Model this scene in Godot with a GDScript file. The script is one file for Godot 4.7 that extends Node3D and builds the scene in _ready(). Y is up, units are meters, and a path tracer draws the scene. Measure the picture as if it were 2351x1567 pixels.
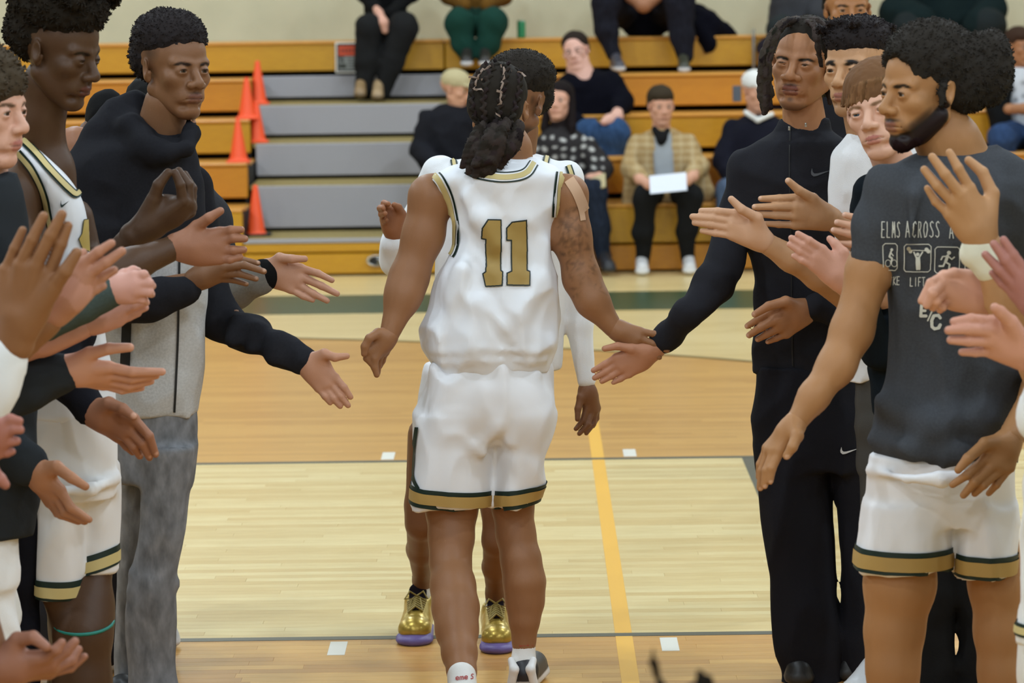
extends Node3D

# ---------------------------------------------------------------- camera model
const F := 8300.0
const CX := 1175.5
const CY := 783.5
var cam_xf := Transform3D()
var cur_d := 10.0
var rng := RandomNumberGenerator.new()
var used := {}
var parts := []
var M := {}

class Job:
	var cell := 0.01
	var T := PackedInt32Array()
	var A := PackedVector3Array()
	var BA := PackedVector3Array()
	var IL := PackedFloat32Array()
	var RA := PackedFloat32Array()
	var DR := PackedFloat32Array()
	var V := PackedVector3Array()
	var S := PackedFloat32Array()
	var K := PackedFloat32Array()
	var OP := PackedInt32Array()
	var B: Array[Basis] = []
	var TAB: Array[PackedFloat32Array] = []
	var COL := PackedColorArray()
	var BC := PackedVector3Array()
	var BR := PackedFloat32Array()
	var paints := []
	var namp := 0.0
	var noise: FastNoiseLite
	var nbias := 0.0
	var nscale := Vector3.ONE
	var col := Color.WHITE
	var tufts := 0
	var tuft_len := 0.008
	var tuft_avoid: Job = null
	var verts := PackedVector3Array()
	var norms := PackedVector3Array()
	var cols := PackedColorArray()
	var idx := PackedInt32Array()

	func _add(t: int, a: Vector3, ba: Vector3, ra: float, rb: float, v: Vector3, s: float, k: float, op: int, b: Basis, tab: PackedFloat32Array, c: Color, bc: Vector3, br: float) -> void:
		T.append(t); A.append(a); BA.append(ba)
		IL.append(1.0 / maxf(ba.length_squared(), 1e-9))
		RA.append(ra); DR.append(rb - ra); V.append(v); S.append(s); K.append(maxf(k, 1e-5)); OP.append(op)
		B.append(b); TAB.append(tab); COL.append(c); BC.append(bc); BR.append(br)

	# tapered capsule from a to b; flat > 1 squeezes it along v
	func cone(a: Vector3, ra: float, b: Vector3, rb: float, k := 0.01, c = null, op := 0, v := Vector3(0, 0, 1), flat := 1.0) -> void:
		var cc: Color = col if c == null else c
		var br := (b - a).length() * 0.5 + maxf(ra, rb)
		_add(0 if is_equal_approx(flat, 1.0) else 1, a, b - a, ra, rb, v, flat - 1.0, k, op, Basis(), PackedFloat32Array(), cc, (a + b) * 0.5, br)

	# ellipsoid with radii along the columns of the orthonormal basis o
	func ell(c0: Vector3, r: Vector3, o := Basis(), k := 0.01, c = null, op := 0) -> void:
		var cc: Color = col if c == null else c
		var m := Basis(o.x / r.x, o.y / r.y, o.z / r.z).transposed()
		_add(2, c0, Vector3.ONE, minf(r.x, minf(r.y, r.z)), 0.0, Vector3.ZERO, 0.0, k, op, m, PackedFloat32Array(), cc, c0, maxf(r.x, maxf(r.y, r.z)))

	# upright loft: rows of [y, cx, cz, rx, rz], any order, flat ends
	func loft(rows: Array, k := 0.006, c = null, op := 0) -> void:
		var cc: Color = col if c == null else c
		rows = rows.duplicate()
		rows.sort_custom(func(p, q): return p[0] < q[0])
		var n := 64
		var tab := PackedFloat32Array()
		var y0: float = rows[0][0]
		var y1: float = rows[-1][0]
		var seg := 0
		var lo := Vector3(1e9, y0, 1e9)
		var hi := Vector3(-1e9, y1, -1e9)
		for i in n:
			var y := lerpf(y0, y1, i / float(n - 1))
			while seg < rows.size() - 2 and y > rows[seg + 1][0]:
				seg += 1
			var p0: Array = rows[maxi(seg - 1, 0)]
			var p1: Array = rows[seg]
			var p2: Array = rows[seg + 1]
			var p3: Array = rows[mini(seg + 2, rows.size() - 1)]
			var u: float = (y - p1[0]) / maxf(p2[0] - p1[0], 1e-6)
			for q in range(1, 5):
				# cubic hermite with slopes in y, limited
				var h: float = p2[0] - p1[0]
				var m1: float = (p2[q] - p0[q]) / maxf(p2[0] - p0[0], 1e-6) * h
				var m2: float = (p3[q] - p1[q]) / maxf(p3[0] - p1[0], 1e-6) * h
				var dd: float = absf(p2[q] - p1[q]) * 2.0 + 0.002
				m1 = clampf(m1, -dd, dd)
				m2 = clampf(m2, -dd, dd)
				var u2 := u * u
				var u3 := u2 * u
				var val: float = (2 * u3 - 3 * u2 + 1) * p1[q] + (u3 - 2 * u2 + u) * m1 + (-2 * u3 + 3 * u2) * p2[q] + (u3 - u2) * m2
				if q > 2:
					val = maxf(val, 0.004)
				tab.append(val)
			var o := i * 4
			lo = Vector3(minf(lo.x, tab[o] - tab[o + 2]), y0, minf(lo.z, tab[o + 1] - tab[o + 3]))
			hi = Vector3(maxf(hi.x, tab[o] + tab[o + 2]), y1, maxf(hi.z, tab[o + 1] + tab[o + 3]))
		_add(3, Vector3(0, y0, 0), Vector3(0, y1, 0), (n - 1) / maxf(y1 - y0, 1e-6), 0.0, Vector3.ZERO, 0.0, k, op, Basis(), tab, cc, (lo + hi) * 0.5, (hi - lo).length() * 0.5)

	func paint(c0: Vector3, r: Vector3, o: Basis, c: Color, soft := 0.4, strength := 1.0) -> void:
		paints.append([c0, Basis(o.x / r.x, o.y / r.y, o.z / r.z).transposed(), c, soft, strength, maxf(r.x, maxf(r.y, r.z))])

	func dist1(i: int, p: Vector3) -> float:
		var t := T[i]
		var q := p - A[i]
		if t == 0:
			var h := clampf(q.dot(BA[i]) * IL[i], 0.0, 1.0)
			return (q - BA[i] * h).length() - RA[i] - DR[i] * h
		elif t == 1:
			var v := V[i]
			var s := S[i]
			var h := clampf(q.dot(BA[i]) * IL[i], 0.0, 1.0)
			var rem := q - BA[i] * h
			rem += v * (rem.dot(v) * s)
			var l := rem.length()
			var g := (rem + v * (rem.dot(v) * s)).length()
			return (l - RA[i] - DR[i] * h) * l / maxf(g, 1e-7)
		elif t == 2:
			var e := B[i] * q
			var k0 := e.length()
			if k0 < 0.05:
				return -RA[i]
			return (k0 - 1.0) * k0 / (e * B[i]).length()
		var y0 := A[i].y
		var y1 := BA[i].y
		var u := clampf((p.y - y0) * RA[i], 0.0, 62.999)
		var n := int(u)
		u -= n
		var tab := TAB[i]
		n *= 4
		var rx := lerpf(tab[n + 2], tab[n + 6], u)
		var rz := lerpf(tab[n + 3], tab[n + 7], u)
		var x := (p.x - lerpf(tab[n], tab[n + 4], u)) / rx
		var z := (p.z - lerpf(tab[n + 1], tab[n + 5], u)) / rz
		var k1 := sqrt(x * x + z * z)
		var dl := -minf(rx, rz)
		if k1 > 0.05:
			dl = (k1 - 1.0) * k1 / sqrt(x * x / (rx * rx) + z * z / (rz * rz))
		var dy := maxf(y0 - p.y, p.y - y1)
		if dl > 0.0 and dy > 0.0:
			return sqrt(dl * dl + dy * dy)
		var hh := maxf(0.012 - absf(dl - dy), 0.0)
		return maxf(dl, dy) + hh * hh * 20.8

	func dist(p: Vector3, act: PackedInt32Array) -> float:
		var d := 1000.0
		for i in act:
			var di: float
			if T[i] == 0:
				var q := p - A[i]
				var ba := BA[i]
				var hh := clampf(q.dot(ba) * IL[i], 0.0, 1.0)
				di = (q - ba * hh).length() - RA[i] - DR[i] * hh
			else:
				di = dist1(i, p)
			var k := K[i]
			if OP[i] == 0:
				var h := maxf(k - absf(d - di), 0.0)
				d = minf(d, di) - h * h / (4.0 * k)
			else:
				var h := maxf(k - absf(d + di), 0.0)
				d = maxf(d, -di) + h * h / (4.0 * k)
		if namp != 0.0:
			d -= namp * (noise.get_noise_3dv(p * nscale) - nbias)
		return d

	func all() -> PackedInt32Array:
		var r := PackedInt32Array()
		for i in T.size():
			r.append(i)
		return r

	# walk from p along dir until the surface; returns [point, normal] or []
	func hit(p: Vector3, dir: Vector3, act: PackedInt32Array, far := 3.0) -> Array:
		var t := 0.0
		for s in 60:
			var d := dist(p + dir * t, act)
			if d < 0.0006:
				var q := p + dir * t
				var e := 0.003
				var g := Vector3(dist(q + Vector3(e, 0, 0), act) - dist(q - Vector3(e, 0, 0), act), dist(q + Vector3(0, e, 0), act) - dist(q - Vector3(0, e, 0), act), dist(q + Vector3(0, 0, e), act) - dist(q - Vector3(0, 0, e), act))
				return [q, g.normalized()]
			t += maxf(d * 0.85, 0.0005)
			if t > far:
				break
		return []

	func color_at(p: Vector3, act: PackedInt32Array, pact: PackedInt32Array) -> Color:
		var best := 1000.0
		var c := col
		for i in act:
			if OP[i] == 0:
				var di := dist1(i, p)
				if di < best:
					best = di
					c = COL[i]
		for i in pact:
			var q: Array = paints[i]
			var k: float = ((q[1] as Basis) * (p - (q[0] as Vector3))).length()
			if k < 1.0:
				c = c.lerp(q[2], clampf((1.0 - k) / float(q[3]), 0.0, 1.0) * float(q[4]))
		return c

	func run() -> void:
		if T.is_empty():
			return
		var lo := Vector3(1e9, 1e9, 1e9)
		var hi := -lo
		var kmax := 0.0
		for i in T.size():
			kmax = maxf(kmax, K[i])
			if OP[i] == 0:
				lo = lo.min(BC[i] - Vector3.ONE * BR[i])
				hi = hi.max(BC[i] + Vector3.ONE * BR[i])
		var c := cell
		var pad := namp + kmax * 0.25 + c * 2.0
		lo -= Vector3.ONE * pad
		hi += Vector3.ONE * pad
		var bs := c * 8.0
		var nx := int(ceil((hi.x - lo.x) / bs))
		var ny := int(ceil((hi.y - lo.y) / bs))
		var nz := int(ceil((hi.z - lo.z) / bs))
		var sx := nx * 8 + 2
		var sxy := sx * (ny * 8 + 2)
		var rad := bs * 0.87
		var vmap := {}
		var edges := PackedInt64Array()
		var vals := PackedFloat32Array()
		vals.resize(729)
		var sub := PackedFloat32Array()
		sub.resize(8)
		var n := T.size()
		var one_col := paints.is_empty()
		for i in n:
			if OP[i] == 0 and COL[i] != COL[0]:
				one_col = false
		var ds := PackedFloat32Array()
		ds.resize(n)
		var off := PackedInt32Array([0, 1, 9, 10, 81, 82, 90, 91])
		for bz in nz:
			for by in ny:
				for bx in nx:
					var ctr := lo + Vector3(bx + 0.5, by + 0.5, bz + 0.5) * bs
					var dmin := 1000.0
					for i in n:
						var di := ctr.distance_to(BC[i]) - BR[i]
						if di < rad * 2.2 + K[i]:
							di = dist1(i, ctr)
						ds[i] = di
						if OP[i] == 0 and di < dmin:
							dmin = di
					if dmin > rad + pad:
						continue
					var act := PackedInt32Array()
					var cut := false
					for i in n:
						if OP[i] == 0:
							if ds[i] < dmin + 2.1 * rad + K[i] and ds[i] < rad * 1.1 + pad + K[i]:
								act.append(i)
						elif ds[i] < rad * 1.1 + K[i]:
							act.append(i)
							cut = true
					if act.is_empty() or (dmin < -(rad + pad) and not cut):
						continue
					var pact := PackedInt32Array()
					for i in paints.size():
						if (paints[i][0] as Vector3).distance_to(ctr) < float(paints[i][5]) + rad:
							pact.append(i)
					var base := lo + Vector3(bx, by, bz) * bs
					var npos := 0
					var live := 0
					for s in 8:
						var sv := dist(base + Vector3(2.0 + 4.0 * (s & 1), 2.0 + 4.0 * ((s >> 1) & 1), 2.0 + 4.0 * (s >> 2)) * c, act)
						if absf(sv) * 0.8 > c * 5.6 + namp:
							sub[s] = sv
						else:
							sub[s] = 0.0
							live += 1
					if live == 0:
						continue
					for z in 9:
						for y in 9:
							var o := z * 81 + y * 9
							var so := (4 if z > 3 else 0) + (2 if y > 3 else 0)
							var x := 0
							while x < 9:
								var cs := sub[so + (1 if x > 3 else 0)]
								if cs != 0.0:
									var xe := 4 if x < 4 else 9
									while x < xe:
										vals[o + x] = cs
										if cs > 0.0:
											npos += 1
										x += 1
									continue
								var d := dist(base + Vector3(x, y, z) * c, act)
								vals[o + x] = d
								if d > 0.0:
									npos += 1
								var skip := int(absf(d) * 0.7 / c - 2.0)
								x += 1
								while skip > 0 and x < 9:
									vals[o + x] = d
									if d > 0.0:
										npos += 1
									x += 1
									skip -= 1
					if npos == 0 or npos == 729:
						continue
					for z in 8:
						for y in 8:
							var o := z * 81 + y * 9
							for x in 8:
								var p := o + x
								var v0 := vals[p]
								var v1 := vals[p + 1]
								var v2 := vals[p + 9]
								var v3 := vals[p + 10]
								var v4 := vals[p + 81]
								var v5 := vals[p + 82]
								var v6 := vals[p + 90]
								var v7 := vals[p + 91]
								var s := int(v0 < 0.0) + int(v1 < 0.0) + int(v2 < 0.0) + int(v3 < 0.0) + int(v4 < 0.0) + int(v5 < 0.0) + int(v6 < 0.0) + int(v7 < 0.0)
								if s == 0 or s == 8:
									continue
								var sum := Vector3.ZERO
								var m := 0
								if (v0 < 0.0) != (v1 < 0.0):
									sum += Vector3(v0 / (v0 - v1), 0, 0); m += 1
								if (v2 < 0.0) != (v3 < 0.0):
									sum += Vector3(v2 / (v2 - v3), 1, 0); m += 1
								if (v4 < 0.0) != (v5 < 0.0):
									sum += Vector3(v4 / (v4 - v5), 0, 1); m += 1
								if (v6 < 0.0) != (v7 < 0.0):
									sum += Vector3(v6 / (v6 - v7), 1, 1); m += 1
								if (v0 < 0.0) != (v2 < 0.0):
									sum += Vector3(0, v0 / (v0 - v2), 0); m += 1
								if (v1 < 0.0) != (v3 < 0.0):
									sum += Vector3(1, v1 / (v1 - v3), 0); m += 1
								if (v4 < 0.0) != (v6 < 0.0):
									sum += Vector3(0, v4 / (v4 - v6), 1); m += 1
								if (v5 < 0.0) != (v7 < 0.0):
									sum += Vector3(1, v5 / (v5 - v7), 1); m += 1
								if (v0 < 0.0) != (v4 < 0.0):
									sum += Vector3(0, 0, v0 / (v0 - v4)); m += 1
								if (v1 < 0.0) != (v5 < 0.0):
									sum += Vector3(1, 0, v1 / (v1 - v5)); m += 1
								if (v2 < 0.0) != (v6 < 0.0):
									sum += Vector3(0, 1, v2 / (v2 - v6)); m += 1
								if (v3 < 0.0) != (v7 < 0.0):
									sum += Vector3(1, 1, v3 / (v3 - v7)); m += 1
								var pos := base + (Vector3(x, y, z) + sum / m) * c
								var key := (bx * 8 + x + 1) + (by * 8 + y + 1) * sx + (bz * 8 + z + 1) * sxy
								vmap[key] = verts.size()
								verts.append(pos)
								if not one_col:
									cols.append(color_at(pos, act, pact))
								if (v0 < 0.0) != (v1 < 0.0):
									edges.append(key * 8 + (1 if v0 < 0.0 else 0))
								if (v0 < 0.0) != (v2 < 0.0):
									edges.append(key * 8 + 2 + (1 if v0 < 0.0 else 0))
								if (v0 < 0.0) != (v4 < 0.0):
									edges.append(key * 8 + 4 + (1 if v0 < 0.0 else 0))
		if one_col:
			cols.resize(verts.size())
			cols.fill(COL[0])
		norms.resize(verts.size())
		for e in edges:
			var key := e >> 3
			var ax := (e >> 1) & 3
			var neg := e & 1
			var d1 := sx if ax == 0 else (sxy if ax == 1 else 1)
			var d2 := sxy if ax == 0 else (1 if ax == 1 else sx)
			var i0: int = vmap[key]
			var i1: int = vmap.get(key - d1, -1)
			var i2: int = vmap.get(key - d1 - d2, -1)
			var i3: int = vmap.get(key - d2, -1)
			if i1 < 0 or i2 < 0 or i3 < 0:
				continue
			if neg == 0:
				var sw := i1
				i1 = i3
				i3 = sw
			var nn := (verts[i2] - verts[i0]).cross(verts[i1] - verts[i3])
			norms[i0] += nn
			norms[i1] += nn
			norms[i2] += nn
			norms[i3] += nn
			idx.append(i0); idx.append(i2); idx.append(i1)
			idx.append(i0); idx.append(i3); idx.append(i2)
		for i in norms.size():
			norms[i] = -norms[i].normalized()
		if tufts > 0:
			_grow()

	# short curls standing off a hair surface
	func _grow() -> void:
		var r := RandomNumberGenerator.new()
		r.seed = 77
		var n := verts.size()
		if n == 0:
			return
		var av := PackedInt32Array()
		if tuft_avoid != null:
			av = tuft_avoid.all()
		for t in tufts:
			var i := r.randi_range(0, n - 1)
			var p := verts[i]
			var nm := norms[i]
			var c := cols[i]
			if tuft_avoid != null and tuft_avoid.dist(p, av) < 0.004:
				continue
			var l := tuft_len * r.randf_range(0.5, 1.4)
			var rv := Vector3(r.randf_range(-1, 1), r.randf_range(-1, 1), r.randf_range(-1, 1))
			var d := (nm + rv * 0.75).normalized()
			var u := d.cross(rv).normalized()
			var w := d.cross(u)
			var b := l * 0.3
			var mid := p + d * l * 0.6 + u * l * 0.25
			var tip := p + d * l * 0.75 + u * l * 0.7
			var s := verts.size()
			for ring in 2:
				var q := p - nm * 0.002 if ring == 0 else mid
				for a in 3:
					var dirn := u * cos(a * TAU / 3) + w * sin(a * TAU / 3)
					verts.append(q + dirn * b * (1.0 - 0.25 * ring))
					norms.append((dirn + nm * 0.6).normalized())
					cols.append(c)
			verts.append(tip); norms.append(d); cols.append(c)
			for a in 3:
				var b1 := (a + 1) % 3
				idx.append_array(PackedInt32Array([s + a, s + 3 + a, s + b1, s + b1, s + 3 + a, s + 3 + b1, s + 3 + a, s + 6, s + 3 + b1]))

# ---------------------------------------------------------------- general helpers
func lin(hex: String) -> Color:
	return Color(hex).srgb_to_linear()

func W(px: float, py: float, d: float) -> Vector3:
	var dir := cam_xf.basis * Vector3((px - CX) / F, (CY - py) / F, -1.0)
	return cam_xf.origin + dir * (d / -dir.z)

# a point seen at px, py, at the current person's depth plus dz metres
func X(px: float, py: float, dz := 0.0) -> Vector3:
	return W(px, py, cur_d + dz)

func R(rpx: float) -> float:
	return rpx * cur_d / F

func numbered(called: String) -> String:
	var n: int = used.get(called, 0)
	used[called] = n + 1
	return called if n == 0 else "%s_%03d" % [called, n]

func thing(called: String, label: String, category: String, at := Vector3.ZERO, group := "") -> Node3D:
	var o := Node3D.new()
	o.name = numbered(called)
	add_child(o)
	o.position = at
	o.set_meta("label", label)
	o.set_meta("category", category)
	if group != "":
		o.set_meta("group", group)
	return o

func mesh_node(called: String, mesh: Mesh, mat: Material, parent: Node, label := "") -> MeshInstance3D:
	var o := MeshInstance3D.new()
	o.name = called
	o.mesh = mesh
	o.material_override = mat
	parent.add_child(o, true)
	if label != "":
		o.set_meta("label", label)
	return o

func job(cell: float, col: Color, namp := 0.0, freq := 6.0, nscale := Vector3.ONE, sd := 1) -> Job:
	var j := Job.new()
	j.cell = cell
	j.col = col
	if namp > 0.0:
		j.namp = namp
		j.noise = FastNoiseLite.new()
		j.noise.seed = sd
		j.noise.noise_type = FastNoiseLite.TYPE_SIMPLEX_SMOOTH
		j.noise.frequency = freq
		j.noise.fractal_octaves = 3
		j.nscale = nscale
		if namp >= 0.005 and freq <= 9.0:
			# cloth: soft ridged folds, bent
			j.noise.fractal_type = FastNoiseLite.FRACTAL_RIDGED
			j.noise.fractal_octaves = 2
			j.noise.fractal_gain = 0.35
			j.namp = namp * 1.8
			j.nbias = 0.4
			j.noise.frequency = freq * 0.7
			j.noise.domain_warp_enabled = true
			j.noise.domain_warp_amplitude = 0.12
			j.noise.domain_warp_frequency = 4.0
			j.noise.domain_warp_fractal_type = FastNoiseLite.DOMAIN_WARP_FRACTAL_NONE
	return j

# a part (one mesh) of a thing, made of one or more jobs
func part(called: String, owner_node: Node3D, mat: Material, jobs: Array, label := "") -> void:
	parts.append([called, owner_node, mat, jobs, label])

func _run_all(list: Array) -> void:
	for j in list:
		j.run()

func finish_parts() -> void:
	var jobs: Array = []
	for p in parts:
		for j in p[3]:
			if not jobs.has(j):
				jobs.append(j)
	jobs.sort_custom(func(a, b): return a.T.size() / (a.cell * a.cell) > b.T.size() / (b.cell * b.cell))
	var t0 := Time.get_ticks_msec()
	_run_all(jobs)
	var total := 0
	for p in parts:
		var base: Vector3 = p[1].global_position
		var vs := PackedVector3Array()
		var ns := PackedVector3Array()
		var cs := PackedColorArray()
		var ix := PackedInt32Array()
		for j in p[3]:
			var s := vs.size()
			vs.append_array(j.verts)
			ns.append_array(j.norms)
			cs.append_array(j.cols)
			var jx: PackedInt32Array = j.idx
			if s == 0:
				ix.append_array(jx)
			else:
				for q in jx:
					ix.append(q + s)
		if ix.is_empty():
			continue
		total += ix.size() / 3
		for i in vs.size():
			vs[i] -= base
		var arr := []
		arr.resize(Mesh.ARRAY_MAX)
		arr[Mesh.ARRAY_VERTEX] = vs
		arr[Mesh.ARRAY_NORMAL] = ns
		arr[Mesh.ARRAY_COLOR] = cs
		arr[Mesh.ARRAY_INDEX] = ix
		var am := ArrayMesh.new()
		am.add_surface_from_arrays(Mesh.PRIMITIVE_TRIANGLES, arr)
		mesh_node(p[0], am, p[2], p[1], p[4])
	print("parts ", parts.size(), " jobs ", jobs.size(), " triangles ", total, " ms ", Time.get_ticks_msec() - t0)

func tri_mesh(vs: PackedVector3Array, ix: PackedInt32Array, uvs = null, cs = null) -> ArrayMesh:
	var ns := PackedVector3Array()
	ns.resize(vs.size())
	for i in range(0, ix.size(), 3):
		var n := (vs[ix[i + 2]] - vs[ix[i]]).cross(vs[ix[i + 1]] - vs[ix[i]])
		ns[ix[i]] += n
		ns[ix[i + 1]] += n
		ns[ix[i + 2]] += n
	for i in ns.size():
		ns[i] = ns[i].normalized()
	var arr := []
	arr.resize(Mesh.ARRAY_MAX)
	arr[Mesh.ARRAY_VERTEX] = vs
	arr[Mesh.ARRAY_NORMAL] = ns
	if uvs != null:
		arr[Mesh.ARRAY_TEX_UV] = uvs
	if cs != null:
		arr[Mesh.ARRAY_COLOR] = cs
	arr[Mesh.ARRAY_INDEX] = ix
	var am := ArrayMesh.new()
	am.add_surface_from_arrays(Mesh.PRIMITIVE_TRIANGLES, arr)
	return am

func mat(col: Color, rough := 0.8, metal := 0.0) -> StandardMaterial3D:
	var m := StandardMaterial3D.new()
	m.albedo_color = col
	m.roughness = rough
	m.metallic = metal
	return m

func vmat(rough: float, spec := 0.5) -> StandardMaterial3D:
	var m := mat(Color.WHITE, rough)
	m.vertex_color_use_as_albedo = true
	m.metallic_specular = spec
	return m

# box with chamfered edges, centred
func bevel_box(size: Vector3, b: float) -> ArrayMesh:
	var h := size * 0.5
	b = minf(b, minf(h.x, minf(h.y, h.z)) * 0.9)
	var st := SurfaceTool.new()
	st.begin(Mesh.PRIMITIVE_TRIANGLES)
	st.set_smooth_group(-1)
	var pts := PackedVector3Array()
	for sx in [-1, 1]:
		for sy in [-1, 1]:
			for sz in [-1, 1]:
				var s := Vector3(sx, sy, sz)
				pts.append(s * (h - Vector3(0, b, b)))
				pts.append(s * (h - Vector3(b, 0, b)))
				pts.append(s * (h - Vector3(b, b, 0)))
	var quads := []
	# faces, axis a: corners in order
	var id := func(sx, sy, sz, a): return (sx * 4 + sy * 2 + sz) * 3 + a
	for s in [0, 1]:
		quads.append([id.call(s, 0, 0, 0), id.call(s, 1, 0, 0), id.call(s, 1, 1, 0), id.call(s, 0, 1, 0)])
		quads.append([id.call(0, s, 0, 1), id.call(1, s, 0, 1), id.call(1, s, 1, 1), id.call(0, s, 1, 1)])
		quads.append([id.call(0, 0, s, 2), id.call(1, 0, s, 2), id.call(1, 1, s, 2), id.call(0, 1, s, 2)])
		for t in [0, 1]:
			quads.append([id.call(0, s, t, 1), id.call(1, s, t, 1), id.call(1, s, t, 2), id.call(0, s, t, 2)])
			quads.append([id.call(s, 0, t, 0), id.call(s, 1, t, 0), id.call(s, 1, t, 2), id.call(s, 0, t, 2)])
			quads.append([id.call(s, t, 0, 0), id.call(s, t, 1, 0), id.call(s, t, 1, 1), id.call(s, t, 0, 1)])
			for u in [0, 1]:
				quads.append([id.call(s, t, u, 0), id.call(s, t, u, 1), id.call(s, t, u, 2)])
	for q in quads:
		var c := Vector3.ZERO
		for i in q:
			c += pts[i]
		var n: Vector3 = (pts[q[1]] - pts[q[0]]).cross(pts[q[2]] - pts[q[0]])
		var order: Array = q.duplicate()
		if n.dot(c) > 0:
			order.reverse()
		for i in range(1, order.size() - 1):
			for v in [order[0], order[i], order[i + 1]]:
				st.add_vertex(pts[v])
	st.generate_normals()
	return st.commit()

func box_node(called: String, size: Vector3, at: Vector3, m: Material, parent: Node, b := 0.003) -> MeshInstance3D:
	var o := mesh_node(called, bevel_box(size, b), m, parent)
	o.position = at
	return o

# turned shape: profile of [r, y], n sides
func lathe(profile: Array, n := 32) -> ArrayMesh:
	var vs := PackedVector3Array()
	var ix := PackedInt32Array()
	for p in profile:
		for i in n:
			var a := TAU * i / n
			vs.append(Vector3(cos(a) * p[0], p[1], sin(a) * p[0]))
	for k in profile.size() - 1:
		for i in n:
			var j := (i + 1) % n
			ix.append_array(PackedInt32Array([k * n + i, k * n + j, (k + 1) * n + i, k * n + j, (k + 1) * n + j, (k + 1) * n + i]))
	return tri_mesh(vs, ix)

# tube through points with radii
func tube(pts: Array, rad: Array, sides := 8) -> ArrayMesh:
	var vs := PackedVector3Array()
	var ix := PackedInt32Array()
	var n := pts.size()
	var up := Vector3(0.13, 0.2, 1).normalized()
	for i in n:
		var t: Vector3 = (pts[mini(i + 1, n - 1)] - pts[maxi(i - 1, 0)]).normalized()
		var u := t.cross(up).normalized()
		var w := t.cross(u).normalized()
		for s in sides:
			var a := TAU * s / sides
			vs.append(pts[i] + (u * cos(a) + w * sin(a)) * rad[i])
	for i in n - 1:
		for s in sides:
			var q := (s + 1) % sides
			ix.append_array(PackedInt32Array([i * sides + s, (i + 1) * sides + s, i * sides + q, i * sides + q, (i + 1) * sides + s, (i + 1) * sides + q]))
	var c0 := vs.size()
	vs.append(pts[0])
	vs.append(pts[n - 1])
	for s in sides:
		var q := (s + 1) % sides
		ix.append_array(PackedInt32Array([c0, s, q, c0 + 1, (n - 1) * sides + q, (n - 1) * sides + s]))
	return tri_mesh(vs, ix)

# smooth curve through points (arrays of numbers), sub steps between each
func spline(pts: Array, sub := 6) -> Array:
	var out := []
	for i in pts.size() - 1:
		var p0 = pts[maxi(i - 1, 0)]
		var p1 = pts[i]
		var p2 = pts[i + 1]
		var p3 = pts[mini(i + 2, pts.size() - 1)]
		for s in sub:
			var t := s / float(sub)
			var q := []
			for k in p1.size():
				q.append(0.5 * (2.0 * p1[k] + (p2[k] - p0[k]) * t + (2.0 * p0[k] - 5.0 * p1[k] + 4.0 * p2[k] - p3[k]) * t * t + (3.0 * p1[k] - p0[k] - 3.0 * p2[k] + p3[k]) * t * t * t))
			out.append(q)
	out.append(pts[-1].duplicate())
	return out

# ---------------------------------------------------------------- body helpers (pixel frame of the current depth)
func floor_at(px: float, d: float) -> Vector3:
	var p1 := W(px, 1300, d)
	var p2 := W(px, 1800, d)
	return p1.lerp(p2, p1.y / (p1.y - p2.y))

func proj(p: Vector3) -> Vector2:
	var q := cam_xf.basis.inverse() * (p - cam_xf.origin)
	return Vector2(CX + F * q.x / -q.z, CY - F * q.y / -q.z)

# rows of [x, y, dz, radius]
func chain(j: Job, pts: Array, k := 0.012, c = null, flat := 1.0) -> void:
	for i in pts.size() - 1:
		var a: Array = pts[i]
		var b: Array = pts[i + 1]
		j.cone(X(a[0], a[1], a[2]), R(a[3]), X(b[0], b[1], b[2]), R(b[3]), k, c, 0, Vector3(0, 0, 1), flat)

# rows of [y, x left, x right, (dz), (depth ratio)]
func lrows(rows: Array, q: float, grow := 0.0) -> Array:
	var out := []
	for r in rows:
		var dz: float = r[3] if r.size() > 3 else 0.0
		var qq: float = r[4] if r.size() > 4 else q
		var c := X((r[1] + r[2]) * 0.5, r[0], dz)
		var rx := R((r[2] - r[1]) * 0.5 + grow)
		out.append([c.y, c.x, c.z, rx, rx * qq])
	return out

func loft(j: Job, rows: Array, q: float, grow := 0.0, k := 0.008, c = null, op := 0) -> void:
	j.loft(lrows(rows, q, grow), k, c, op)

func ell(j: Job, x: float, y: float, dz: float, rx: float, ry: float, rz: float, k := 0.012, c = null, op := 0, turn := 0.0) -> void:
	j.ell(X(x, y, dz), Vector3(R(rx), R(ry), R(rz)), Basis(Vector3(0, 0, 1), turn), k, c, op)

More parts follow.
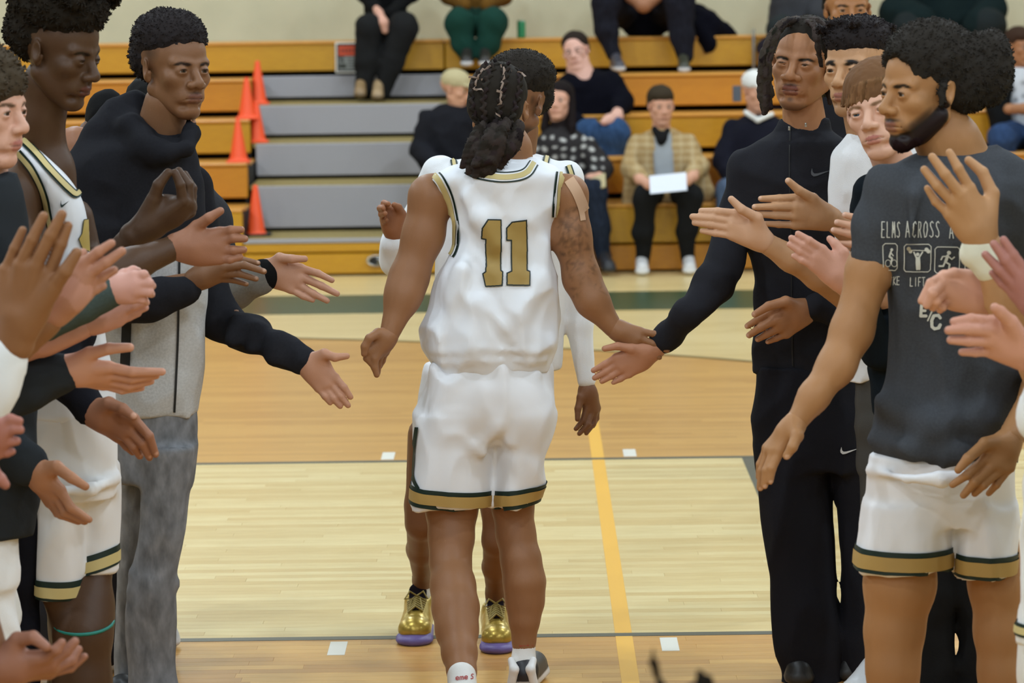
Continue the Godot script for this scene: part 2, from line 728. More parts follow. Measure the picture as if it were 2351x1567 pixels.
# knuckles, finger joints and tips are given one by one
# w: wrist [x, y, dz, r]; fingers: four lists of points [x, y, dz]; thumb: list of points
func hand(j: Job, w: Array, fingers: Array, thumb: Array, fr: float, c: Color, nail = null) -> void:
	var wp := X(w[0], w[1], w[2])
	var wr := R(w[3])
	var r := R(fr)
	var mid := Vector3.ZERO
	for f in fingers:
		mid += X(f[0][0], f[0][1], f[0][2]) / fingers.size()
	var tb := X(thumb[0][0], thumb[0][1], thumb[0][2])
	j.cone(wp, wr, wp.lerp(mid, 0.35), wr * 1.02, 0.01, c)
	var n := fingers.size()
	for i in n:
		var f: Array = fingers[i]
		var kn := X(f[0][0], f[0][1], f[0][2])
		var st := wp.lerp(mid, 0.2) + (kn - mid) * 0.35
		j.cone(st, wr * 0.66, kn, r * 1.28, 0.014, c)
	j.cone(wp.lerp(mid, 0.45), r * 1.5, mid, r * 1.3, 0.012, c)
	# ball of the thumb
	j.cone(wp.lerp(mid, 0.12).lerp(tb, 0.25), wr * 0.78, tb, r * 1.5, 0.014, c)
	for i in n:
		var f: Array = fingers[i]
		var s: float = [0.98, 1.03, 1.0, 0.86][i % 4]
		var prev := X(f[0][0], f[0][1], f[0][2])
		for q in range(1, f.size()):
			var p := X(f[q][0], f[q][1], f[q][2])
			var last := q == f.size() - 1
			var ra := r * s * (1.12 if q == 1 else 1.0)
			var rb := r * s * (0.8 if last else 1.0)
			j.cone(prev, ra, p, rb, 0.0025 if q > 1 else 0.004, c)
			if q > 1:
				j.cone(prev, r * s * 1.04, prev.lerp(p, 0.05), r * s * 1.0, 0.002, c)
			if last and nail != null:
				var dirn := (p - prev).normalized()
				var o := Vector3(nail[0], nail[1], nail[2]).normalized()
				j.paint(p + o * rb * 0.75 - dirn * rb * 0.1, Vector3.ONE * rb * 0.75, Basis(), nail[3], 0.35, 0.8)
			prev = p
	var pt := tb
	for q in range(1, thumb.size()):
		var p := X(thumb[q][0], thumb[q][1], thumb[q][2])
		var last := q == thumb.size() - 1
		j.cone(pt, r * (1.35 if q == 1 else 1.15), p, r * (0.88 if last else 1.15), 0.004, c)
		if last and nail != null:
			var o := Vector3(nail[0], nail[1], nail[2]).normalized()
			j.paint(p + o * r * 0.7, Vector3.ONE * r * 0.8, Basis(), nail[3], 0.35, 0.8)
		pt = p

func face_basis(yaw: float, pitch: float, roll: float) -> Basis:
	return Basis(Vector3.UP, deg_to_rad(yaw)) * Basis(Vector3.RIGHT, deg_to_rad(-pitch)) * Basis(Vector3(0, 0, 1), deg_to_rad(roll))

# head whose eye-level middle (between the ears) is seen at px, py; size = chin to crown in metres
func head_at(px: float, py: float, dz: float, size: float, yaw: float, pitch: float, roll: float) -> Dictionary:
	return {"o": X(px, py, dz), "b": face_basis(yaw, pitch, roll), "s": size}

func hp(h: Dictionary, x: float, y: float, z: float) -> Vector3:
	return (h.o as Vector3) + (h.b as Basis) * (Vector3(x, y, z) * float(h.s))

func hell(j: Job, h: Dictionary, c: Array, r: Array, k: float, col = null, op := 0, turn := Vector3.ZERO) -> void:
	var s: float = h.s
	var b: Basis = (h.b as Basis) * Basis.from_euler(turn)
	j.ell(hp(h, c[0], c[1], c[2]), Vector3(r[0], r[1], r[2]) * s, b, k * s, col, op)

func hcone(j: Job, h: Dictionary, a: Array, ra: float, b: Array, rb: float, k: float, col = null, op := 0) -> void:
	var s: float = h.s
	j.cone(hp(h, a[0], a[1], a[2]), ra * s, hp(h, b[0], b[1], b[2]), rb * s, k * s, col, op)

func hpaint(j: Job, h: Dictionary, c: Array, r: Array, col: Color, soft := 0.4, strength := 1.0, turn := Vector3.ZERO) -> void:
	var s: float = h.s
	j.paint(hp(h, c[0], c[1], c[2]), Vector3(r[0], r[1], r[2]) * s, (h.b as Basis) * Basis.from_euler(turn), col, soft, strength)

# o: skin, lip, brow, nose (width), lips (fullness), open (eyes), jaw (width), brow_low
func head(j: Job, h: Dictionary, o: Dictionary) -> void:
	var skin: Color = o.skin
	var lip: Color = o.get("lip", skin.lerp(Color(0.35, 0.1, 0.08), 0.4))
	var brow: Color = o.get("brow", Color(0.012, 0.008, 0.006))
	var nw: float = o.get("nose", 1.0)
	var lf: float = o.get("lips", 1.0)
	var op: float = o.get("open", 1.0) * 0.66
	var jw: float = o.get("jaw", 1.0)
	j.col = skin
	hell(j, h, [0, 0.16, -0.09], [0.325, 0.345, 0.405], 0.03)
	hell(j, h, [0, 0.15, 0.06], [0.275, 0.29, 0.285], 0.06)
	hell(j, h, [0, -0.13, 0.07], [0.255, 0.28, 0.275], 0.08)
	hell(j, h, [0, -0.29, 0.12], [0.19 * jw, 0.19, 0.21], 0.08)
	for s in [-1.0, 1.0]:
		hcone(j, h, [s * 0.215 * jw, -0.2, -0.04], 0.085, [s * 0.075, -0.425, 0.225], 0.06, 0.07)
		hell(j, h, [s * 0.185, -0.085, 0.215], [0.085, 0.075, 0.085], 0.09)
		hcone(j, h, [s * 0.2, 0.075, 0.255], 0.045, [s * 0.045, 0.06, 0.322], 0.042, 0.05)
	hell(j, h, [0, -0.425, 0.245], [0.1, 0.075, 0.08], 0.07)
	for s in [-1.0, 1.0]:
		hell(j, h, [s * 0.135, -0.005, 0.375], [0.085, 0.052, 0.07], 0.06, null, 1)
		hell(j, h, [s * 0.135, -0.008, 0.283], [0.074, 0.062, 0.07], 0.025)
	hcone(j, h, [0, 0.03, 0.312], 0.038, [0, -0.12, 0.415], 0.045, 0.045)
	hell(j, h, [0, -0.145, 0.412], [0.052 * nw, 0.046, 0.05], 0.03)
	for s in [-1.0, 1.0]:
		hell(j, h, [s * 0.06 * nw, -0.155, 0.372], [0.043, 0.038, 0.048], 0.03)
		hell(j, h, [s * 0.034 * nw, -0.19, 0.405], [0.02, 0.016, 0.024], 0.012, null, 1)
	hell(j, h, [0, -0.275, 0.262], [0.155, 0.105, 0.1], 0.07)
	# groove under the nose, corners, chin dimple
	hcone(j, h, [0, -0.2, 0.385], 0.012, [0, -0.245, 0.375], 0.014, 0.03, null, 1)
	for s in [-1.0, 1.0]:
		hcone(j, h, [s * 0.118, -0.287, 0.295], 0.01 * lf, [s * 0.055, -0.272, 0.342], 0.02 * lf, 0.02, lip)
		hcone(j, h, [s * 0.055, -0.272, 0.342], 0.02 * lf, [s * 0.015, -0.268, 0.353], 0.022 * lf, 0.02, lip)
		hcone(j, h, [s * 0.11, -0.296, 0.292], 0.01 * lf, [s * 0.045, -0.313, 0.338], 0.024 * lf, 0.02, lip)
		hcone(j, h, [s * 0.045, -0.313, 0.338], 0.024 * lf, [0, -0.315, 0.346], 0.026 * lf, 0.02, lip)
		hcone(j, h, [s * 0.125, -0.291, 0.31], 0.006, [s * 0.05, -0.289, 0.372], 0.006, 0.012, null, 1)
		hcone(j, h, [s * 0.05, -0.289, 0.372], 0.006, [0, -0.291, 0.382], 0.006, 0.012, null, 1)
		hell(j, h, [s * 0.13, -0.365, 0.3], [0.05, 0.02, 0.04], 0.05, null, 1)
	hell(j, h, [0, -0.365, 0.365], [0.08, 0.02, 0.03], 0.05, null, 1)
	for s in [-1.0, 1.0]:
		if op > 0.0:
			hell(j, h, [s * 0.135, -0.012, 0.35], [0.052, 0.02 * op, 0.05], 0.01, null, 1)
	for s in [-1.0, 1.0]:
		hell(j, h, [s * 0.338, 0.005, -0.045], [0.026, 0.11, 0.078], 0.02, null, 0, Vector3(-0.25, s * 0.5, 0))
		hell(j, h, [s * 0.322, -0.082, -0.015], [0.026, 0.055, 0.04], 0.03)
		hell(j, h, [s * 0.372, 0.012, -0.032], [0.032, 0.07, 0.046], 0.02, null, 1, Vector3(-0.25, s * 0.5, 0))
		hell(j, h, [s * 0.33, -0.035, 0.02], [0.02, 0.028, 0.018], 0.015)
	# lips, brows, lash lines
	hpaint(j, h, [0, -0.27, 0.35], [0.118, 0.024 * lf, 0.09], lip, 0.4, 0.9)
	hpaint(j, h, [0, -0.315, 0.34], [0.1, 0.03 * lf, 0.09], lip.lerp(skin, 0.25), 0.4, 0.9)
	hpaint(j, h, [0, -0.291, 0.35], [0.125, 0.009, 0.09], lip * 0.35, 0.5, 0.8)
	var bl: float = o.get("brow_low", 0.0) + 0.012
	for s in [-1.0, 1.0]:
		hpaint(j, h, [s * 0.1, 0.072 - bl, 0.33], [0.07, 0.024, 0.08], brow, 0.45, 1.0, Vector3(0, 0, s * 0.12))
		hpaint(j, h, [s * 0.175, 0.078 - bl, 0.3], [0.068, 0.02, 0.08], brow, 0.45, 0.95, Vector3(0, 0, s * -0.25))
		hpaint(j, h, [s * 0.135, 0.012 * op, 0.35], [0.064, 0.012, 0.06], brow, 0.5, 0.9)

# keep short hair clear of the ears
func clear_ears(j: Job, h: Dictionary) -> void:
	for s in [-1.0, 1.0]:
		hell(j, h, [s * 0.37, -0.03, -0.03], [0.1, 0.135, 0.1], 0.02, null, 1)

func eyes(node: Node3D, h: Dictionary, yaw: float, pitch: float, iris := Color(0.05, 0.025, 0.012)) -> void:
	var s: float = h.s
	for sd in [-1.0, 1.0]:
		var c := hp(h, sd * 0.135, -0.008, 0.283)
		var gz: Basis = (h.b as Basis) * Basis(Vector3.UP, deg_to_rad(yaw)) * Basis(Vector3.RIGHT, deg_to_rad(-pitch))
		var r := 0.058 * s
		var vs := PackedVector3Array()
		var cs := PackedColorArray()
		var ix := PackedInt32Array()
		var angs := [0.0, 0.12, 0.2, 0.22, 0.34, 0.45, 0.5, 0.56, 0.8, 1.1, 1.5, 2.2, 3.1]
		for i in angs.size():
			for a in 20:
				var t := TAU * a / 20.0
				vs.append(c - node.global_position + gz * (Vector3(sin(angs[i]) * cos(t), sin(angs[i]) * sin(t), cos(angs[i])) * r))
				cs.append(Color(0.004, 0.004, 0.004) if angs[i] < 0.21 else (iris if angs[i] < 0.53 else Color(0.3, 0.27, 0.24)))
		for i in angs.size() - 1:
			for a in 20:
				var b := (a + 1) % 20
				ix.append_array(PackedInt32Array([i * 20 + a, i * 20 + b, (i + 1) * 20 + a, i * 20 + b, (i + 1) * 20 + b, (i + 1) * 20 + a]))
		mesh_node("eye", tri_mesh(vs, ix, null, cs), M.eye, node)

# flat cloth strip laid on a surface along a path of pixels
func ribbon(called: String, node: Node3D, j: Job, path: Array, width: float, m: Material, lift := 0.002, sub := 6, shift := 0.0) -> void:
	var act := j.all()
	var pts := spline(path, sub)
	var vs := PackedVector3Array()
	var ix := PackedInt32Array()
	var eye := cam_xf.origin
	var n := pts.size()
	for i in n:
		var a := Vector2(pts[maxi(i - 1, 0)][0], pts[maxi(i - 1, 0)][1])
		var b := Vector2(pts[mini(i + 1, n - 1)][0], pts[mini(i + 1, n - 1)][1])
		var nrm := (b - a).orthogonal().normalized()
		var p := Vector2(pts[i][0], pts[i][1]) + nrm * shift
		var row := []
		for s in [-0.5, 0.0, 0.5]:
			var q: Vector2 = p + nrm * width * s
			var st := X(q.x, q.y, -0.45)
			var dirn := (st - eye).normalized()
			row.append(j.hit(st, dirn, act, 0.9))
		if row[1].is_empty():
			continue
		for s in 3:
			if row[s].is_empty():
				row[s] = [row[1][0] - Vector3(0, 0, 0.002), row[1][1]]
			vs.append(row[s][0] + row[s][1] * lift - node.global_position)
	for i in vs.size() / 3 - 1:
		for s in 2:
			var o := i * 3 + s
			ix.append_array(PackedInt32Array([o, o + 1, o + 3, o + 1, o + 4, o + 3]))
	if ix.size() > 0:
		mesh_node(called, tri_mesh(vs, ix), m, node)

# band round an upright tube of cloth: centre cx, from y0 to y1 (pixels, at the centre), found by walking inwards
func band(called: String, node: Node3D, j: Job, cx: float, dz: float, rpx: float, y0: float, y1: float, m: Material, lift := 0.002, slope := 0.0, only := [], rows := 3) -> void:
	var act := j.all()
	if not only.is_empty():
		act = PackedInt32Array(only)
	var vs := PackedVector3Array()
	var ix := PackedInt32Array()
	var n := 56
	for r in rows:
		var y := lerpf(y0, y1, r / float(rows - 1))
		var c := X(cx, y, dz)
		for i in n:
			var a := TAU * i / n
			var d := Vector3(cos(a), 0, sin(a))
			var st := c + d * R(rpx)
			st.y -= slope * R(rpx) * cos(a)
			var hh := j.hit(st, -d, act, R(rpx))
			if hh.is_empty():
				vs.append(st - d * R(rpx) * 0.5 - node.global_position)
			else:
				vs.append(hh[0] + hh[1] * lift - node.global_position)
	for r in rows - 1:
		for i in n:
			var q := (i + 1) % n
			ix.append_array(PackedInt32Array([r * n + i, (r + 1) * n + i, r * n + q, r * n + q, (r + 1) * n + i, (r + 1) * n + q]))
	mesh_node(called, tri_mesh(vs, ix), m, node)

# printed patch laid on a surface, corners given clockwise from top left in pixels
func patch(called: String, node: Node3D, j: Job, q: Array, nu: int, nv: int, m: Material, lift := 0.0015) -> void:
	var act := j.all()
	var vs := PackedVector3Array()
	var uv := PackedVector2Array()
	var ix := PackedInt32Array()
	var last := []
	for v in nv + 1:
		for u in nu + 1:
			var fu := u / float(nu)
			var fv := v / float(nv)
			var t := Vector2(q[0][0], q[0][1]).lerp(Vector2(q[1][0], q[1][1]), fu)
			var b := Vector2(q[3][0], q[3][1]).lerp(Vector2(q[2][0], q[2][1]), fu)
			var p := t.lerp(b, fv)
			var st := X(p.x, p.y, -0.45)
			var hh := j.hit(st, (st - cam_xf.origin).normalized(), act, 0.9)
			if hh.is_empty():
				hh = last if not last.is_empty() else [X(p.x, p.y), Vector3(0, 0, 1)]
			last = hh
			vs.append(hh[0] + hh[1] * lift - node.global_position)
			uv.append(Vector2(fu, fv))
	for v in nv:
		for u in nu:
			var o := v * (nu + 1) + u
			ix.append_array(PackedInt32Array([o, o + 1, o + nu + 1, o + 1, o + nu + 2, o + nu + 1]))
	mesh_node(called, tri_mesh(vs, ix, uv), m, node)

# simple athletic shoe: heel and toe on the floor
func shoe(node: Node3D, heel: Vector3, toe: Vector3, upper: Color, sole: Color, cell := 0.006, collar := 0.1) -> void:
	var j := job(cell, upper)
	var d := (toe - heel)
	var l := d.length()
	var f := d / l
	var up := Vector3.UP
	j.cone(heel + f * 0.045 + up * 0.022, 0.034, toe - f * 0.06 + up * 0.022, 0.045, 0.01, sole, 0, up, 2.0)
	j.cone(heel + f * 0.045 + up * 0.05, 0.034, toe - f * 0.06 + up * 0.042, 0.038, 0.012, upper)
	j.cone(heel + f * 0.045 + up * 0.055, 0.036, heel + f * 0.05 + up * collar, 0.038, 0.015, upper)
	j.cone(heel + f * 0.09 + up * collar * 0.85, 0.036, toe - f * 0.1 + up * 0.05, 0.036, 0.015, upper)
	part("shoe", node, M.shoe, [j])

# ---------------------------------------------------------------- scene
func _ready() -> void:
	rng.seed = 11
	# camera: standing on the near stand, about 2 m up, long lens, tipped down
	var zc := -Vector3(0.00307, 0.11006, -1.0).normalized()
	var xc := Vector3(1, 0.0135, 0)
	xc = (xc - zc * xc.dot(zc)).normalized()
	var yc := zc.cross(xc)
	cam_xf = Transform3D(Basis(xc, yc, zc).transposed(), Vector3(0, 2.03, 0))
	var cam := Camera3D.new()
	cam.name = "camera"
	add_child(cam)
	cam.transform = cam_xf
	cam.near = 0.1
	cam.far = 80.0
	var lens := CameraAttributesPhysical.new()
	lens.frustum_focal_length = 12.0 / (CY / F)
	lens.frustum_focus_distance = 9.8
	lens.exposure_aperture = lens.frustum_focal_length / 21.0
	cam.attributes = lens
	cam.fov = rad_to_deg(2.0 * atan(CY / F))
	cam.current = true
	var we := WorldEnvironment.new()
	we.name = "environment"
	var env := Environment.new()
	env.background_mode = Environment.BG_COLOR
	env.background_color = Color(0.02, 0.02, 0.02)
	env.tonemap_mode = Environment.TONE_MAPPER_LINEAR
	env.tonemap_exposure = 1.0
	env.sdfgi_enabled = true
	env.ssao_enabled = true
	env.ssil_enabled = true
	we.environment = env
	add_child(we)
	materials()
	make_prints()
	ceiling_lights()
	room()
	bleachers()
	people()
	finish_parts()

func noise_tex(freq: float, oct: int, ramp: Array, w := 512, h := 512, sd := 3) -> NoiseTexture2D:
	var n := FastNoiseLite.new()
	n.seed = sd
	n.frequency = freq
	n.fractal_octaves = oct
	var t := NoiseTexture2D.new()
	t.width = w
	t.height = h
	t.seamless = true
	t.noise = n
	var g := Gradient.new()
	g.offsets = PackedFloat32Array([0.0, 1.0])
	g.colors = PackedColorArray(ramp)
	t.color_ramp = g
	return t

func bump_tex(freq: float, oct: int, strength: float, sd := 5) -> NoiseTexture2D:
	var n := FastNoiseLite.new()
	n.seed = sd
	n.frequency = freq
	n.fractal_octaves = oct
	var t := NoiseTexture2D.new()
	t.width = 512
	t.height = 512
	t.seamless = true
	t.as_normal_map = true
	t.bump_strength = strength
	t.noise = n
	return t

# grain streaks along u; boards > 0 also gives each strip of boards its own tone
func wood_tex(w: int, h: int, base: Color, dark: Color, strips: int, sd: int, contrast := 1.0) -> ImageTexture:
	var r := RandomNumberGenerator.new()
	r.seed = sd
	var n := FastNoiseLite.new()
	n.seed = sd
	n.frequency = 1.0
	n.fractal_octaves = 3
	var data := PackedByteArray()
	data.resize(w * h * 3)
	var per := h / float(maxi(strips, 1))
	var cuts := []
	for s in maxi(strips, 1):
		var c := []
		var x := r.randf() * 0.3
		while x < 1.0:
			c.append([x, r.randf()])
			x += r.randf_range(0.18, 0.42)
		cuts.append(c)
	for y in h:
		var s := int(y / per)
		var seam := strips > 0 and y - s * per < 0.8
		var k := 0
		var list: Array = cuts[s]
		for x in w:
			var fx := x / float(w)
			while k < list.size() - 1 and fx > list[k + 1][0]:
				k += 1
			var tone: float = (list[k][1] if fx > list[0][0] else list[-1][1]) if strips > 0 else 0.4
			var g := n.get_noise_2d(x * 0.02 + tone * 50.0, y * 0.45 + s * 7.3) * 0.5 + 0.5
			var t := clampf((tone - 0.5) * 0.55 + 0.12 + (g - 0.4) * 0.8, 0.0, 1.0) * contrast
			if seam:
				t = minf(t + 0.22, 1.0)
			var c := base.lerp(dark, t)
			var o := (y * w + x) * 3
			data[o] = int(c.r * 255)
			data[o + 1] = int(c.g * 255)
			data[o + 2] = int(c.b * 255)
	return ImageTexture.create_from_image(Image.create_from_data(w, h, false, Image.FORMAT_RGB8, data))

func tri_mat(tex: Texture2D, scale: Vector3, rough: float, col := Color.WHITE) -> StandardMaterial3D:
	var m := mat(col, rough)
	m.albedo_texture = tex
	m.uv1_triplanar = true
	m.uv1_world_triplanar = true
	m.uv1_scale = scale
	return m

func materials() -> void:
	M.eye = vmat(0.12)
	M.skin = vmat(0.5, 0.4)
	M.skin.normal_enabled = true
	M.skin.normal_texture = bump_tex(0.05, 3, 3.0)
	M.skin.normal_scale = 0.25
	M.skin.uv1_triplanar = true
	M.skin.uv1_scale = Vector3.ONE * 9.0
	M.hair = vmat(0.75, 0.22)
	M.cloth = vmat(0.9, 0.25)
	M.cloth.normal_enabled = true
	M.cloth.normal_texture = bump_tex(0.12, 2, 4.0)
	M.cloth.normal_scale = 0.3
	M.cloth.uv1_triplanar = true
	M.cloth.uv1_scale = Vector3.ONE * 5.0
	M.fleece = vmat(0.95, 0.2)
	M.fleece.albedo_texture = noise_tex(0.06, 4, [Color(0.86, 0.86, 0.86), Color(1, 1, 1)])
	M.fleece.uv1_triplanar = true
	M.fleece.uv1_scale = Vector3.ONE * 4.0
	M.denim = vmat(0.9, 0.25)
	M.denim.albedo_texture = noise_tex(0.02, 4, [Color(0.62, 0.62, 0.62), Color(1, 1, 1)], 512, 512, 8)
	M.denim.uv1_triplanar = true
	M.denim.uv1_scale = Vector3(3.0, 1.2, 3.0)
	M.satin = vmat(0.55, 0.4)
	M.shoe = vmat(0.45)
	M.trim_green = mat(Color(0.02, 0.14, 0.11), 0.6)
	M.trim_gold = mat(Color(0.78, 0.71, 0.48), 0.6)
	M.trim_white = mat(Color(0.9, 0.9, 0.9), 0.6)
	M.tape = mat(Color(0.74, 0.6, 0.48), 0.7)
	M.trim_dark_gold = mat(Color(0.68, 0.55, 0.3), 0.6)
	M.wall = tri_mat(noise_tex(0.01, 3, [Color(0.7, 0.69, 0.58), Color(0.74, 0.725, 0.61)]), Vector3.ONE * 0.5, 0.8)
	M.ceiling = mat(Color(0.5, 0.5, 0.5), 0.9)
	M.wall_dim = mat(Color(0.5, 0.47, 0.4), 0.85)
	M.bench = tri_mat(wood_tex(512, 256, Color(0.76, 0.56, 0.1), Color(0.6, 0.39, 0.04), 0, 21), Vector3(0.7, 2.4, 0.7), 0.35)
	M.bench_red = tri_mat(wood_tex(512, 256, Color(0.77, 0.51, 0.1), Color(0.62, 0.36, 0.04), 0, 23), Vector3(0.7, 2.4, 0.7), 0.35)
	M.bench_top = tri_mat(wood_tex(512, 256, Color(0.82, 0.58, 0.24), Color(0.66, 0.42, 0.14), 0, 22), Vector3(0.7, 2.4, 0.7), 0.35)
	M.carpet = tri_mat(noise_tex(0.25, 3, [Color(0.53, 0.52, 0.53), Color(0.69, 0.68, 0.69)]), Vector3.ONE * 3.0, 0.95)
	M.tread = tri_mat(noise_tex(0.05, 3, [Color(0.5, 0.43, 0.24), Color(0.62, 0.54, 0.3)]), Vector3.ONE * 1.0, 0.6)
	M.black = mat(Color(0.05, 0.05, 0.05), 0.7)
	M.orange = mat(Color(0.95, 0.33, 0.13), 0.5)
	M.chrome = mat(Color(0.75, 0.75, 0.73), 0.25, 0.9)
	var maple := wood_tex(1024, 560, Color(0.87, 0.77, 0.55), Color(0.76, 0.64, 0.4), 40, 31)
	var amber := wood_tex(1024, 560, Color(0.8, 0.6, 0.31), Color(0.66, 0.45, 0.2), 40, 32)
	M.floor = tri_mat(maple, Vector3(0.25, 0.438, 0.438), 0.3)
	M.floor_amber = tri_mat(amber, Vector3(0.25, 0.438, 0.438), 0.3)
	var grain := wood_tex(512, 128, Color(1, 1, 1), Color(0.84, 0.78, 0.68), 0, 33)
	M.planks = []
	M.planks_amber = []
	for i in 6:
		var t := i / 5.0
		M.planks.append(tri_mat(grain, Vector3(0.5, 2.0, 2.0), 0.3, Color(0.89, 0.81, 0.6).lerp(Color(0.83, 0.72, 0.49), t)))
		M.planks_amber.append(tri_mat(grain, Vector3(0.5, 2.0, 2.0), 0.3, Color(0.86, 0.66, 0.36).lerp(Color(0.76, 0.54, 0.27), t)))
	M.line_dark = mat(Color(0.26, 0.26, 0.24), 0.35)
	M.line_brown = mat(Color(0.45, 0.36, 0.16), 0.35)
	M.line_yellow = mat(Color(0.93, 0.7, 0.25), 0.35)
	M.line_white = mat(Color(0.88, 0.87, 0.83), 0.35)
	M.line_green = mat(Color(0.17, 0.27, 0.16), 0.3)
	M.paper = mat(Color(0.86, 0.87, 0.9), 0.7)
	M.lamp = mat(Color(0.9, 0.9, 0.9), 0.5)
	M.lamp.emission_enabled = true
	M.lamp.emission = Color(1.0, 0.98, 0.93)
	M.lamp.emission_energy_multiplier = 4.0

func ceiling_lights() -> void:
	var bowl := lathe([[0.001, -0.17], [0.07, -0.165], [0.14, -0.14], [0.185, -0.08], [0.2, 0.0], [0.19, 0.06], [0.15, 0.12], [0.001, 0.13]], 24)
	var cap := lathe([[0.001, 0.36], [0.08, 0.36], [0.1, 0.34], [0.1, 0.2], [0.17, 0.13], [0.16, 0.12], [0.001, 0.125]], 24)
	for ix in 4:
		for iz in 7:
			var at := Vector3(-9.0 + ix * 6.2, 7.1, 7.0 - iz * 5.0)
			var t := thing("ceiling_light", "round glowing high bay lamp hung from the gym ceiling", "light", at, "gym ceiling lights")
			mesh_node("housing", cap, M.line_white, t)
			mesh_node("bowl", bowl, M.lamp, t)
			mesh_node("stem", lathe([[0.012, 0.35], [0.012, 0.52]], 8), M.line_white, t)
			var l := OmniLight3D.new()
			l.name = "lamp"
			l.light_energy = 10.2
			l.light_size = 0.15
			l.light_color = Color(0.87, 0.93, 0.98)
			l.omni_range = 45.0
			l.omni_attenuation = 2.0
			l.shadow_enabled = true
			t.add_child(l)

func struct(called: String, size: Vector3, at: Vector3, m: Material) -> MeshInstance3D:
	var o := box_node(called, size, at, m, self, 0.0005)
	o.set_meta("kind", "structure")
	return o

func flat_poly(called: String, pts: Array, y: float, m: Material, parent: Node) -> void:
	var pv := PackedVector2Array()
	for p in pts:
		pv.append(Vector2(p.x, p.y))
	var ix := Geometry2D.triangulate_polygon(pv)
	var vs := PackedVector3Array()
	for p in pv:
		vs.append(Vector3(p.x, y, p.y))
	for i in range(0, ix.size(), 3):
		var n := (vs[ix[i + 1]] - vs[ix[i]]).cross(vs[ix[i + 2]] - vs[ix[i]])
		if n.y > 0:
			var s := ix[i + 1]
			ix[i + 1] = ix[i + 2]
			ix[i + 2] = s
	mesh_node(called, tri_mesh(vs, ix), m, parent)

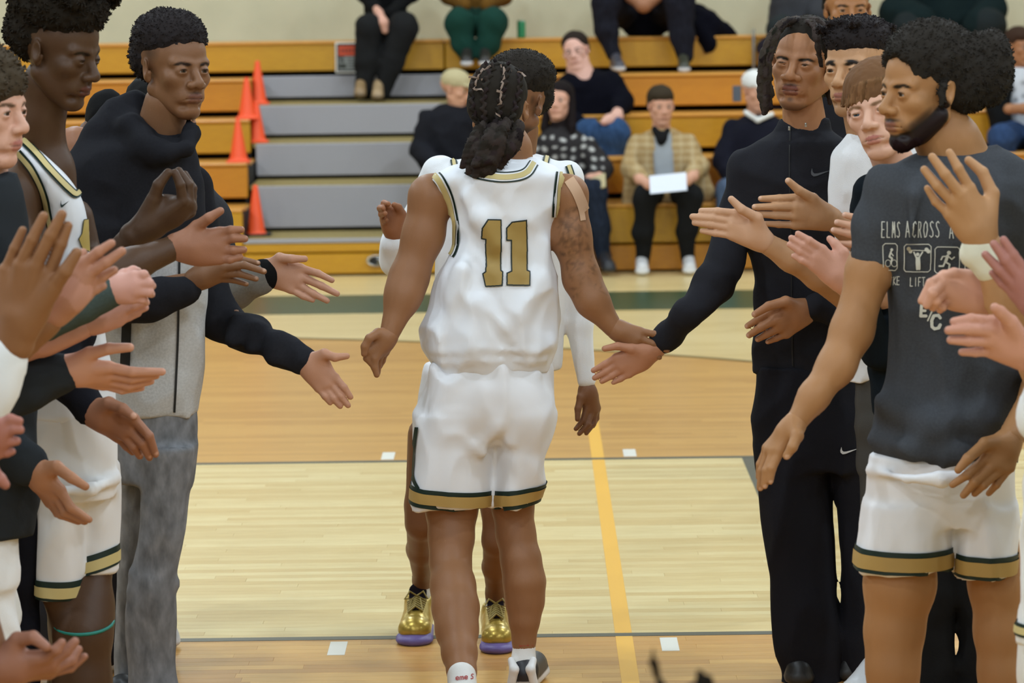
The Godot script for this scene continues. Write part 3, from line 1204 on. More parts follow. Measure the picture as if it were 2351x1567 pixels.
func room() -> void:
	var x0 := -13.0
	var x1 := 14.0
	var z0 := 10.0
	var z1 := -26.0
	var fl := struct("floor", Vector3(x1 - x0, 0.2, z0 - z1), Vector3((x0 + x1) / 2, -0.1, (z0 + z1) / 2), M.floor)
	var fy := 0.1
	struct("ceiling", Vector3(x1 - x0, 0.2, z0 - z1), Vector3((x0 + x1) / 2, 7.7, (z0 + z1) / 2), M.ceiling)
	struct("wall_back", Vector3(x1 - x0, 7.6, 0.2), Vector3((x0 + x1) / 2, 3.8, z1 - 0.1), M.wall)
	struct("wall_front", Vector3(x1 - x0, 7.6, 0.2), Vector3((x0 + x1) / 2, 3.8, z0 + 0.1), M.wall_dim)
	struct("wall_left", Vector3(0.2, 7.6, z0 - z1), Vector3(x0 - 0.1, 3.8, (z0 + z1) / 2), M.wall_dim)
	struct("wall_right", Vector3(0.2, 7.6, z0 - z1), Vector3(x1 + 0.1, 3.8, (z0 + z1) / 2), M.wall_dim)
	# everything painted on the court is a child of the floor (whose origin is 0.1 m down)
	var court := Node3D.new()
	var ox := fl.position.x
	var oz := fl.position.z
	var put := func(called, sx, sz, x, z, m, h := 0.001):
		var o := box_node(called, Vector3(sx, 0.002, sz), Vector3(x - ox, fy + h, z - oz), m, fl, 0.0004)
		return o
	court.free()
	# basket is to the left; lane between z -10.50 and -14.16
	var zn := -10.5
	var zf := -14.16
	var bx := -3.35
	var bz := (zn + zf) / 2.0
	# amber stain inside the three-point arc, in front of and behind the lane
	for s in [-1.0, 1.0]:
		var pts := []
		var zl: float = zf if s < 0 else zn
		pts.append(Vector2(-5.0, zl))
		pts.append(Vector2(0.9, zl))
		for i in 41:
			var a := PI * 0.5 * i / 40.0
			var px: float = bx + 6.75 * cos(a)
			var pz: float = bz + s * 6.75 * sin(a)
			if s * (pz - zl) > 0.02:
				pts.append(Vector2(px, pz))
		pts.append(Vector2(-5.0, bz + s * 6.75))
		var loc := []
		for p in pts:
			loc.append(Vector2(p.x - ox, p.y - oz))
		flat_poly("stained_boards", loc, fy + 0.0006, M.floor_amber, fl)
	# boards one by one where they show largest
	var z := zf + 0.03
	var pitch := 0.057
	var row := 0
	var count := 0
	var shapes := {}
	while z < -9.25:
		var x := -1.62 - rng.randf() * 0.8
		while x < 1.2:
			var l: float = [0.75, 0.95, 1.15, 1.35, 1.6][rng.randi_range(0, 4)]
			var key := "%.2f" % l
			if not shapes.has(key):
				shapes[key] = bevel_box(Vector3(l - 0.0008, 0.002, pitch - 0.0007), 0.0003)
			if x + l > -1.6 and count < 298:
				var amber := z > zn
				var o := mesh_node("plank", shapes[key], (M.planks_amber if amber else M.planks)[rng.randi_range(0, 5)], fl)
				o.position = Vector3(x + l / 2 - ox, fy + 0.0006, z - oz)
				count += 1
			x += l
		z += pitch
		row += 1
	print("planks ", count)
	put.call("lane_line", 7.0, 0.05, -2.3, zn, M.line_dark, 0.0016)
	put.call("lane_line", 7.0, 0.05, -2.3, zf, M.line_dark, 0.0016)
	for x in [-0.566, 0.399]:
		put.call("lane_mark", 0.0508, 0.2, x, zn + 0.155, M.line_white, 0.0016)
		put.call("lane_mark", 0.0508, 0.2, x, zf - 0.155, M.line_white, 0.0016)
	put.call("free_throw_line", 0.05, 3.6, 0.862, bz, M.line_dark, 0.0017)
	put.call("volleyball_line", 0.05, 12.0, 0.27, -11.2, M.line_yellow, 0.0014)
	put.call("sideline", 26.0, 1.05, 0.5, -20.5, M.line_green, 0.0012)
	# three-point arc
	var vs := PackedVector3Array()
	var ix := PackedInt32Array()
	for i in 61:
		var a := -PI * 0.5 + PI * i / 60.0
		for r in [6.725, 6.775]:
			vs.append(Vector3(bx + r * cos(a) - ox, fy + 0.0026, bz + r * sin(a) - oz))
	for i in 60:
		ix.append_array(PackedInt32Array([i * 2, i * 2 + 1, i * 2 + 2, i * 2 + 1, i * 2 + 3, i * 2 + 2]))
	mesh_node("three_point_line", tri_mesh(vs, ix), M.line_brown, fl)

func wx(px: float, d: float) -> float:
	return W(px, 400, d).x

func bleachers() -> void:
	var t := thing("bleachers", "orange wooden pull-out bleachers with grey carpeted aisle steps along the wall", "bleachers", Vector3(0, 0, -22.3))
	var at := func(called, xa, xb, ya, yb, da, db, m, b := 0.006):
		return box_node(called, Vector3(xb - xa, yb - ya, db - da), Vector3((xa + xb) / 2, (ya + yb) / 2, -(da + db) / 2 + 22.3), m, t, b)
	var h := [0.42, 0.67, 0.915, 1.155, 1.385]
	var hs := [0.232, 0.524, 0.759, 0.982, 1.16]
	var d0 := 22.3
	var run := 0.61
	var left := -12.5
	var right := 13.5
	# aisle between the two stands of benches
	var ends := [556.0, 570.0, 578.0, 583.0]
	for n in 5:
		var d := d0 + run * n
		var xl: float = wx(ends[n], d) if n < 4 else 0.0
		var xr: float = wx(1085.0 - n * 4, d)
		var prev: float = h[n - 1] + 0.028 if n > 0 else 0.0
		var spans := []
		if n < 4:
			spans.append([left, (left + xl) * 0.5])
			spans.append([(left + xl) * 0.5, xl])
			spans.append([xr, wx(1732, d) + 0.3 * (n - 4) * -1.0])
			spans.append([wx(1732, d) + 0.3 * (n - 4) * -1.0, 7.0])
			spans.append([7.0, right])
		else:
			spans = [[left, -5.0], [-5.0, wx(1025, d)], [wx(1025, d), wx(1732, d)], [wx(1732, d), 6.5], [6.5, right]]
		for s in spans:
			var a: float = s[0] + 0.004
			var b: float = s[1] - 0.004
			if n == 0:
				at.call("base_board", a, b, 0.012, 0.168, d, d + 0.03, M.bench_red)
				at.call("bench_front", a, b, 0.182, h[0] - 0.022, d - 0.012, d + 0.03, M.bench)
			else:
				at.call("bench_front", a, b, prev, h[n] - 0.022, d, d + 0.03, M.bench_red if n % 2 == 1 else M.bench)
			at.call("seat_board", a, b, h[n] - 0.02, h[n], d - 0.014, d + 0.27, M.bench_top)
			if n < 4:
				at.call("foot_board", a, b, h[n] - 0.035, h[n] - 0.012, d + 0.28, d + run + 0.15, M.bench_top)
				at.call("end_panel", (a if s[0] == xr else b - 0.02), (a + 0.02 if s[0] == xr else b), maxf(prev - 0.2, 0.0), h[n] - 0.03, d + 0.035, d + run, M.black)
		if n < 4:
			# aisle steps
			var y: float = hs[n]
			var low: float = hs[n - 1] + 0.022 if n > 0 else 0.01
			if n == 0:
				at.call("base_board", xl, xr, 0.012, 0.14, d, d + 0.03, M.bench)
				at.call("bench_front", xl, xr, 0.148, y - 0.03, d - 0.01, d + 0.03, M.bench)
				at.call("step_edge", xl, xr, y - 0.028, y, d - 0.014, d + 0.02, M.carpet)
			else:
				at.call("step_riser", xl + 0.03, xr - 0.03, low, y - 0.004, d, d + 0.04, M.carpet)
			at.call("step_tread", xl + 0.01, xr - 0.01, y - 0.03, y, d + 0.021, d + run + 0.02, M.tread, 0.003)
	at.call("step_riser", wx(590, 24.74), wx(1070, 24.74), 1.004, 1.15, 24.74, 24.78, M.carpet)
	at.call("top_deck", left, right, 1.34, 1.36, 25.02, 26.0, M.bench_top)
	at.call("support_frame", left, right, 0.02, 1.3, 25.6, 25.66, M.black)
	# steel pull handle let into the base board
	var hd := Node3D.new()
	hd.name = "pull_handle"
	t.add_child(hd)
	hd.position = W(866, 598, 22.27) - t.position
	hd.rotation.x = PI / 2
	hd.scale = Vector3(1.0, 1.0, 0.52)
	mesh_node("rim", lathe([[0.05, -0.004], [0.053, 0.008], [0.066, 0.01], [0.068, 0.0]], 36), M.chrome, hd)
	mesh_node("recess", lathe([[0.05, 0.004], [0.04, 0.002], [0.001, 0.002]], 36), M.black, hd)
	mesh_node("grip", tube([Vector3(0.0, 0.008, -0.03), Vector3(0.03, 0.012, 0.0), Vector3(0.0, 0.008, 0.03)], [0.012, 0.014, 0.012]), M.chrome, hd)
	# metal post let into the top row
	at.call("post", wx(1729, 24.7), wx(1735, 24.7), 1.02, 1.43, 24.7, 24.74, M.chrome, 0.002)
	# warning sign on the top row front
	sign_plate()
	cones()
	var c := thing("drink_can", "green tall drink can standing on the top bleacher row", "can", W(1197, 80, 24.88))
	c.position.y = 1.385
	mesh_node("can_body", lathe([[0.001, 0.0], [0.025, 0.0], [0.029, 0.008], [0.029, 0.105], [0.025, 0.118]], 28), mat(Color(0.16, 0.5, 0.32), 0.35), c)
	mesh_node("can_top", lathe([[0.025, 0.118], [0.026, 0.121], [0.023, 0.119], [0.001, 0.118]], 28), M.chrome, c)

func sign_plate() -> void:
	var im := Image.create(144, 136, false, Image.FORMAT_RGB8)
	im.fill(Color(0.08, 0.08, 0.08))
	im.fill_rect(Rect2i(8, 10, 128, 48), Color(0.8, 0.27, 0.06))
	for i in 7:
		im.fill_rect(Rect2i(18 + i * 16, 24, 10, 20), Color(0.45, 0.13, 0.03))
	im.fill_rect(Rect2i(8, 62, 128, 66), Color(0.5, 0.51, 0.49))
	im.fill_rect(Rect2i(8, 62, 26, 8), Color(0.1, 0.1, 0.1))
	im.fill_rect(Rect2i(14, 76, 20, 14), Color(0.12, 0.13, 0.1))
	im.fill_rect(Rect2i(10, 98, 34, 22), Color(0.14, 0.15, 0.1))
	for i in 4:
		im.fill_rect(Rect2i(52, 74 + i * 13, 70 - i * 7, 5), Color(0.3, 0.3, 0.29))
	var t := thing("warning_sign", "small orange black and grey warning sign fixed to the top bench front", "sign", W(808, 132, 24.72))
	box_node("frame", Vector3(0.225, 0.21, 0.008), Vector3.ZERO, M.line_white, t, 0.004)
	var q := QuadMesh.new()
	q.size = Vector2(0.205, 0.19)
	var m := mat(Color.WHITE, 0.5)
	m.albedo_texture = ImageTexture.create_from_image(im)
	var o := mesh_node("print", q, m, t)
	o.position.z = 0.0048

func cones() -> void:
	var spec := [[593.0, 135.0, 235.0, 24.25, 0.982, "by the uppermost aisle step, the highest of the cones"], [568.0, 227.0, 280.0, 23.62, 0.915, "half hidden at the end of the third bench"], [590.0, 236.0, 324.0, 23.64, 0.759, "beside the second highest grey step"], [548.0, 318.0, 374.0, 23.0, 0.67, "half hidden at the end of the second bench"], [588.0, 405.0, 521.0, 22.62, 0.232, "with a black base, the lowest and nearest of the cones"]]
	for i in spec.size():
		var s: Array = spec[i]
		var p := W(s[0], s[2], s[3])
		var ph: float = (s[2] - s[1]) * s[3] / F
		var t := thing("traffic_cone", "small orange traffic cone " + str(s[5]), "cone", Vector3(p.x, s[4], p.z), "orange cones along the aisle")
		ph = maxf(ph, 0.27)
		mesh_node("cone_body", lathe([[0.068, 0.012], [0.06, 0.02], [0.055, 0.035], [0.016, ph - 0.01], [0.012, ph], [0.001, ph]], 28), M.orange, t)
		box_node("cone_base", Vector3(0.19 if i == 4 else 0.15, 0.014, 0.15), Vector3(0, 0.007, 0), M.black if i == 4 else M.orange, t, 0.004)

# ---------------------------------------------------------------- printed lettering and emblems
func fill_poly(im: Image, pts: Array, c: Color) -> void:
	var pv := PackedVector2Array()
	var lo := Vector2(1e9, 1e9)
	var hi := -lo
	for p in pts:
		var v := Vector2(p[0], p[1])
		pv.append(v)
		lo = lo.min(v)
		hi = hi.max(v)
	for y in range(maxi(int(lo.y), 0), mini(int(hi.y) + 2, im.get_height())):
		for x in range(maxi(int(lo.x), 0), mini(int(hi.x) + 2, im.get_width())):
			if Geometry2D.is_point_in_polygon(Vector2(x + 0.5, y + 0.5), pv):
				im.set_pixel(x, y, c)

func stroke(im: Image, pts: Array, w: float, c: Color) -> void:
	for i in pts.size() - 1:
		var a := Vector2(pts[i][0], pts[i][1])
		var b := Vector2(pts[i + 1][0], pts[i + 1][1])
		var lo := a.min(b) - Vector2.ONE * w
		var hi := a.max(b) + Vector2.ONE * w
		for y in range(maxi(int(lo.y), 0), mini(int(hi.y) + 1, im.get_height())):
			for x in range(maxi(int(lo.x), 0), mini(int(hi.x) + 1, im.get_width())):
				var p := Vector2(x + 0.5, y + 0.5)
				if Geometry2D.get_closest_point_to_segment(p, a, b).distance_to(p) < w * 0.5:
					im.set_pixel(x, y, c)

func dot(im: Image, x: float, y: float, r: float, c: Color) -> void:
	stroke(im, [[x, y], [x + 0.01, y]], r * 2.0, c)

# thin capital letters drawn with strokes in a box 10 wide and 20 high
const GLYPH := {
	"E": [[[9, 0], [1, 0], [0, 20], [8, 20]], [[1, 10], [7, 10]]], "L": [[[1, 0], [0, 20], [8, 20]]], "M": [[[0, 20], [2, 0], [5, 14], [8, 0], [10, 20]]],
	"S": [[[9, 2], [6, 0], [2, 2], [2, 6], [8, 13], [8, 18], [4, 20], [0, 18]]], "A": [[[0, 20], [5, 0], [10, 20]], [[2, 13], [8, 13]]],
	"C": [[[9, 3], [6, 0], [2, 3], [1, 10], [2, 17], [6, 20], [9, 17]]], "R": [[[1, 20], [1, 0], [7, 1], [8, 5], [6, 10], [1, 11]], [[5, 11], [9, 20]]],
	"O": [[[5, 0], [1, 4], [0, 12], [3, 20], [7, 19], [10, 11], [9, 3], [5, 0]]], "I": [[[5, 0], [5, 20]]], "F": [[[9, 0], [1, 0], [1, 20]], [[1, 10], [7, 10]]],
	"T": [[[0, 0], [10, 0]], [[5, 0], [5, 20]]], "K": [[[1, 0], [1, 20]], [[9, 0], [1, 11], [9, 20]]], "e": [[[1, 13], [9, 13], [8, 8], [5, 6], [1, 9], [1, 16], [5, 20], [9, 18]]], "m": [[[0, 20], [0, 8], [3, 7], [5, 10], [5, 20]], [[5, 10], [8, 7], [10, 10], [10, 20]]],
	"B": [[[1, 20], [1, 0], [7, 1], [8, 5], [5, 9], [1, 10]], [[5, 10], [9, 14], [7, 19], [1, 20]]], "U": [[[1, 0], [1, 16], [5, 20], [9, 16], [9, 0]]], "N": [[[0, 20], [0, 0], [9, 20], [9, 0]]],
}

func text(im: Image, s: String, x: float, y: float, w: float, h: float, gap: float, lw: float, c: Color) -> void:
	for ch in s:
		if GLYPH.has(ch):
			for st in GLYPH[ch]:
				var pts := []
				for p in st:
					pts.append([x + p[0] * w / 10.0, y + p[1] * h / 20.0])
				stroke(im, pts, lw, c)
		x += w + gap

func print_mat(im: Image, rough := 0.6) -> StandardMaterial3D:
	var m := mat(Color.WHITE, rough)
	m.albedo_texture = ImageTexture.create_from_image(im)
	m.transparency = BaseMaterial3D.TRANSPARENCY_ALPHA
	m.texture_repeat = false
	return m

func make_prints() -> void:
	# block number 11, gold with a dark outline
	var im := Image.create(222, 322, false, Image.FORMAT_RGBA8)
	var gold := Color(0.64, 0.53, 0.28)
	var dark := Color(0.05, 0.12, 0.12)
	im.fill(Color(gold, 0.0))
	for one in [[[1120, 504], [1149, 504], [1147, 621], [1151, 624], [1149, 655], [1112, 657], [1107, 628], [1114, 623], [1116, 548], [1107, 546], [1108, 523]], [[1175, 509], [1208, 505], [1206, 621], [1213, 624], [1213, 655], [1160, 654], [1161, 627], [1172, 622], [1172, 551], [1161, 551], [1162, 523]]]:
		var pts := []
		for p in one:
			pts.append([(p[0] - 1103) * 2.0, (p[1] - 500) * 2.0])
		fill_poly(im, pts, gold)
		pts.append(pts[0])
		stroke(im, pts, 6.0, dark)
	M.print_11 = print_mat(im)
	im = Image.create(128, 40, false, Image.FORMAT_RGBA8)
	im.fill(Color(0.6, 0.1, 0.1, 0.0))
	text(im, "eme", 30, 8, 18, 26, 5, 4.0, Color(0.68, 0.16, 0.14))
	text(im, "S", 110, 8, 14, 26, 5, 4.0, Color(0.68, 0.16, 0.14))
	M.print_sock = print_mat(im)
	# chest print of the grey T-shirt, pixel rectangle 2018..2238 x 500..768 at double size
	im = Image.create(440, 536, false, Image.FORMAT_RGBA8)
	var white := Color(0.8, 0.8, 0.76)
	im.fill(Color(white, 0.0))
	text(im, "ELMS", 12, 18, 15, 70, 9, 4.0, white)
	text(im, "ACROSS", 126, 16, 17, 72, 10, 4.0, white)
	text(im, "A", 324, 26, 17, 66, 10, 4.0, white)
	for b in [[18, 116, 68, 122], [118, 120, 122, 126], [258, 132, 112, 122], [396, 130, 90, 130]]:
		var x: float = b[0]
		var y: float = b[1]
		var w: float = b[2]
		var h: float = b[3]
		stroke(im, [[x + 10, y], [x + w - 10, y], [x + w, y + 10], [x + w - 2, y + h - 10], [x + w - 12, y + h], [x + 8, y + h - 2], [x, y + h - 12], [x, y + 10], [x + 10, y]], 4.0, white)
	# rider on a bicycle
	dot(im, 58, 144, 7, white)
	stroke(im, [[54, 154], [46, 176], [60, 184], [54, 206]], 9.0, white)
	stroke(im, [[54, 158], [66, 172]], 5.0, white)
	for wx_ in [40.0, 70.0]:
		var ring := []
		for i in 19:
			ring.append([wx_ + 13 * cos(TAU * i / 18), 206 + 15 * sin(TAU * i / 18)])
		stroke(im, ring, 3.0, white)
	# lifter with a barbell
	dot(im, 180, 166, 8, white)
	stroke(im, [[140, 146], [224, 150]], 4.0, white)
	for d in [[138, 140], [146, 152], [220, 144], [228, 152]]:
		dot(im, d[0], d[1], 9, white)
	stroke(im, [[162, 156], [174, 182], [186, 182], [202, 156]], 7.0, white)
	stroke(im, [[176, 182], [176, 232]], 10.0, white)
	stroke(im, [[186, 182], [186, 232]], 10.0, white)
	# runner
	dot(im, 320, 158, 9, white)
	stroke(im, [[314, 172], [304, 200]], 13.0, white)
	stroke(im, [[316, 174], [332, 188], [344, 178]], 6.0, white)
	stroke(im, [[310, 174], [292, 176], [286, 190]], 6.0, white)
	stroke(im, [[306, 202], [322, 212], [318, 236]], 8.0, white)
	stroke(im, [[302, 202], [294, 220], [278, 220]], 8.0, white)
	text(im, "BIKE", 34, 268, 13, 38, 4, 3.5, white)
	text(im, "LIFT", 146, 272, 13, 40, 5, 3.5, white)
	text(im, "RUN", 284, 278, 13, 40, 5, 3.5, white)
	# crossed letters E and C
	stroke(im, [[222, 400], [198, 400], [194, 448], [218, 448]], 14.0, white)
	stroke(im, [[196, 424], [214, 424]], 12.0, white)
	stroke(im, [[280, 458], [272, 446], [252, 448], [244, 470], [246, 498], [258, 508], [274, 504], [280, 490]], 14.0, white)
	stroke(im, [[258, 396], [226, 470]], 7.0, white)
	M.print_shirt = print_mat(im)
	# curved tick
	im = Image.create(128, 64, false, Image.FORMAT_RGBA8)
	im.fill(Color(0.9, 0.9, 0.9, 0.0))
	var tick := [[14, 8], [8, 30], [10, 44], [22, 54], [40, 52], [124, 22], [44, 38], [26, 38], [18, 30]]
	fill_poly(im, tick, Color(0.85, 0.85, 0.85))
	M.tick_white = print_mat(im)
	M.tick_grey = print_mat(im)
	M.tick_grey.albedo_color = Color(0.35, 0.36, 0.38)
	M.tick_green = print_mat(im)
	M.tick_green.albedo_color = Color(0.05, 0.2, 0.18)
	# edge of a gold block number
	im = Image.create(80, 200, false, Image.FORMAT_RGBA8)
	im.fill(Color(gold, 0.0))
	var sh := [[38, 4], [78, 4], [78, 180], [44, 160], [30, 170], [4, 96], [24, 70]]
	fill_poly(im, sh, Color(0.72, 0.62, 0.34))
	sh.append(sh[0])
	stroke(im, sh, 4.0, Color(0.12, 0.16, 0.12))
	M.print_part = print_mat(im)
	M.scalp = mat(Color(0.5, 0.42, 0.36), 0.6)
	M.gold_leather = vmat(0.3)
	M.gold_leather.metallic = 0.55
	M.gold_lace = mat(Color(0.6, 0.52, 0.26), 0.6)

func people() -> void:
	center_player()
	facing_player()
	tracksuit_man()
	white_tee_man()
	bowl_cut_man()
	grey_tee_man()
	dark_jersey_man()
	hoodie_man()
	left_others()
	right_others()
	spectators()

func person(label: String, px: float, d: float) -> Node3D:
	cur_d = d
	return thing("person", label, "person", floor_at(px, d))

func center_player() -> void:
	var n := person("player seen from behind in white number 11 jersey with braided hair", 1130, 9.75)
	var skin := lin("8f6443")
	# ---- body
	var b := job(0.0075, skin)
	# torso under the jersey
	loft(b, [[395, 1080, 1250], [420, 1010, 1290], [520, 1050, 1272], [620, 1012, 1268], [760, 985, 1262], [860, 990, 1258], [960, 985, 1250]], 0.6, -8.0, 0.03)
	# neck
	chain(b, [[1160, 285, 0.02, 34], [1180, 340, 0.02, 36], [1182, 395, 0.02, 46]], 0.03)
	# shoulders and arms, to the wrist
	chain(b, [[1080, 425, 0.02, 36], [990, 452, 0.01, 46]], 0.03)
	chain(b, [[990, 452, 0.01, 50], [972, 540, 0.0, 45], [938, 640, -0.02, 42], [925, 680, -0.04, 39], [892, 772, -0.08, 22]], 0.03)
	chain(b, [[1230, 425, 0.02, 36], [1304, 446, 0.01, 40]], 0.03)
	chain(b, [[1306, 446, 0.01, 42], [1312, 540, 0.0, 42], [1336, 640, -0.01, 40], [1360, 690, -0.03, 36], [1408, 752, -0.04, 23]], 0.03)
	# legs
	chain(b, [[1040, 1000, 0.01, 60], [1037, 1165, 0.0, 59], [1036, 1235, -0.03, 51], [1034, 1290, -0.06, 46], [1040, 1345, -0.12, 50], [1046, 1395, -0.17, 52], [1049, 1445, -0.22, 47], [1055, 1500, -0.29, 38], [1060, 1540, -0.34, 31], [1064, 1600, -0.44, 28], [1066, 1660, -0.5, 28]], 0.02)
	chain(b, [[1196, 1000, 0.02, 54], [1177, 1160, 0.03, 47], [1184, 1225, 0.02, 44], [1196, 1285, 0.0, 45], [1204, 1335, -0.01, 47], [1205, 1380, -0.01, 43], [1204, 1425, -0.02, 33], [1203, 1468, -0.02, 25], [1202, 1530, -0.03, 24]], 0.02)
	# tattooed upper arm
	for i in 120:
		var y := rng.randf_range(470, 690)
		var xx := 1318 + rng.randf_range(-36, 34) + maxf(0, (y - 560) * 0.32)
		b.paint(X(xx, y, -0.045), Vector3(R(rng.randf_range(8, 22)), R(rng.randf_range(2.5, 6)), 0.03), Basis(Vector3(0, 0, 1), rng.randf() * 3.0), skin * 0.42, 0.7, 0.6)
	var h1 := job(0.0035, skin)
	hand(h1, [893, 770, -0.08, 22], [[[846, 805, -0.1], [842, 822, -0.1], [852, 835, -0.1]], [[860, 822, -0.1], [860, 842, -0.1], [865, 860, -0.1]], [[872, 815, -0.07], [868, 838, -0.06], [867, 856, -0.06]], [[884, 808, -0.05], [878, 828, -0.03], [872, 842, -0.03]]], [[868, 765, -0.1], [848, 776, -0.12], [838, 795, -0.12], [836, 812, -0.12]], 8.5, skin)
	var h2 := job(0.0035, skin)
	hand(h2, [1410, 752, -0.04, 22], [[[1470, 760, -0.06], [1500, 766, -0.065], [1532, 773, -0.07]], [[1468, 776, -0.065], [1500, 789, -0.07], [1532, 804, -0.07]], [[1458, 790, -0.06], [1488, 804, -0.065], [1514, 820, -0.065]], [[1446, 798, -0.05], [1466, 808, -0.055], [1488, 820, -0.05]]], [[1425, 772, -0.02], [1440, 790, 0.0], [1452, 802, 0.01]], 8.0, skin)
	# head
	var hd := job(0.006, skin)
	var h := head_at(1146, 250, 0.0, 0.228, 165, -8, 4)
	head(hd, h, {"skin": skin, "open": 0.0})
	part("body", n, M.skin, [b, h1, h2, hd])
	# ---- hair in plaits
	var hair := lin("2a2421")
	var hj := job(0.0042, hair, 0.002, 40.0)
	hell(hj, h, [0, 0.2, -0.12], [0.345, 0.35, 0.4], 0.03)
	hell(hj, h, [0, 0.02, -0.2], [0.335, 0.3, 0.3], 0.05)
	part("hair", n, M.hair, [hj])
	braids(n, hair)
	# ---- jersey
	var jc := lin("e6e8ec")
	var jj := job(0.0066, jc, 0.01, 4.5, Vector3(1.7, 0.9, 1.0), 4)
	var back := [[368, 1080, 1240, 0.0, 0.7], [383, 1020, 1282, 0.0, 0.75], [405, 992, 1300, 0.0, 0.75], [440, 1008, 1292], [490, 1034, 1283], [545, 1043, 1277], [590, 1022, 1277], [620, 998, 1280], [660, 984, 1282], [700, 976, 1282], [760, 967, 1281], [795, 966, 1277], [815, 975, 1268], [848, 1000, 1256]]
	loft(jj, back, 0.75, 0.0, 0.012)
	var back_w := func(xx: float, y: float) -> float: return -sqrt(maxf(0.0, 1.0 - pow((xx - 1128.0) / 152.0, 2))) * 0.128
	# folds: from the left shoulder down across the back, and the blouse above the waist
	for f in [[[1075, 450], [1105, 500], [1140, 560]], [[1060, 620], [1040, 690], [1030, 760]], [[1110, 690], [1160, 745], [1240, 790]], [[1250, 560], [1235, 640], [1200, 720]]]:
		var pts := []
		for q in f:
			pts.append([q[0], q[1], back_w.call(q[0], q[1]) + 0.016, 15.0])
		chain(jj, pts, 0.035)
	for i in 2:
		var pts := []
		for k in 9:
			var xx := 985.0 + k * 33.0
			pts.append([xx, 802.0 + i * 24.0 + 3.0 * sin(k * 1.3), back_w.call(xx, 800.0) + 0.004 + i * 0.004, 9.0 - 2.0 * i])
		chain(jj, pts, 0.014)
	part("jersey", n, M.satin, [jj])
	for q in [[[982, 396], [1006, 410], [1025, 445], [1037, 490], [1043, 540], [1035, 578], [1010, 602]], [[1290, 392], [1285, 430], [1281, 480], [1279, 530]]]:
		ribbon("trim", n, jj, q, 27.0, M.trim_green, 0.002)
		ribbon("trim", n, jj, q, 19.0, M.trim_white, 0.003)
		ribbon("trim", n, jj, q, 12.0, M.trim_gold, 0.004)
	var col := [[1072, 388], [1085, 395], [1110, 402], [1150, 407], [1190, 404], [1212, 394], [1226, 374]]
	ribbon("collar", n, jj, col, 24.0, M.trim_green, 0.002)
	ribbon("collar", n, jj, col, 17.0, M.trim_white, 0.003)
	ribbon("collar", n, jj, col, 11.0, M.trim_gold, 0.004)
	limb(n, "undershirt", lin("141416"), [[[1140, 396, -0.02, 15], [1185, 398, -0.035, 16], [1220, 384, 0.0, 14]]], M.cloth, 0.006, 0.02, 0.0)
	ribbon("shoulder_tape", n, b, [[1306, 412], [1324, 440], [1338, 475], [1344, 505]], 24.0, M.tape, 0.002)
	patch("number", n, jj, [[1103, 500], [1214, 500], [1218, 661], [1106, 661]], 16, 22, M.print_11, 0.004)
	# ---- shorts
	var sc := lin("e6e6e8")
	var sj := job(0.0066, sc, 0.008, 4.2, Vector3(1.5, 0.7, 1.0), 9)
	loft(sj, [[822, 1000, 1258], [850, 982, 1268], [900, 966, 1272], [960, 955, 1270, 0.0, 0.6], [1020, 955, 1258, 0.0, 0.45]], 0.64, 0.0, 0.03)
	loft(sj, [[950, 956, 1142], [1000, 949, 1140], [1060, 943, 1135], [1110, 938, 1132], [1160, 936, 1130]], 1.08, 0.0, 0.025)
	loft(sj, [[950, 1136, 1270], [1000, 1138, 1264], [1060, 1136, 1256], [1110, 1134, 1248], [1158, 1131, 1240]], 1.3, 0.0, 0.025)
	ell(sj, 1062, 935, -0.07, 70, 75, 40, 0.05)
	ell(sj, 1205, 935, -0.07, 56, 75, 40, 0.05)
	for f in [[[1000, 850], [1020, 920], [1060, 1010], [1110, 1040]], [[1150, 845], [1145, 900], [1148, 960]], [[1120, 900], [1140, 980], [1090, 1020]], [[1230, 860], [1200, 930], [1170, 1010]]]:
		var pts := []
		for q in f:
			pts.append([q[0], q[1], back_w.call(q[0], q[1]) * 0.85 + 0.012, 12.0])
		chain(sj, pts, 0.03)
	part("shorts", n, M.satin, [sj])
	for q in [[1033.0, 150.0, 0.06, [1]], [1186.0, 110.0, -0.08, [2]]]:
		band("trim", n, sj, q[0], 0.0, q[1], 1114, 1157, M.trim_green, 0.003, q[2], q[3])
		band("trim", n, sj, q[0], 0.0, q[1], 1124, 1148, M.trim_dark_gold, 0.0045, q[2], q[3])
	ribbon("trim", n, sj, [[958, 980], [950, 1040], [948, 1090], [962, 1122]], 8.0, M.trim_green, 0.003)
	# ---- socks and shoes
	var so := job(0.006, lin("e0ded9"))
	chain(so, [[1060, 1552, -0.37, 33], [1064, 1610, -0.45, 33], [1066, 1660, -0.5, 34]], 0.01)
	part("sock", n, M.cloth, [so])
	var s2 := job(0.006, lin("e0ded9"), 0.002, 12.0, Vector3(0.3, 2.0, 0.3))
	chain(s2, [[1203, 1478, -0.02, 27], [1202, 1520, -0.03, 28], [1200, 1556, -0.03, 32]], 0.01)
	part("sock", n, M.cloth, [s2])
	# lettering woven into the sock tops
	patch("lettering", n, so, [[1034, 1548], [1088, 1543], [1088, 1560], [1034, 1565]], 6, 2, M.print_sock, 0.002)
	patch("lettering", n, s2, [[1182, 1474], [1226, 1470], [1226, 1482], [1182, 1486]], 6, 2, M.print_sock, 0.002)
	var f1 := floor_at(1066, 9.22)
	shoe(n, f1 + Vector3(0, 0.0, 0.06), f1 + Vector3(-0.03, 0, -0.22), lin("1c1c20"), lin("d8d6d2"), 0.006, 0.062)
	var f2 := floor_at(1200, 9.72)
	shoe(n, f2 + Vector3(0, 0.0, 0.06), f2 + Vector3(0.04, 0, -0.22), lin("202024"), lin("d8d6d2"), 0.006, 0.062)
	var acc := job(0.004, lin("dedcd8"))
	var hq := f2 + Vector3(0, 0.04, 0.055)
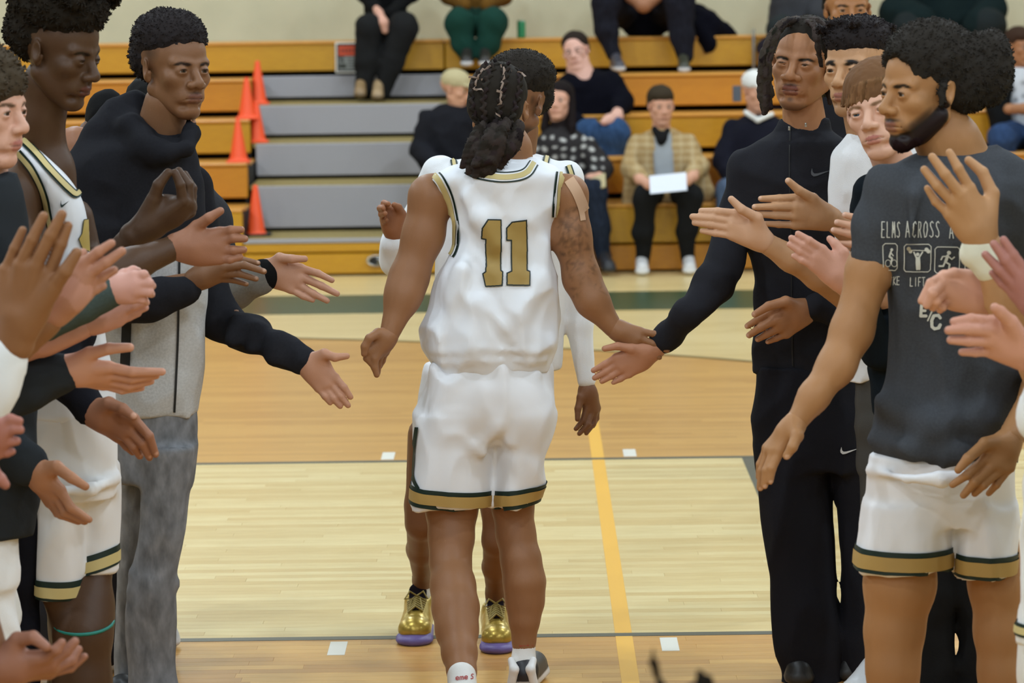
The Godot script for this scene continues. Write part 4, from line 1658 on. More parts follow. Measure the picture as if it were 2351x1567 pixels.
	for sg in [-1.0, 1.0]:
		acc.cone(hq + Vector3(sg * 0.034, -0.03, -0.02), 0.012, hq + Vector3(sg * 0.022, 0.03, -0.004), 0.013, 0.006)
		acc.cone(hq + Vector3(sg * 0.022, 0.03, -0.004), 0.013, hq + Vector3(sg * 0.03, 0.05, -0.03), 0.01, 0.006)
	part("heel_overlay", n, M.shoe, [acc])

# plaits laid over the head from the partings to the knot, and the scalp lines between them
func braids(n: Node3D, c: Color) -> void:
	var hj: Job = null
	for p in parts:
		if p[1] == n and p[0] == "hair":
			hj = p[3][0]
	var act := hj.all()
	var bj := job(0.0046, c)
	var tracks := [[[1118, 150], [1095, 175], [1085, 215], [1090, 260], [1110, 300], [1130, 330]], [[1140, 142], [1122, 175], [1112, 215], [1112, 260], [1125, 300], [1140, 335]], [[1163, 142], [1160, 175], [1152, 215], [1145, 260], [1142, 300], [1145, 335]], [[1185, 150], [1192, 180], [1188, 220], [1175, 265], [1162, 300], [1155, 335]], [[1205, 170], [1215, 205], [1212, 245], [1198, 285], [1178, 310], [1162, 338]], [[1085, 165], [1066, 200], [1060, 245], [1068, 290], [1095, 320], [1125, 345]]]
	for t in tracks:
		var pts := spline(t, 5)
		for i in pts.size():
			var st := X(pts[i][0], pts[i][1], -0.4)
			var hh := bj_hit(hj, st, act)
			if hh.is_empty():
				continue
			var q := (hh[0] as Vector3)
			var nx: Array = pts[mini(i + 1, pts.size() - 1)]
			var pv: Array = pts[maxi(i - 1, 0)]
			var sgn := 1.0 if i % 2 == 0 else -1.0
			var ang := atan2(-(nx[1] - pv[1]), nx[0] - pv[0]) + 0.75 * sgn
			q += Vector3(-(nx[1] - pv[1]), -(nx[0] - pv[0]), 0).normalized() * 0.004 * sgn
			bj.ell(q + (hh[1] as Vector3) * 0.001, Vector3(0.0105, 0.006, 0.007), Basis(Vector3(0, 0, 1), ang), 0.003, c * rng.randf_range(0.7, 1.5))
	# hanging plaits gathered in a tail over the collar
	var tails := [[[1120, 300, -0.1], [1105, 330, -0.13], [1090, 362, -0.13], [1085, 392, -0.12]], [[1140, 305, -0.11], [1125, 340, -0.14], [1108, 372, -0.14], [1100, 400, -0.13]], [[1160, 305, -0.11], [1150, 340, -0.14], [1132, 372, -0.14], [1120, 396, -0.13]], [[1180, 300, -0.1], [1172, 330, -0.13], [1160, 355, -0.13], [1142, 380, -0.12]], [[1105, 290, -0.1], [1090, 320, -0.12], [1078, 350, -0.12], [1072, 378, -0.11]], [[1190, 285, -0.1], [1186, 310, -0.12], [1180, 335, -0.12], [1166, 352, -0.11]], [[1135, 285, -0.12], [1122, 315, -0.15], [1112, 345, -0.15], [1098, 375, -0.15]], [[1160, 280, -0.12], [1150, 312, -0.15], [1142, 345, -0.15], [1128, 370, -0.15]]]
	for t in tails:
		var pts := spline(t, 5)
		for i in pts.size():
			var q := X(pts[i][0], pts[i][1], pts[i][2])
			var nx: Array = pts[mini(i + 1, pts.size() - 1)]
			var pv: Array = pts[maxi(i - 1, 0)]
			var ang := atan2(-(nx[1] - pv[1]), nx[0] - pv[0]) + (0.8 if i % 2 == 0 else -0.8)
			q += Vector3(0.006 if i % 2 == 0 else -0.006, 0, 0)
			bj.ell(q, Vector3(0.0165, 0.0095, 0.011), Basis(Vector3(0, 0, 1), ang), 0.004, c * rng.randf_range(0.6, 1.7))
	bj.tufts = 500
	bj.tuft_len = 0.0041
	part("braids", n, M.hair, [bj])
	for l in [[[1152, 145], [1158, 170], [1152, 200], [1148, 240]], [[1128, 150], [1104, 165], [1094, 185], [1088, 205]], [[1082, 177], [1112, 181]], [[1130, 183], [1180, 187]], [[1128, 209], [1170, 211]], [[1132, 237], [1165, 240]], [[1088, 205], [1112, 209]], [[1170, 160], [1196, 166]], [[1128, 262], [1160, 265]], [[1195, 165], [1206, 185], [1210, 205]]]:
		ribbon("parting", n, bj, l, 3.0, M.scalp, 0.0075, 5)

func bj_hit(j: Job, st: Vector3, act: PackedInt32Array) -> Array:
	return j.hit(st, (st - cam_xf.origin).normalized(), act, 0.8)

func facing_player() -> void:
	var n := person("player in gold shoes facing us, mostly hidden behind the number 11 player", 1060, 10.3)
	var skin := lin("7a5236")
	var b := job(0.011, skin)
	loft(b, [[395, 1080, 1240], [440, 1010, 1310], [560, 1020, 1290], [800, 1010, 1270], [960, 1000, 1270]], 0.6, 0.0, 0.03)
	chain(b, [[1195, 300, 0.0, 42], [1180, 390, 0.0, 46]], 0.03)
	chain(b, [[985, 1000, 0.0, 50], [970, 1160, 0.0, 40], [968, 1200, 0.0, 36], [968, 1260, 0.15, 34], [969, 1330, 0.28, 21], [965, 1390, 0.32, 20]], 0.02)
	chain(b, [[1150, 1000, 0.0, 50], [1143, 1160, -0.05, 38], [1140, 1240, -0.06, 32], [1138, 1300, 0.05, 30], [1138, 1360, 0.14, 22], [1137, 1430, 0.18, 22]], 0.02)
	var hd := job(0.0045, skin)
	var h := head_at(1184, 240, 0.0, 0.238, -38, 0, 0)
	head(hd, h, {"skin": skin})
	hpaint(hd, h, [0.2, -0.33, 0.08], [0.13, 0.13, 0.2], lin("1e1510"), 0.5, 0.85)
	hpaint(hd, h, [0, -0.4, 0.2], [0.2, 0.13, 0.2], lin("1e1510"), 0.5, 0.85)
	hpaint(hd, h, [0.32, 0.02, 0.06], [0.05, 0.12, 0.06], lin("2a1d15"), 0.5, 0.8)
	var ha := job(0.0035, skin)
	hand(ha, [905, 536, -0.1, 21], [[[888, 480, -0.12], [882, 466, -0.15], [892, 468, -0.18]], [[882, 492, -0.12], [873, 478, -0.15], [880, 478, -0.18]], [[884, 505, -0.12], [876, 492, -0.15], [884, 490, -0.18]], [[890, 515, -0.12], [882, 508, -0.14], [888, 505, -0.16]]], [[922, 492, -0.11], [915, 476, -0.14], [905, 470, -0.16]], 7.5, lin("94603f"))
	ell(ha, 905, 495, -0.115, 22, 28, 16, 0.012, lin("94603f"))
	var hb := job(0.0035, skin)
	hand(hb, [1348, 892, 0.0, 20], [[[1346, 938, -0.01], [1338, 965, -0.02], [1322, 984, -0.03]], [[1357, 942, 0.0], [1350, 974, -0.02], [1330, 995, -0.03]], [[1366, 940, 0.01], [1362, 972, 0.0], [1346, 994, -0.02]], [[1371, 936, 0.02], [1370, 960, 0.02], [1362, 978, 0.0]]], [[1334, 912, -0.02], [1327, 938, -0.03], [1326, 962, -0.04]], 7.0, skin)
	part("body", n, M.skin, [b, hd, ha, hb])
	eyes(n, h, 0, 0)
	var hj := job(0.0055, lin("28221f"), 0.006, 45.0)
	hell(hj, h, [0, 0.34, -0.1], [0.4, 0.32, 0.46], 0.04)
	hell(hj, h, [0, 0.1, -0.26], [0.33, 0.26, 0.25], 0.06)
	hj.tufts = 2720
	hj.tuft_avoid = hd
	hj.tuft_len = 0.0041
	part("hair", n, M.hair, [hj])
	# white long-sleeved shirt
	var tj := job(0.007, lin("e8e9ea"), 0.004, 7.0)
	loft(tj, [[352, 1120, 1232], [368, 1040, 1270], [395, 990, 1320], [440, 985, 1330], [560, 1000, 1310], [850, 985, 1290]], 0.6, 0.0, 0.02)
	chain(tj, [[1010, 400, 0.0, 44], [960, 520, 0.05, 42], [908, 598, -0.02, 33], [903, 560, -0.09, 28]], 0.03)
	ell(tj, 905, 572, -0.05, 30, 58, 40, 0.02)
	chain(tj, [[1300, 410, 0.0, 42], [1312, 600, 0.02, 34], [1330, 740, 0.02, 31], [1346, 872, 0.0, 22]], 0.02)
	part("shirt", n, M.cloth, [tj])
	for q in [[[1034, 344], [1042, 372], [1050, 400]], [[1258, 350], [1252, 375], [1250, 400]], [[1304, 382], [1312, 410], [1316, 440]]]:
		ribbon("trim", n, tj, q, 16.0, M.trim_green, 0.004)
		ribbon("trim", n, tj, q, 8.0, M.trim_gold, 0.006)
	var sj := job(0.009, lin("e6e6e8"), 0.006, 5.0)
	loft(sj, [[830, 975, 1250], [900, 962, 1262], [1000, 955, 1255]], 0.62, 0.0, 0.02)
	loft(sj, [[960, 955, 1100], [1060, 945, 1070], [1120, 940, 1060]], 0.9, 0.0, 0.02)
	loft(sj, [[960, 1100, 1230], [1060, 1100, 1215], [1120, 1098, 1205]], 0.9, 0.0, 0.02)
	part("shorts", n, M.satin, [sj])
	for s in [[969.0, 1314.0, 1362.0, 22.0, 0.29], [1137.0, 1368.0, 1418.0, 23.0, 0.16]]:
		var so := job(0.006, lin("e0ded9"))
		chain(so, [[s[0], s[1], s[4], s[3]], [s[0] - 2, s[2], s[4], s[3] + 1]], 0.01)
		part("sock", n, M.cloth, [so])
		if s[0] < 1000:
			ribbon("logo", n, so, [[947, 1322], [955, 1330], [965, 1327]], 4.0, M.black, 0.002, 3)
	gold_shoe(n, 966, 1352, 950, 1496, 10.5, 45)
	gold_shoe(n, 1137, 1400, 1142, 1520, 10.36, 42)

# low gold basketball shoe seen from the front: ankle at (ax, ay), toe bottom at (tx, ty)
func gold_shoe(n: Node3D, ax: float, ay: float, tx: float, ty: float, d: float, hw: float) -> void:
	var keep := cur_d
	cur_d = d
	var gold := lin("b89c45")
	var purple := lin("6a5a96")
	var toe := floor_at(tx, d - 0.12)
	var heel := floor_at(ax, d + 0.16)
	var f := (toe - heel).normalized()
	var sd := f.cross(Vector3.UP).normalized()
	var w := R(hw)
	var up := Vector3.UP
	var sole := job(0.004, purple)
	sole.cone(heel + f * 0.04 + up * 0.012, w * 0.76, toe - f * 0.03 + up * 0.012, w * 0.96, 0.006, null, 0, up, 3.2)
	sole.cone(toe - f * 0.035 + up * 0.02, w * 0.92, toe - f * 0.014 + up * 0.016, w * 0.7, 0.012, null, 0, up, 2.6)
	part("sole", n, M.shoe, [sole])
	var u := job(0.0035, gold, 0.0015, 14.0)
	u.cone(heel + f * 0.045 + up * 0.05, w * 0.74, toe - f * 0.05 + up * 0.04, w * 0.86, 0.012, null, 0, up, 1.25)
	u.cone(heel + f * 0.05 + up * 0.08, w * 0.72, toe - f * 0.1 + up * 0.055, w * 0.62, 0.02)
	u.cone(heel + f * 0.04 + up * 0.06, w * 0.72, heel + f * 0.05 + up * 0.085, w * 0.72, 0.015)
	u.cone(heel + f * 0.06 + up * 0.115, w * 0.56, heel + f * 0.055 + up * 0.2, w * 0.6, 0.01, null, 1)
	part("upper", n, M.gold_leather, [u])
	var t := job(0.0035, lin("1d1720"))
	t.cone(heel + f * 0.1 + up * 0.09, w * 0.44, heel + f * 0.09 + up * 0.125, w * 0.48, 0.008, null, 0, f, 2.2)
	t.cone(heel + f * 0.105 + up * 0.1, w * 0.4, toe - f * 0.1 + up * 0.092, w * 0.3, 0.01, null, 0, up, 2.0)
	part("tongue", n, M.cloth, [t])
	var a := heel + f * 0.13 + up * 0.112
	var b := toe - f * 0.085 + up * 0.094
	for i in 6:
		var q := a.lerp(b, i / 5.0) + up * 0.004
		var q2 := a.lerp(b, (i + 0.6) / 5.0) + up * 0.004
		var ww := w * lerpf(0.5, 0.4, i / 5.0)
		mesh_node("lace", tube([q - sd * ww - n.global_position - up * 0.012, q + up * 0.004 - n.global_position, q2 + sd * ww - n.global_position - up * 0.012], [0.0032, 0.0034, 0.0032], 6), M.gold_lace, n)
	for s in [-1.0, 1.0]:
		var o := a - n.global_position + up * 0.008
		mesh_node("lace", tube([o, o + sd * s * 0.02 + up * 0.016 + f * 0.012, o + sd * s * 0.034 - up * 0.004 + f * 0.03, o + sd * s * 0.012 - up * 0.004 + f * 0.02, o + sd * s * 0.02 - up * 0.03 + f * 0.06], [0.003, 0.0032, 0.0032, 0.003, 0.003], 6), M.gold_lace, n)
	cur_d = keep

# trouser legs and shoes down to the floor: hip and foot given in pixels x at their depth
func tracksuit_man() -> void:
	var n := person("young man in black tracksuit with short locs, palm out for a low five", 1850, 9.8)
	var skin := lin("a47350")
	var pal := lin("b57f62")
	var b := job(0.01, skin)
	chain(b, [[1842, 230, 0.0, 46], [1850, 320, 0.02, 54]], 0.03)
	loft(b, [[330, 1760, 1930], [420, 1710, 1960], [700, 1740, 1940], [900, 1740, 1960]], 0.55, -8, 0.03)
	chain(b, [[1720, 400, 0.0, 24], [1668, 600, -0.05, 24], [1510, 795, -0.1, 20]], 0.02)
	chain(b, [[1950, 420, 0.0, 24], [1985, 700, -0.05, 24], [1850, 712, -0.16, 24]], 0.02)
	var ha := job(0.0035, skin)
	hand(ha, [1505, 798, -0.1, 25], [[[1415, 820, -0.1], [1388, 836, -0.1], [1362, 850, -0.1]], [[1420, 834, -0.1], [1392, 852, -0.1], [1365, 867, -0.1]], [[1430, 846, -0.1], [1404, 862, -0.1], [1382, 875, -0.1]], [[1444, 858, -0.1], [1424, 870, -0.1], [1408, 878, -0.1]]], [[1452, 800, -0.12], [1418, 794, -0.12], [1388, 800, -0.12]], 8.0, pal)
	ell(ha, 1462, 828, -0.1, 34, 26, 14, 0.015, pal)
	var hb := job(0.0035, skin)
	hand(hb, [1846, 714, -0.16, 30], [[[1772, 716, -0.2], [1742, 732, -0.2], [1716, 748, -0.19]], [[1778, 735, -0.21], [1746, 752, -0.21], [1720, 769, -0.19]], [[1790, 752, -0.2], [1762, 766, -0.2], [1740, 778, -0.18]], [[1806, 766, -0.19], [1782, 776, -0.19], [1763, 784, -0.18]]], [[1804, 692, -0.21], [1765, 702, -0.24], [1733, 721, -0.24]], 9.0, skin, [-0.6, -0.2, 0.7, lin("c79a80")])
	var hd := job(0.0032, skin)
	var h := head_at(1843, 150, 0.0, 0.246, -22, 5, -5)
	head(hd, h, {"skin": skin, "nose": 1.3, "lips": 1.25, "open": 0.42, "lip": lin("7d4a3c"), "brow_low": 0.01, "jaw": 1.1})
	hpaint(hd, h, [0, -0.23, 0.35], [0.13, 0.02, 0.08], lin("38261c"), 0.6, 0.75)
	hpaint(hd, h, [0, -0.39, 0.32], [0.05, 0.04, 0.06], lin("38261c"), 0.7, 0.6)
	hpaint(hd, h, [0, -0.47, 0.2], [0.25, 0.08, 0.22], lin("30211a"), 0.6, 0.75)
	part("body", n, M.skin, [b, ha, hb, hd])
	eyes(n, h, 10, -8)
	# locs
	var hc := lin("29231f")
	var hj := job(0.004, hc, 0.003, 40.0)
	hell(hj, h, [0, 0.21, -0.1], [0.36, 0.35, 0.42], 0.03)
	hell(hj, h, [0, 0.0, -0.2], [0.36, 0.4, 0.26], 0.05)
	hell(hj, h, [0.0, 0.2, 0.36], [0.19, 0.13, 0.16], 0.05, null, 1)
	var r2 := RandomNumberGenerator.new()
	r2.seed = 5
	for i in 30:
		var left := i < 18
		var u := r2.randf()
		var t := []
		if left:
			var out := r2.randf_range(0.0, 22.0)
			var end := r2.randf_range(150, 262)
			t = [[1836 + u * 20, 46 + r2.randf_range(-4, 6), 0.02], [1800 + u * 12 - out * 0.3, 48 + out * 0.4, -0.06], [1768 + out * 0.6, 78 + u * 16, -0.1], [1748 + out, 128 + u * 14, -0.11], [1745 + out * 0.9 + r2.randf_range(-4, 4), lerpf(140, end, 0.6), -0.1], [1748 + out + r2.randf_range(-8, 8), end, -0.09]]
		elif i < 26:
			t = [[1850 + u * 16, 44, 0.0], [1880 + u * 8, 54, -0.05], [1898 + u * 8, 90, -0.06], [1906 + u * 6, 150, -0.03], [1906 + r2.randf_range(-4, 6), 200 + u * 40, 0.0]]
		else:
			t = [[1848 + u * 16, 46, -0.02], [1866 + u * 10, 62, -0.1], [1872 + u * 8, 92, -0.12], [1880 + u * 6, 125 + u * 30, -0.11]]
		var pts := spline(t, 4)
		var cc := hc * r2.randf_range(0.5, 2.4)
		for k in pts.size() - 1:
			var q := (r2.randf_range(6.4, 8.2) if k % 2 else r2.randf_range(4.4, 5.6)) * (0.7 if i >= 26 else 1.0)
			hj.cone(X(pts[k][0], pts[k][1], pts[k][2]), R(q), X(pts[k + 1][0], pts[k + 1][1], pts[k + 1][2]), R(q * 0.94), 0.0015, cc)
	hj.tufts = 1190
	hj.tuft_avoid = hd
	hj.tuft_len = 0.0041
	part("locs", n, M.hair, [hj])
	# jacket
	var jc := lin("242428")
	var jj := job(0.008, jc, 0.0055, 5.5, Vector3(1.0, 1.2, 1.0), 14)
	loft(jj, [[272, 1790, 1905, 0.02, 0.8], [300, 1778, 1915, 0.02, 0.8], [322, 1740, 1945, 0.0, 0.7], [350, 1700, 1975], [400, 1675, 1990], [500, 1685, 1985], [620, 1722, 1965], [760, 1728, 1970], [862, 1722, 1985]], 0.55, 0.0, 0.03)
	chain(jj, [[1712, 390, 0.0, 46], [1692, 500, 0.0, 46], [1672, 590, -0.05, 45], [1640, 650, -0.1, 42], [1580, 722, -0.16, 36], [1535, 768, -0.1, 32], [1523, 780, -0.1, 31]], 0.02)
	chain(jj, [[1960, 400, 0.0, 46], [1990, 560, 0.0, 44], [1985, 700, -0.08, 42], [1920, 715, -0.14, 38], [1872, 706, -0.16, 34]], 0.02)
	ell(jj, 1662, 598, -0.06, 30, 22, 44, 0.02)
	part("jacket", n, M.cloth, [jj])
	patch("logo", n, jj, [[1858, 382], [1912, 380], [1912, 408], [1858, 410]], 6, 3, M.tick_grey, 0.003)
	ribbon("zip", n, jj, [[1815, 290], [1812, 380], [1815, 500], [1818, 700], [1820, 840]], 3.0, M.black, 0.003, 5)
	# drawcord eyelets at the collar
	for q in [[1812.0, 294.0], [1850.0, 286.0]]:
		mesh_node("toggle", tube([X(q[0], q[1] - 4, -0.13) - n.global_position, X(q[0], q[1] + 5, -0.13) - n.global_position], [0.003, 0.003], 6), M.chrome, n)
	# trousers
	var tj := job(0.009, lin("1d1e22"), 0.008, 4.0, Vector3(1.5, 0.6, 1.0), 15)
	loft(tj, [[840, 1728, 1975], [900, 1727, 1985], [1000, 1728, 2000], [1080, 1735, 2005]], 0.6, 0.0, 0.03)
	loft(tj, [[1020, 1730, 1905], [1120, 1738, 1915], [1220, 1752, 1921], [1320, 1770, 1924], [1430, 1774, 1926], [1500, 1782, 1928], [1545, 1796, 1928], [1600, 1790, 1930]], 0.85, 0.0, 0.02)
	loft(tj, [[1020, 1890, 2010], [1150, 1918, 2012], [1250, 1926, 2012], [1400, 1932, 2012], [1520, 1938, 2008], [1620, 1945, 2005]], 1.0, 0.0, 0.02)
	part("trousers", n, M.cloth, [tj])
	patch("logo", n, tj, [[1926, 1022], [1972, 1020], [1972, 1044], [1926, 1046]], 4, 3, M.tick_white, 0.003)
	var f1 := floor_at(1860, 9.8)
	shoe(n, f1 + Vector3(0.03, 0, -0.16), f1 + Vector3(-0.05, 0, 0.1), lin("202020"), lin("303030"), 0.01)
	f1 = floor_at(1975, 9.85)
	shoe(n, f1 + Vector3(0.03, 0, -0.16), f1 + Vector3(-0.05, 0, 0.1), lin("202020"), lin("303030"), 0.01)

func white_tee_man() -> void:
	var n := person("man with dark fade haircut in white T-shirt clapping behind the others", 2010, 9.55)
	var skin := lin("b98d67")
	var b := job(0.011, skin)
	chain(b, [[1975, 240, 0.0, 44], [2000, 330, 0.03, 52]], 0.03)
	loft(b, [[340, 1970, 2080], [430, 1950, 2100], [700, 1960, 2095], [820, 1965, 2095]], 0.5, -10, 0.03)
	# forearms
	chain(b, [[1945, 470, 0.0, 38], [1985, 560, -0.02, 34], [1910, 503, -0.12, 25]], 0.02)
	chain(b, [[2090, 440, 0.0, 38], [1960, 690, -0.1, 36], [1880, 630, -0.2, 34], [1815, 592, -0.25, 29], [1756, 556, -0.27, 24]], 0.02)
	var ha := job(0.0035, skin)
	hand(ha, [1908, 502, -0.12, 27], [[[1836, 453, -0.14], [1790, 455, -0.14], [1747, 456, -0.14]], [[1829, 474, -0.145], [1780, 474, -0.145], [1733, 475, -0.145]], [[1828, 496, -0.14], [1782, 494, -0.14], [1738, 491, -0.14]], [[1825, 516, -0.13], [1788, 515, -0.13], [1755, 513, -0.13]]], [[1866, 456, -0.15], [1834, 437, -0.17], [1810, 415, -0.18]], 9.0, skin, [-0.5, 0.3, 0.7, lin("d5ad92")])
	var hb := job(0.0035, skin)
	var pal := lin("c69a7a")
	hand(hb, [1754, 554, -0.27, 26], [[[1690, 490, -0.28], [1648, 485, -0.28], [1610, 484, -0.27]], [[1682, 507, -0.28], [1636, 500, -0.28], [1590, 497, -0.27]], [[1677, 523, -0.28], [1634, 515, -0.28], [1595, 511, -0.27]], [[1680, 540, -0.28], [1642, 535, -0.28], [1612, 530, -0.27]]], [[1738, 500, -0.3], [1702, 480, -0.32], [1679, 457, -0.32]], 9.0, pal)
	ell(hb, 1716, 528, -0.275, 38, 28, 15, 0.015, pal)
	var hd := job(0.0032, skin)
	var h := head_at(1968, 160, 0.0, 0.245, -36, 2, 2)
	head(hd, h, {"skin": skin, "open": 0.8, "lip": lin("9a6353"), "jaw": 1.05})
	for s in [-1.0, 1.0]:
		hpaint(hd, h, [s * 0.13, 0.085, 0.32], [0.1, 0.028, 0.08], lin("1a1410"), 0.5, 1.0, Vector3(0, 0, s * -0.1))
	hpaint(hd, h, [0, -0.4, 0.18], [0.26, 0.16, 0.24], lin("4a382b"), 0.7, 0.45)
	part("body", n, M.skin, [b, ha, hb, hd])
	eyes(n, h, 0, 0)
	var hj := job(0.0052, lin("2a2624"), 0.005, 38.0)
	hell(hj, h, [0, 0.32, -0.06], [0.345, 0.27, 0.44], 0.04)
	hell(hj, h, [0, 0.12, -0.24], [0.34, 0.26, 0.26], 0.06)
	for i in 26:
		var a := rng.randf_range(-1, 1)
		var z := rng.randf_range(-0.4, 0.36)
		hcone(hj, h, [a * 0.26, 0.42 + 0.08 * (1 - a * a), z], 0.05, [a * 0.28 + 0.04, 0.45 + 0.08 * (1 - a * a), z + 0.08], 0.03, 0.02)
	clear_ears(hj, h)
	hj.tufts = 1530
	hj.tuft_avoid = hd
	hj.tuft_len = 0.0082
	part("hair", n, M.hair, [hj])
	var tj := job(0.007, lin("e8e9ea"), 0.006, 6.0, Vector3(1.5, 0.7, 1.0), 24)
	loft(tj, [[285, 1965, 2050, 0.03], [310, 1945, 2085], [350, 1926, 2110], [420, 1914, 2130], [520, 1918, 2125], [700, 1930, 2120], [850, 1950, 2110], [872, 1952, 2108]], 0.55, 0.0, 0.02)
	chain(tj, [[1950, 370, 0.0, 40], [1944, 480, 0.0, 40]], 0.02)
	chain(tj, [[2085, 370, 0.0, 42], [2090, 460, -0.02, 44]], 0.02)
	part("t_shirt", n, M.cloth, [tj])
	var pj := job(0.012, lin("4a4744"), 0.006, 5.0)
	loft(pj, [[850, 1955, 2110], [960, 1962, 2115], [1080, 1968, 2110]], 0.6, 0.0, 0.03)
	loft(pj, [[1040, 1968, 2045], [1300, 1985, 2050], [1620, 1990, 2040]], 1.0, 0.0, 0.02)
	loft(pj, [[1040, 2040, 2112], [1300, 2050, 2110], [1620, 2050, 2100]], 1.0, 0.0, 0.02)
	part("trousers", n, M.cloth, [pj])
	for x in [2010.0, 2080.0]:
		var f1 := floor_at(x, 9.55)
		shoe(n, f1 + Vector3(0.04, 0, -0.08), f1 + Vector3(-0.1, 0, 0.16), lin("d0d0d0"), lin("d8d8d8"), 0.012)

func bowl_cut_man() -> void:
	var n := person("fair man with brown bowl haircut leaning in behind the grey T-shirt player", 2120, 9.2)
	var skin := lin("d3a58c")
	var b := job(0.01, skin)
	chain(b, [[2030, 330, 0.02, 44], [2080, 430, 0.05, 54]], 0.03)
	chain(b, [[2050, 690, 0.0, 30], [1942, 656, -0.2, 26]], 0.02)
	var ha := job(0.0035, skin)
	hand(ha, [1942, 652, -0.25, 27], [[[1888, 572, -0.27], [1858, 552, -0.28], [1832, 536, -0.28]], [[1874, 582, -0.27], [1842, 562, -0.28], [1817, 546, -0.28]], [[1866, 594, -0.27], [1836, 576, -0.28], [1813, 561, -0.28]], [[1866, 610, -0.27], [1840, 597, -0.28], [1822, 587, -0.28]]], [[1936, 580, -0.26], [1918, 560, -0.25], [1905, 548, -0.24]], 9.0, lin("d29c86"))
	ell(ha, 1912, 612, -0.255, 36, 34, 15, 0.015, lin("d29c86"))
	var hb := job(0.0035, skin)
	hand(hb, [2040, 560, -0.18, 26], [[[1992, 508, -0.2], [1966, 500, -0.21], [1940, 493, -0.22]], [[1988, 526, -0.2], [1954, 518, -0.22], [1922, 510, -0.22]], [[1986, 544, -0.2], [1950, 536, -0.22], [1914, 528, -0.22]], [[1986, 562, -0.2], [1952, 560, -0.22], [1922, 558, -0.22]]], [[2000, 500, -0.18], [1990, 480, -0.18], [1980, 470, -0.18]], 9.0, lin("cfa084"), [-0.6, 0.2, 0.7, lin("e0b8a4")])
	var hd := job(0.0032, skin)
	var h := head_at(2022, 252, 0.0, 0.25, -28, 0, 13)
	head(hd, h, {"skin": skin, "lip": lin("b8766a"), "brow": lin("8a6a50"), "nose": 0.95, "lips": 0.85, "open": 0.75})
	part("body", n, M.skin, [b, ha, hb, hd])
	eyes(n, h, 4, 4, Color(0.06, 0.08, 0.1))
	var hc := lin("6b4d33")
	var hj := job(0.004, hc, 0.003, 30.0, Vector3(2, 0.6, 2))
	hell(hj, h, [0, 0.2, -0.09], [0.365, 0.35, 0.45], 0.03)
	hell(hj, h, [0, 0.05, -0.16], [0.36, 0.2, 0.36], 0.05)
	# fringe combed to one side in flat strands
	for i in 64:
		var a := -1.0 + 2.0 * i / 63.0 + rng.randf_range(-0.02, 0.02)
		var x0 := a * 0.3
		var cc := hc * rng.randf_range(0.6, 1.6)
		var lift := rng.randf_range(-0.012, 0.012)
		hcone(hj, h, [x0 * 0.6 + 0.07, 0.46, 0.12 - 0.1 * absf(a)], 0.024, [x0 * 1.0 + 0.02, 0.28, 0.335 - 0.2 * a * a + lift], 0.02, 0.006, cc)
		hcone(hj, h, [x0 * 1.0 + 0.02, 0.28, 0.335 - 0.2 * a * a + lift], 0.02, [x0 * 1.08 - 0.05, 0.09 + rng.randf_range(-0.02, 0.03), 0.355 - 0.24 * a * a + lift], 0.008, 0.006, cc)
	part("hair", n, M.hair, [hj])
	var tj := job(0.011, lin("1c1d22"), 0.006, 6.0)
	loft(tj, [[360, 2040, 2150, 0.04], [400, 2010, 2200], [480, 1990, 2230], [700, 1990, 2220], [960, 1998, 2220]], 0.55, 0.0, 0.03)
	chain(tj, [[2000, 440, 0.0, 46], [1998, 620, 0.02, 44], [2018, 720, 0.0, 44], [2020, 800, -0.06, 42], [1985, 690, -0.15, 34]], 0.02)
	chain(tj, [[2200, 440, 0.0, 46], [2180, 620, -0.1, 44], [2090, 600, -0.15, 36]], 0.02)
	part("sweatshirt", n, M.fleece, [tj])
	var pj := job(0.012, lin("17181c"), 0.006, 5.0)
	loft(pj, [[940, 2030, 2240], [1080, 2040, 2260], [1150, 2050, 2290]], 0.6, 0.0, 0.03)
	loft(pj, [[1100, 2040, 2170], [1350, 2085, 2200], [1650, 2110, 2190]], 0.9, 0.0, 0.02)
	loft(pj, [[1100, 2160, 2300], [1350, 2190, 2335], [1650, 2200, 2300]], 0.9, 0.0, 0.02)
	part("trousers", n, M.cloth, [pj])
	for x in [2140.0, 2250.0]:
		var f1 := floor_at(x, 9.2)
		shoe(n, f1 + Vector3(0.04, 0, -0.08), f1 + Vector3(-0.1, 0, 0.16), lin("202020"), lin("d8d8d8"), 0.012)

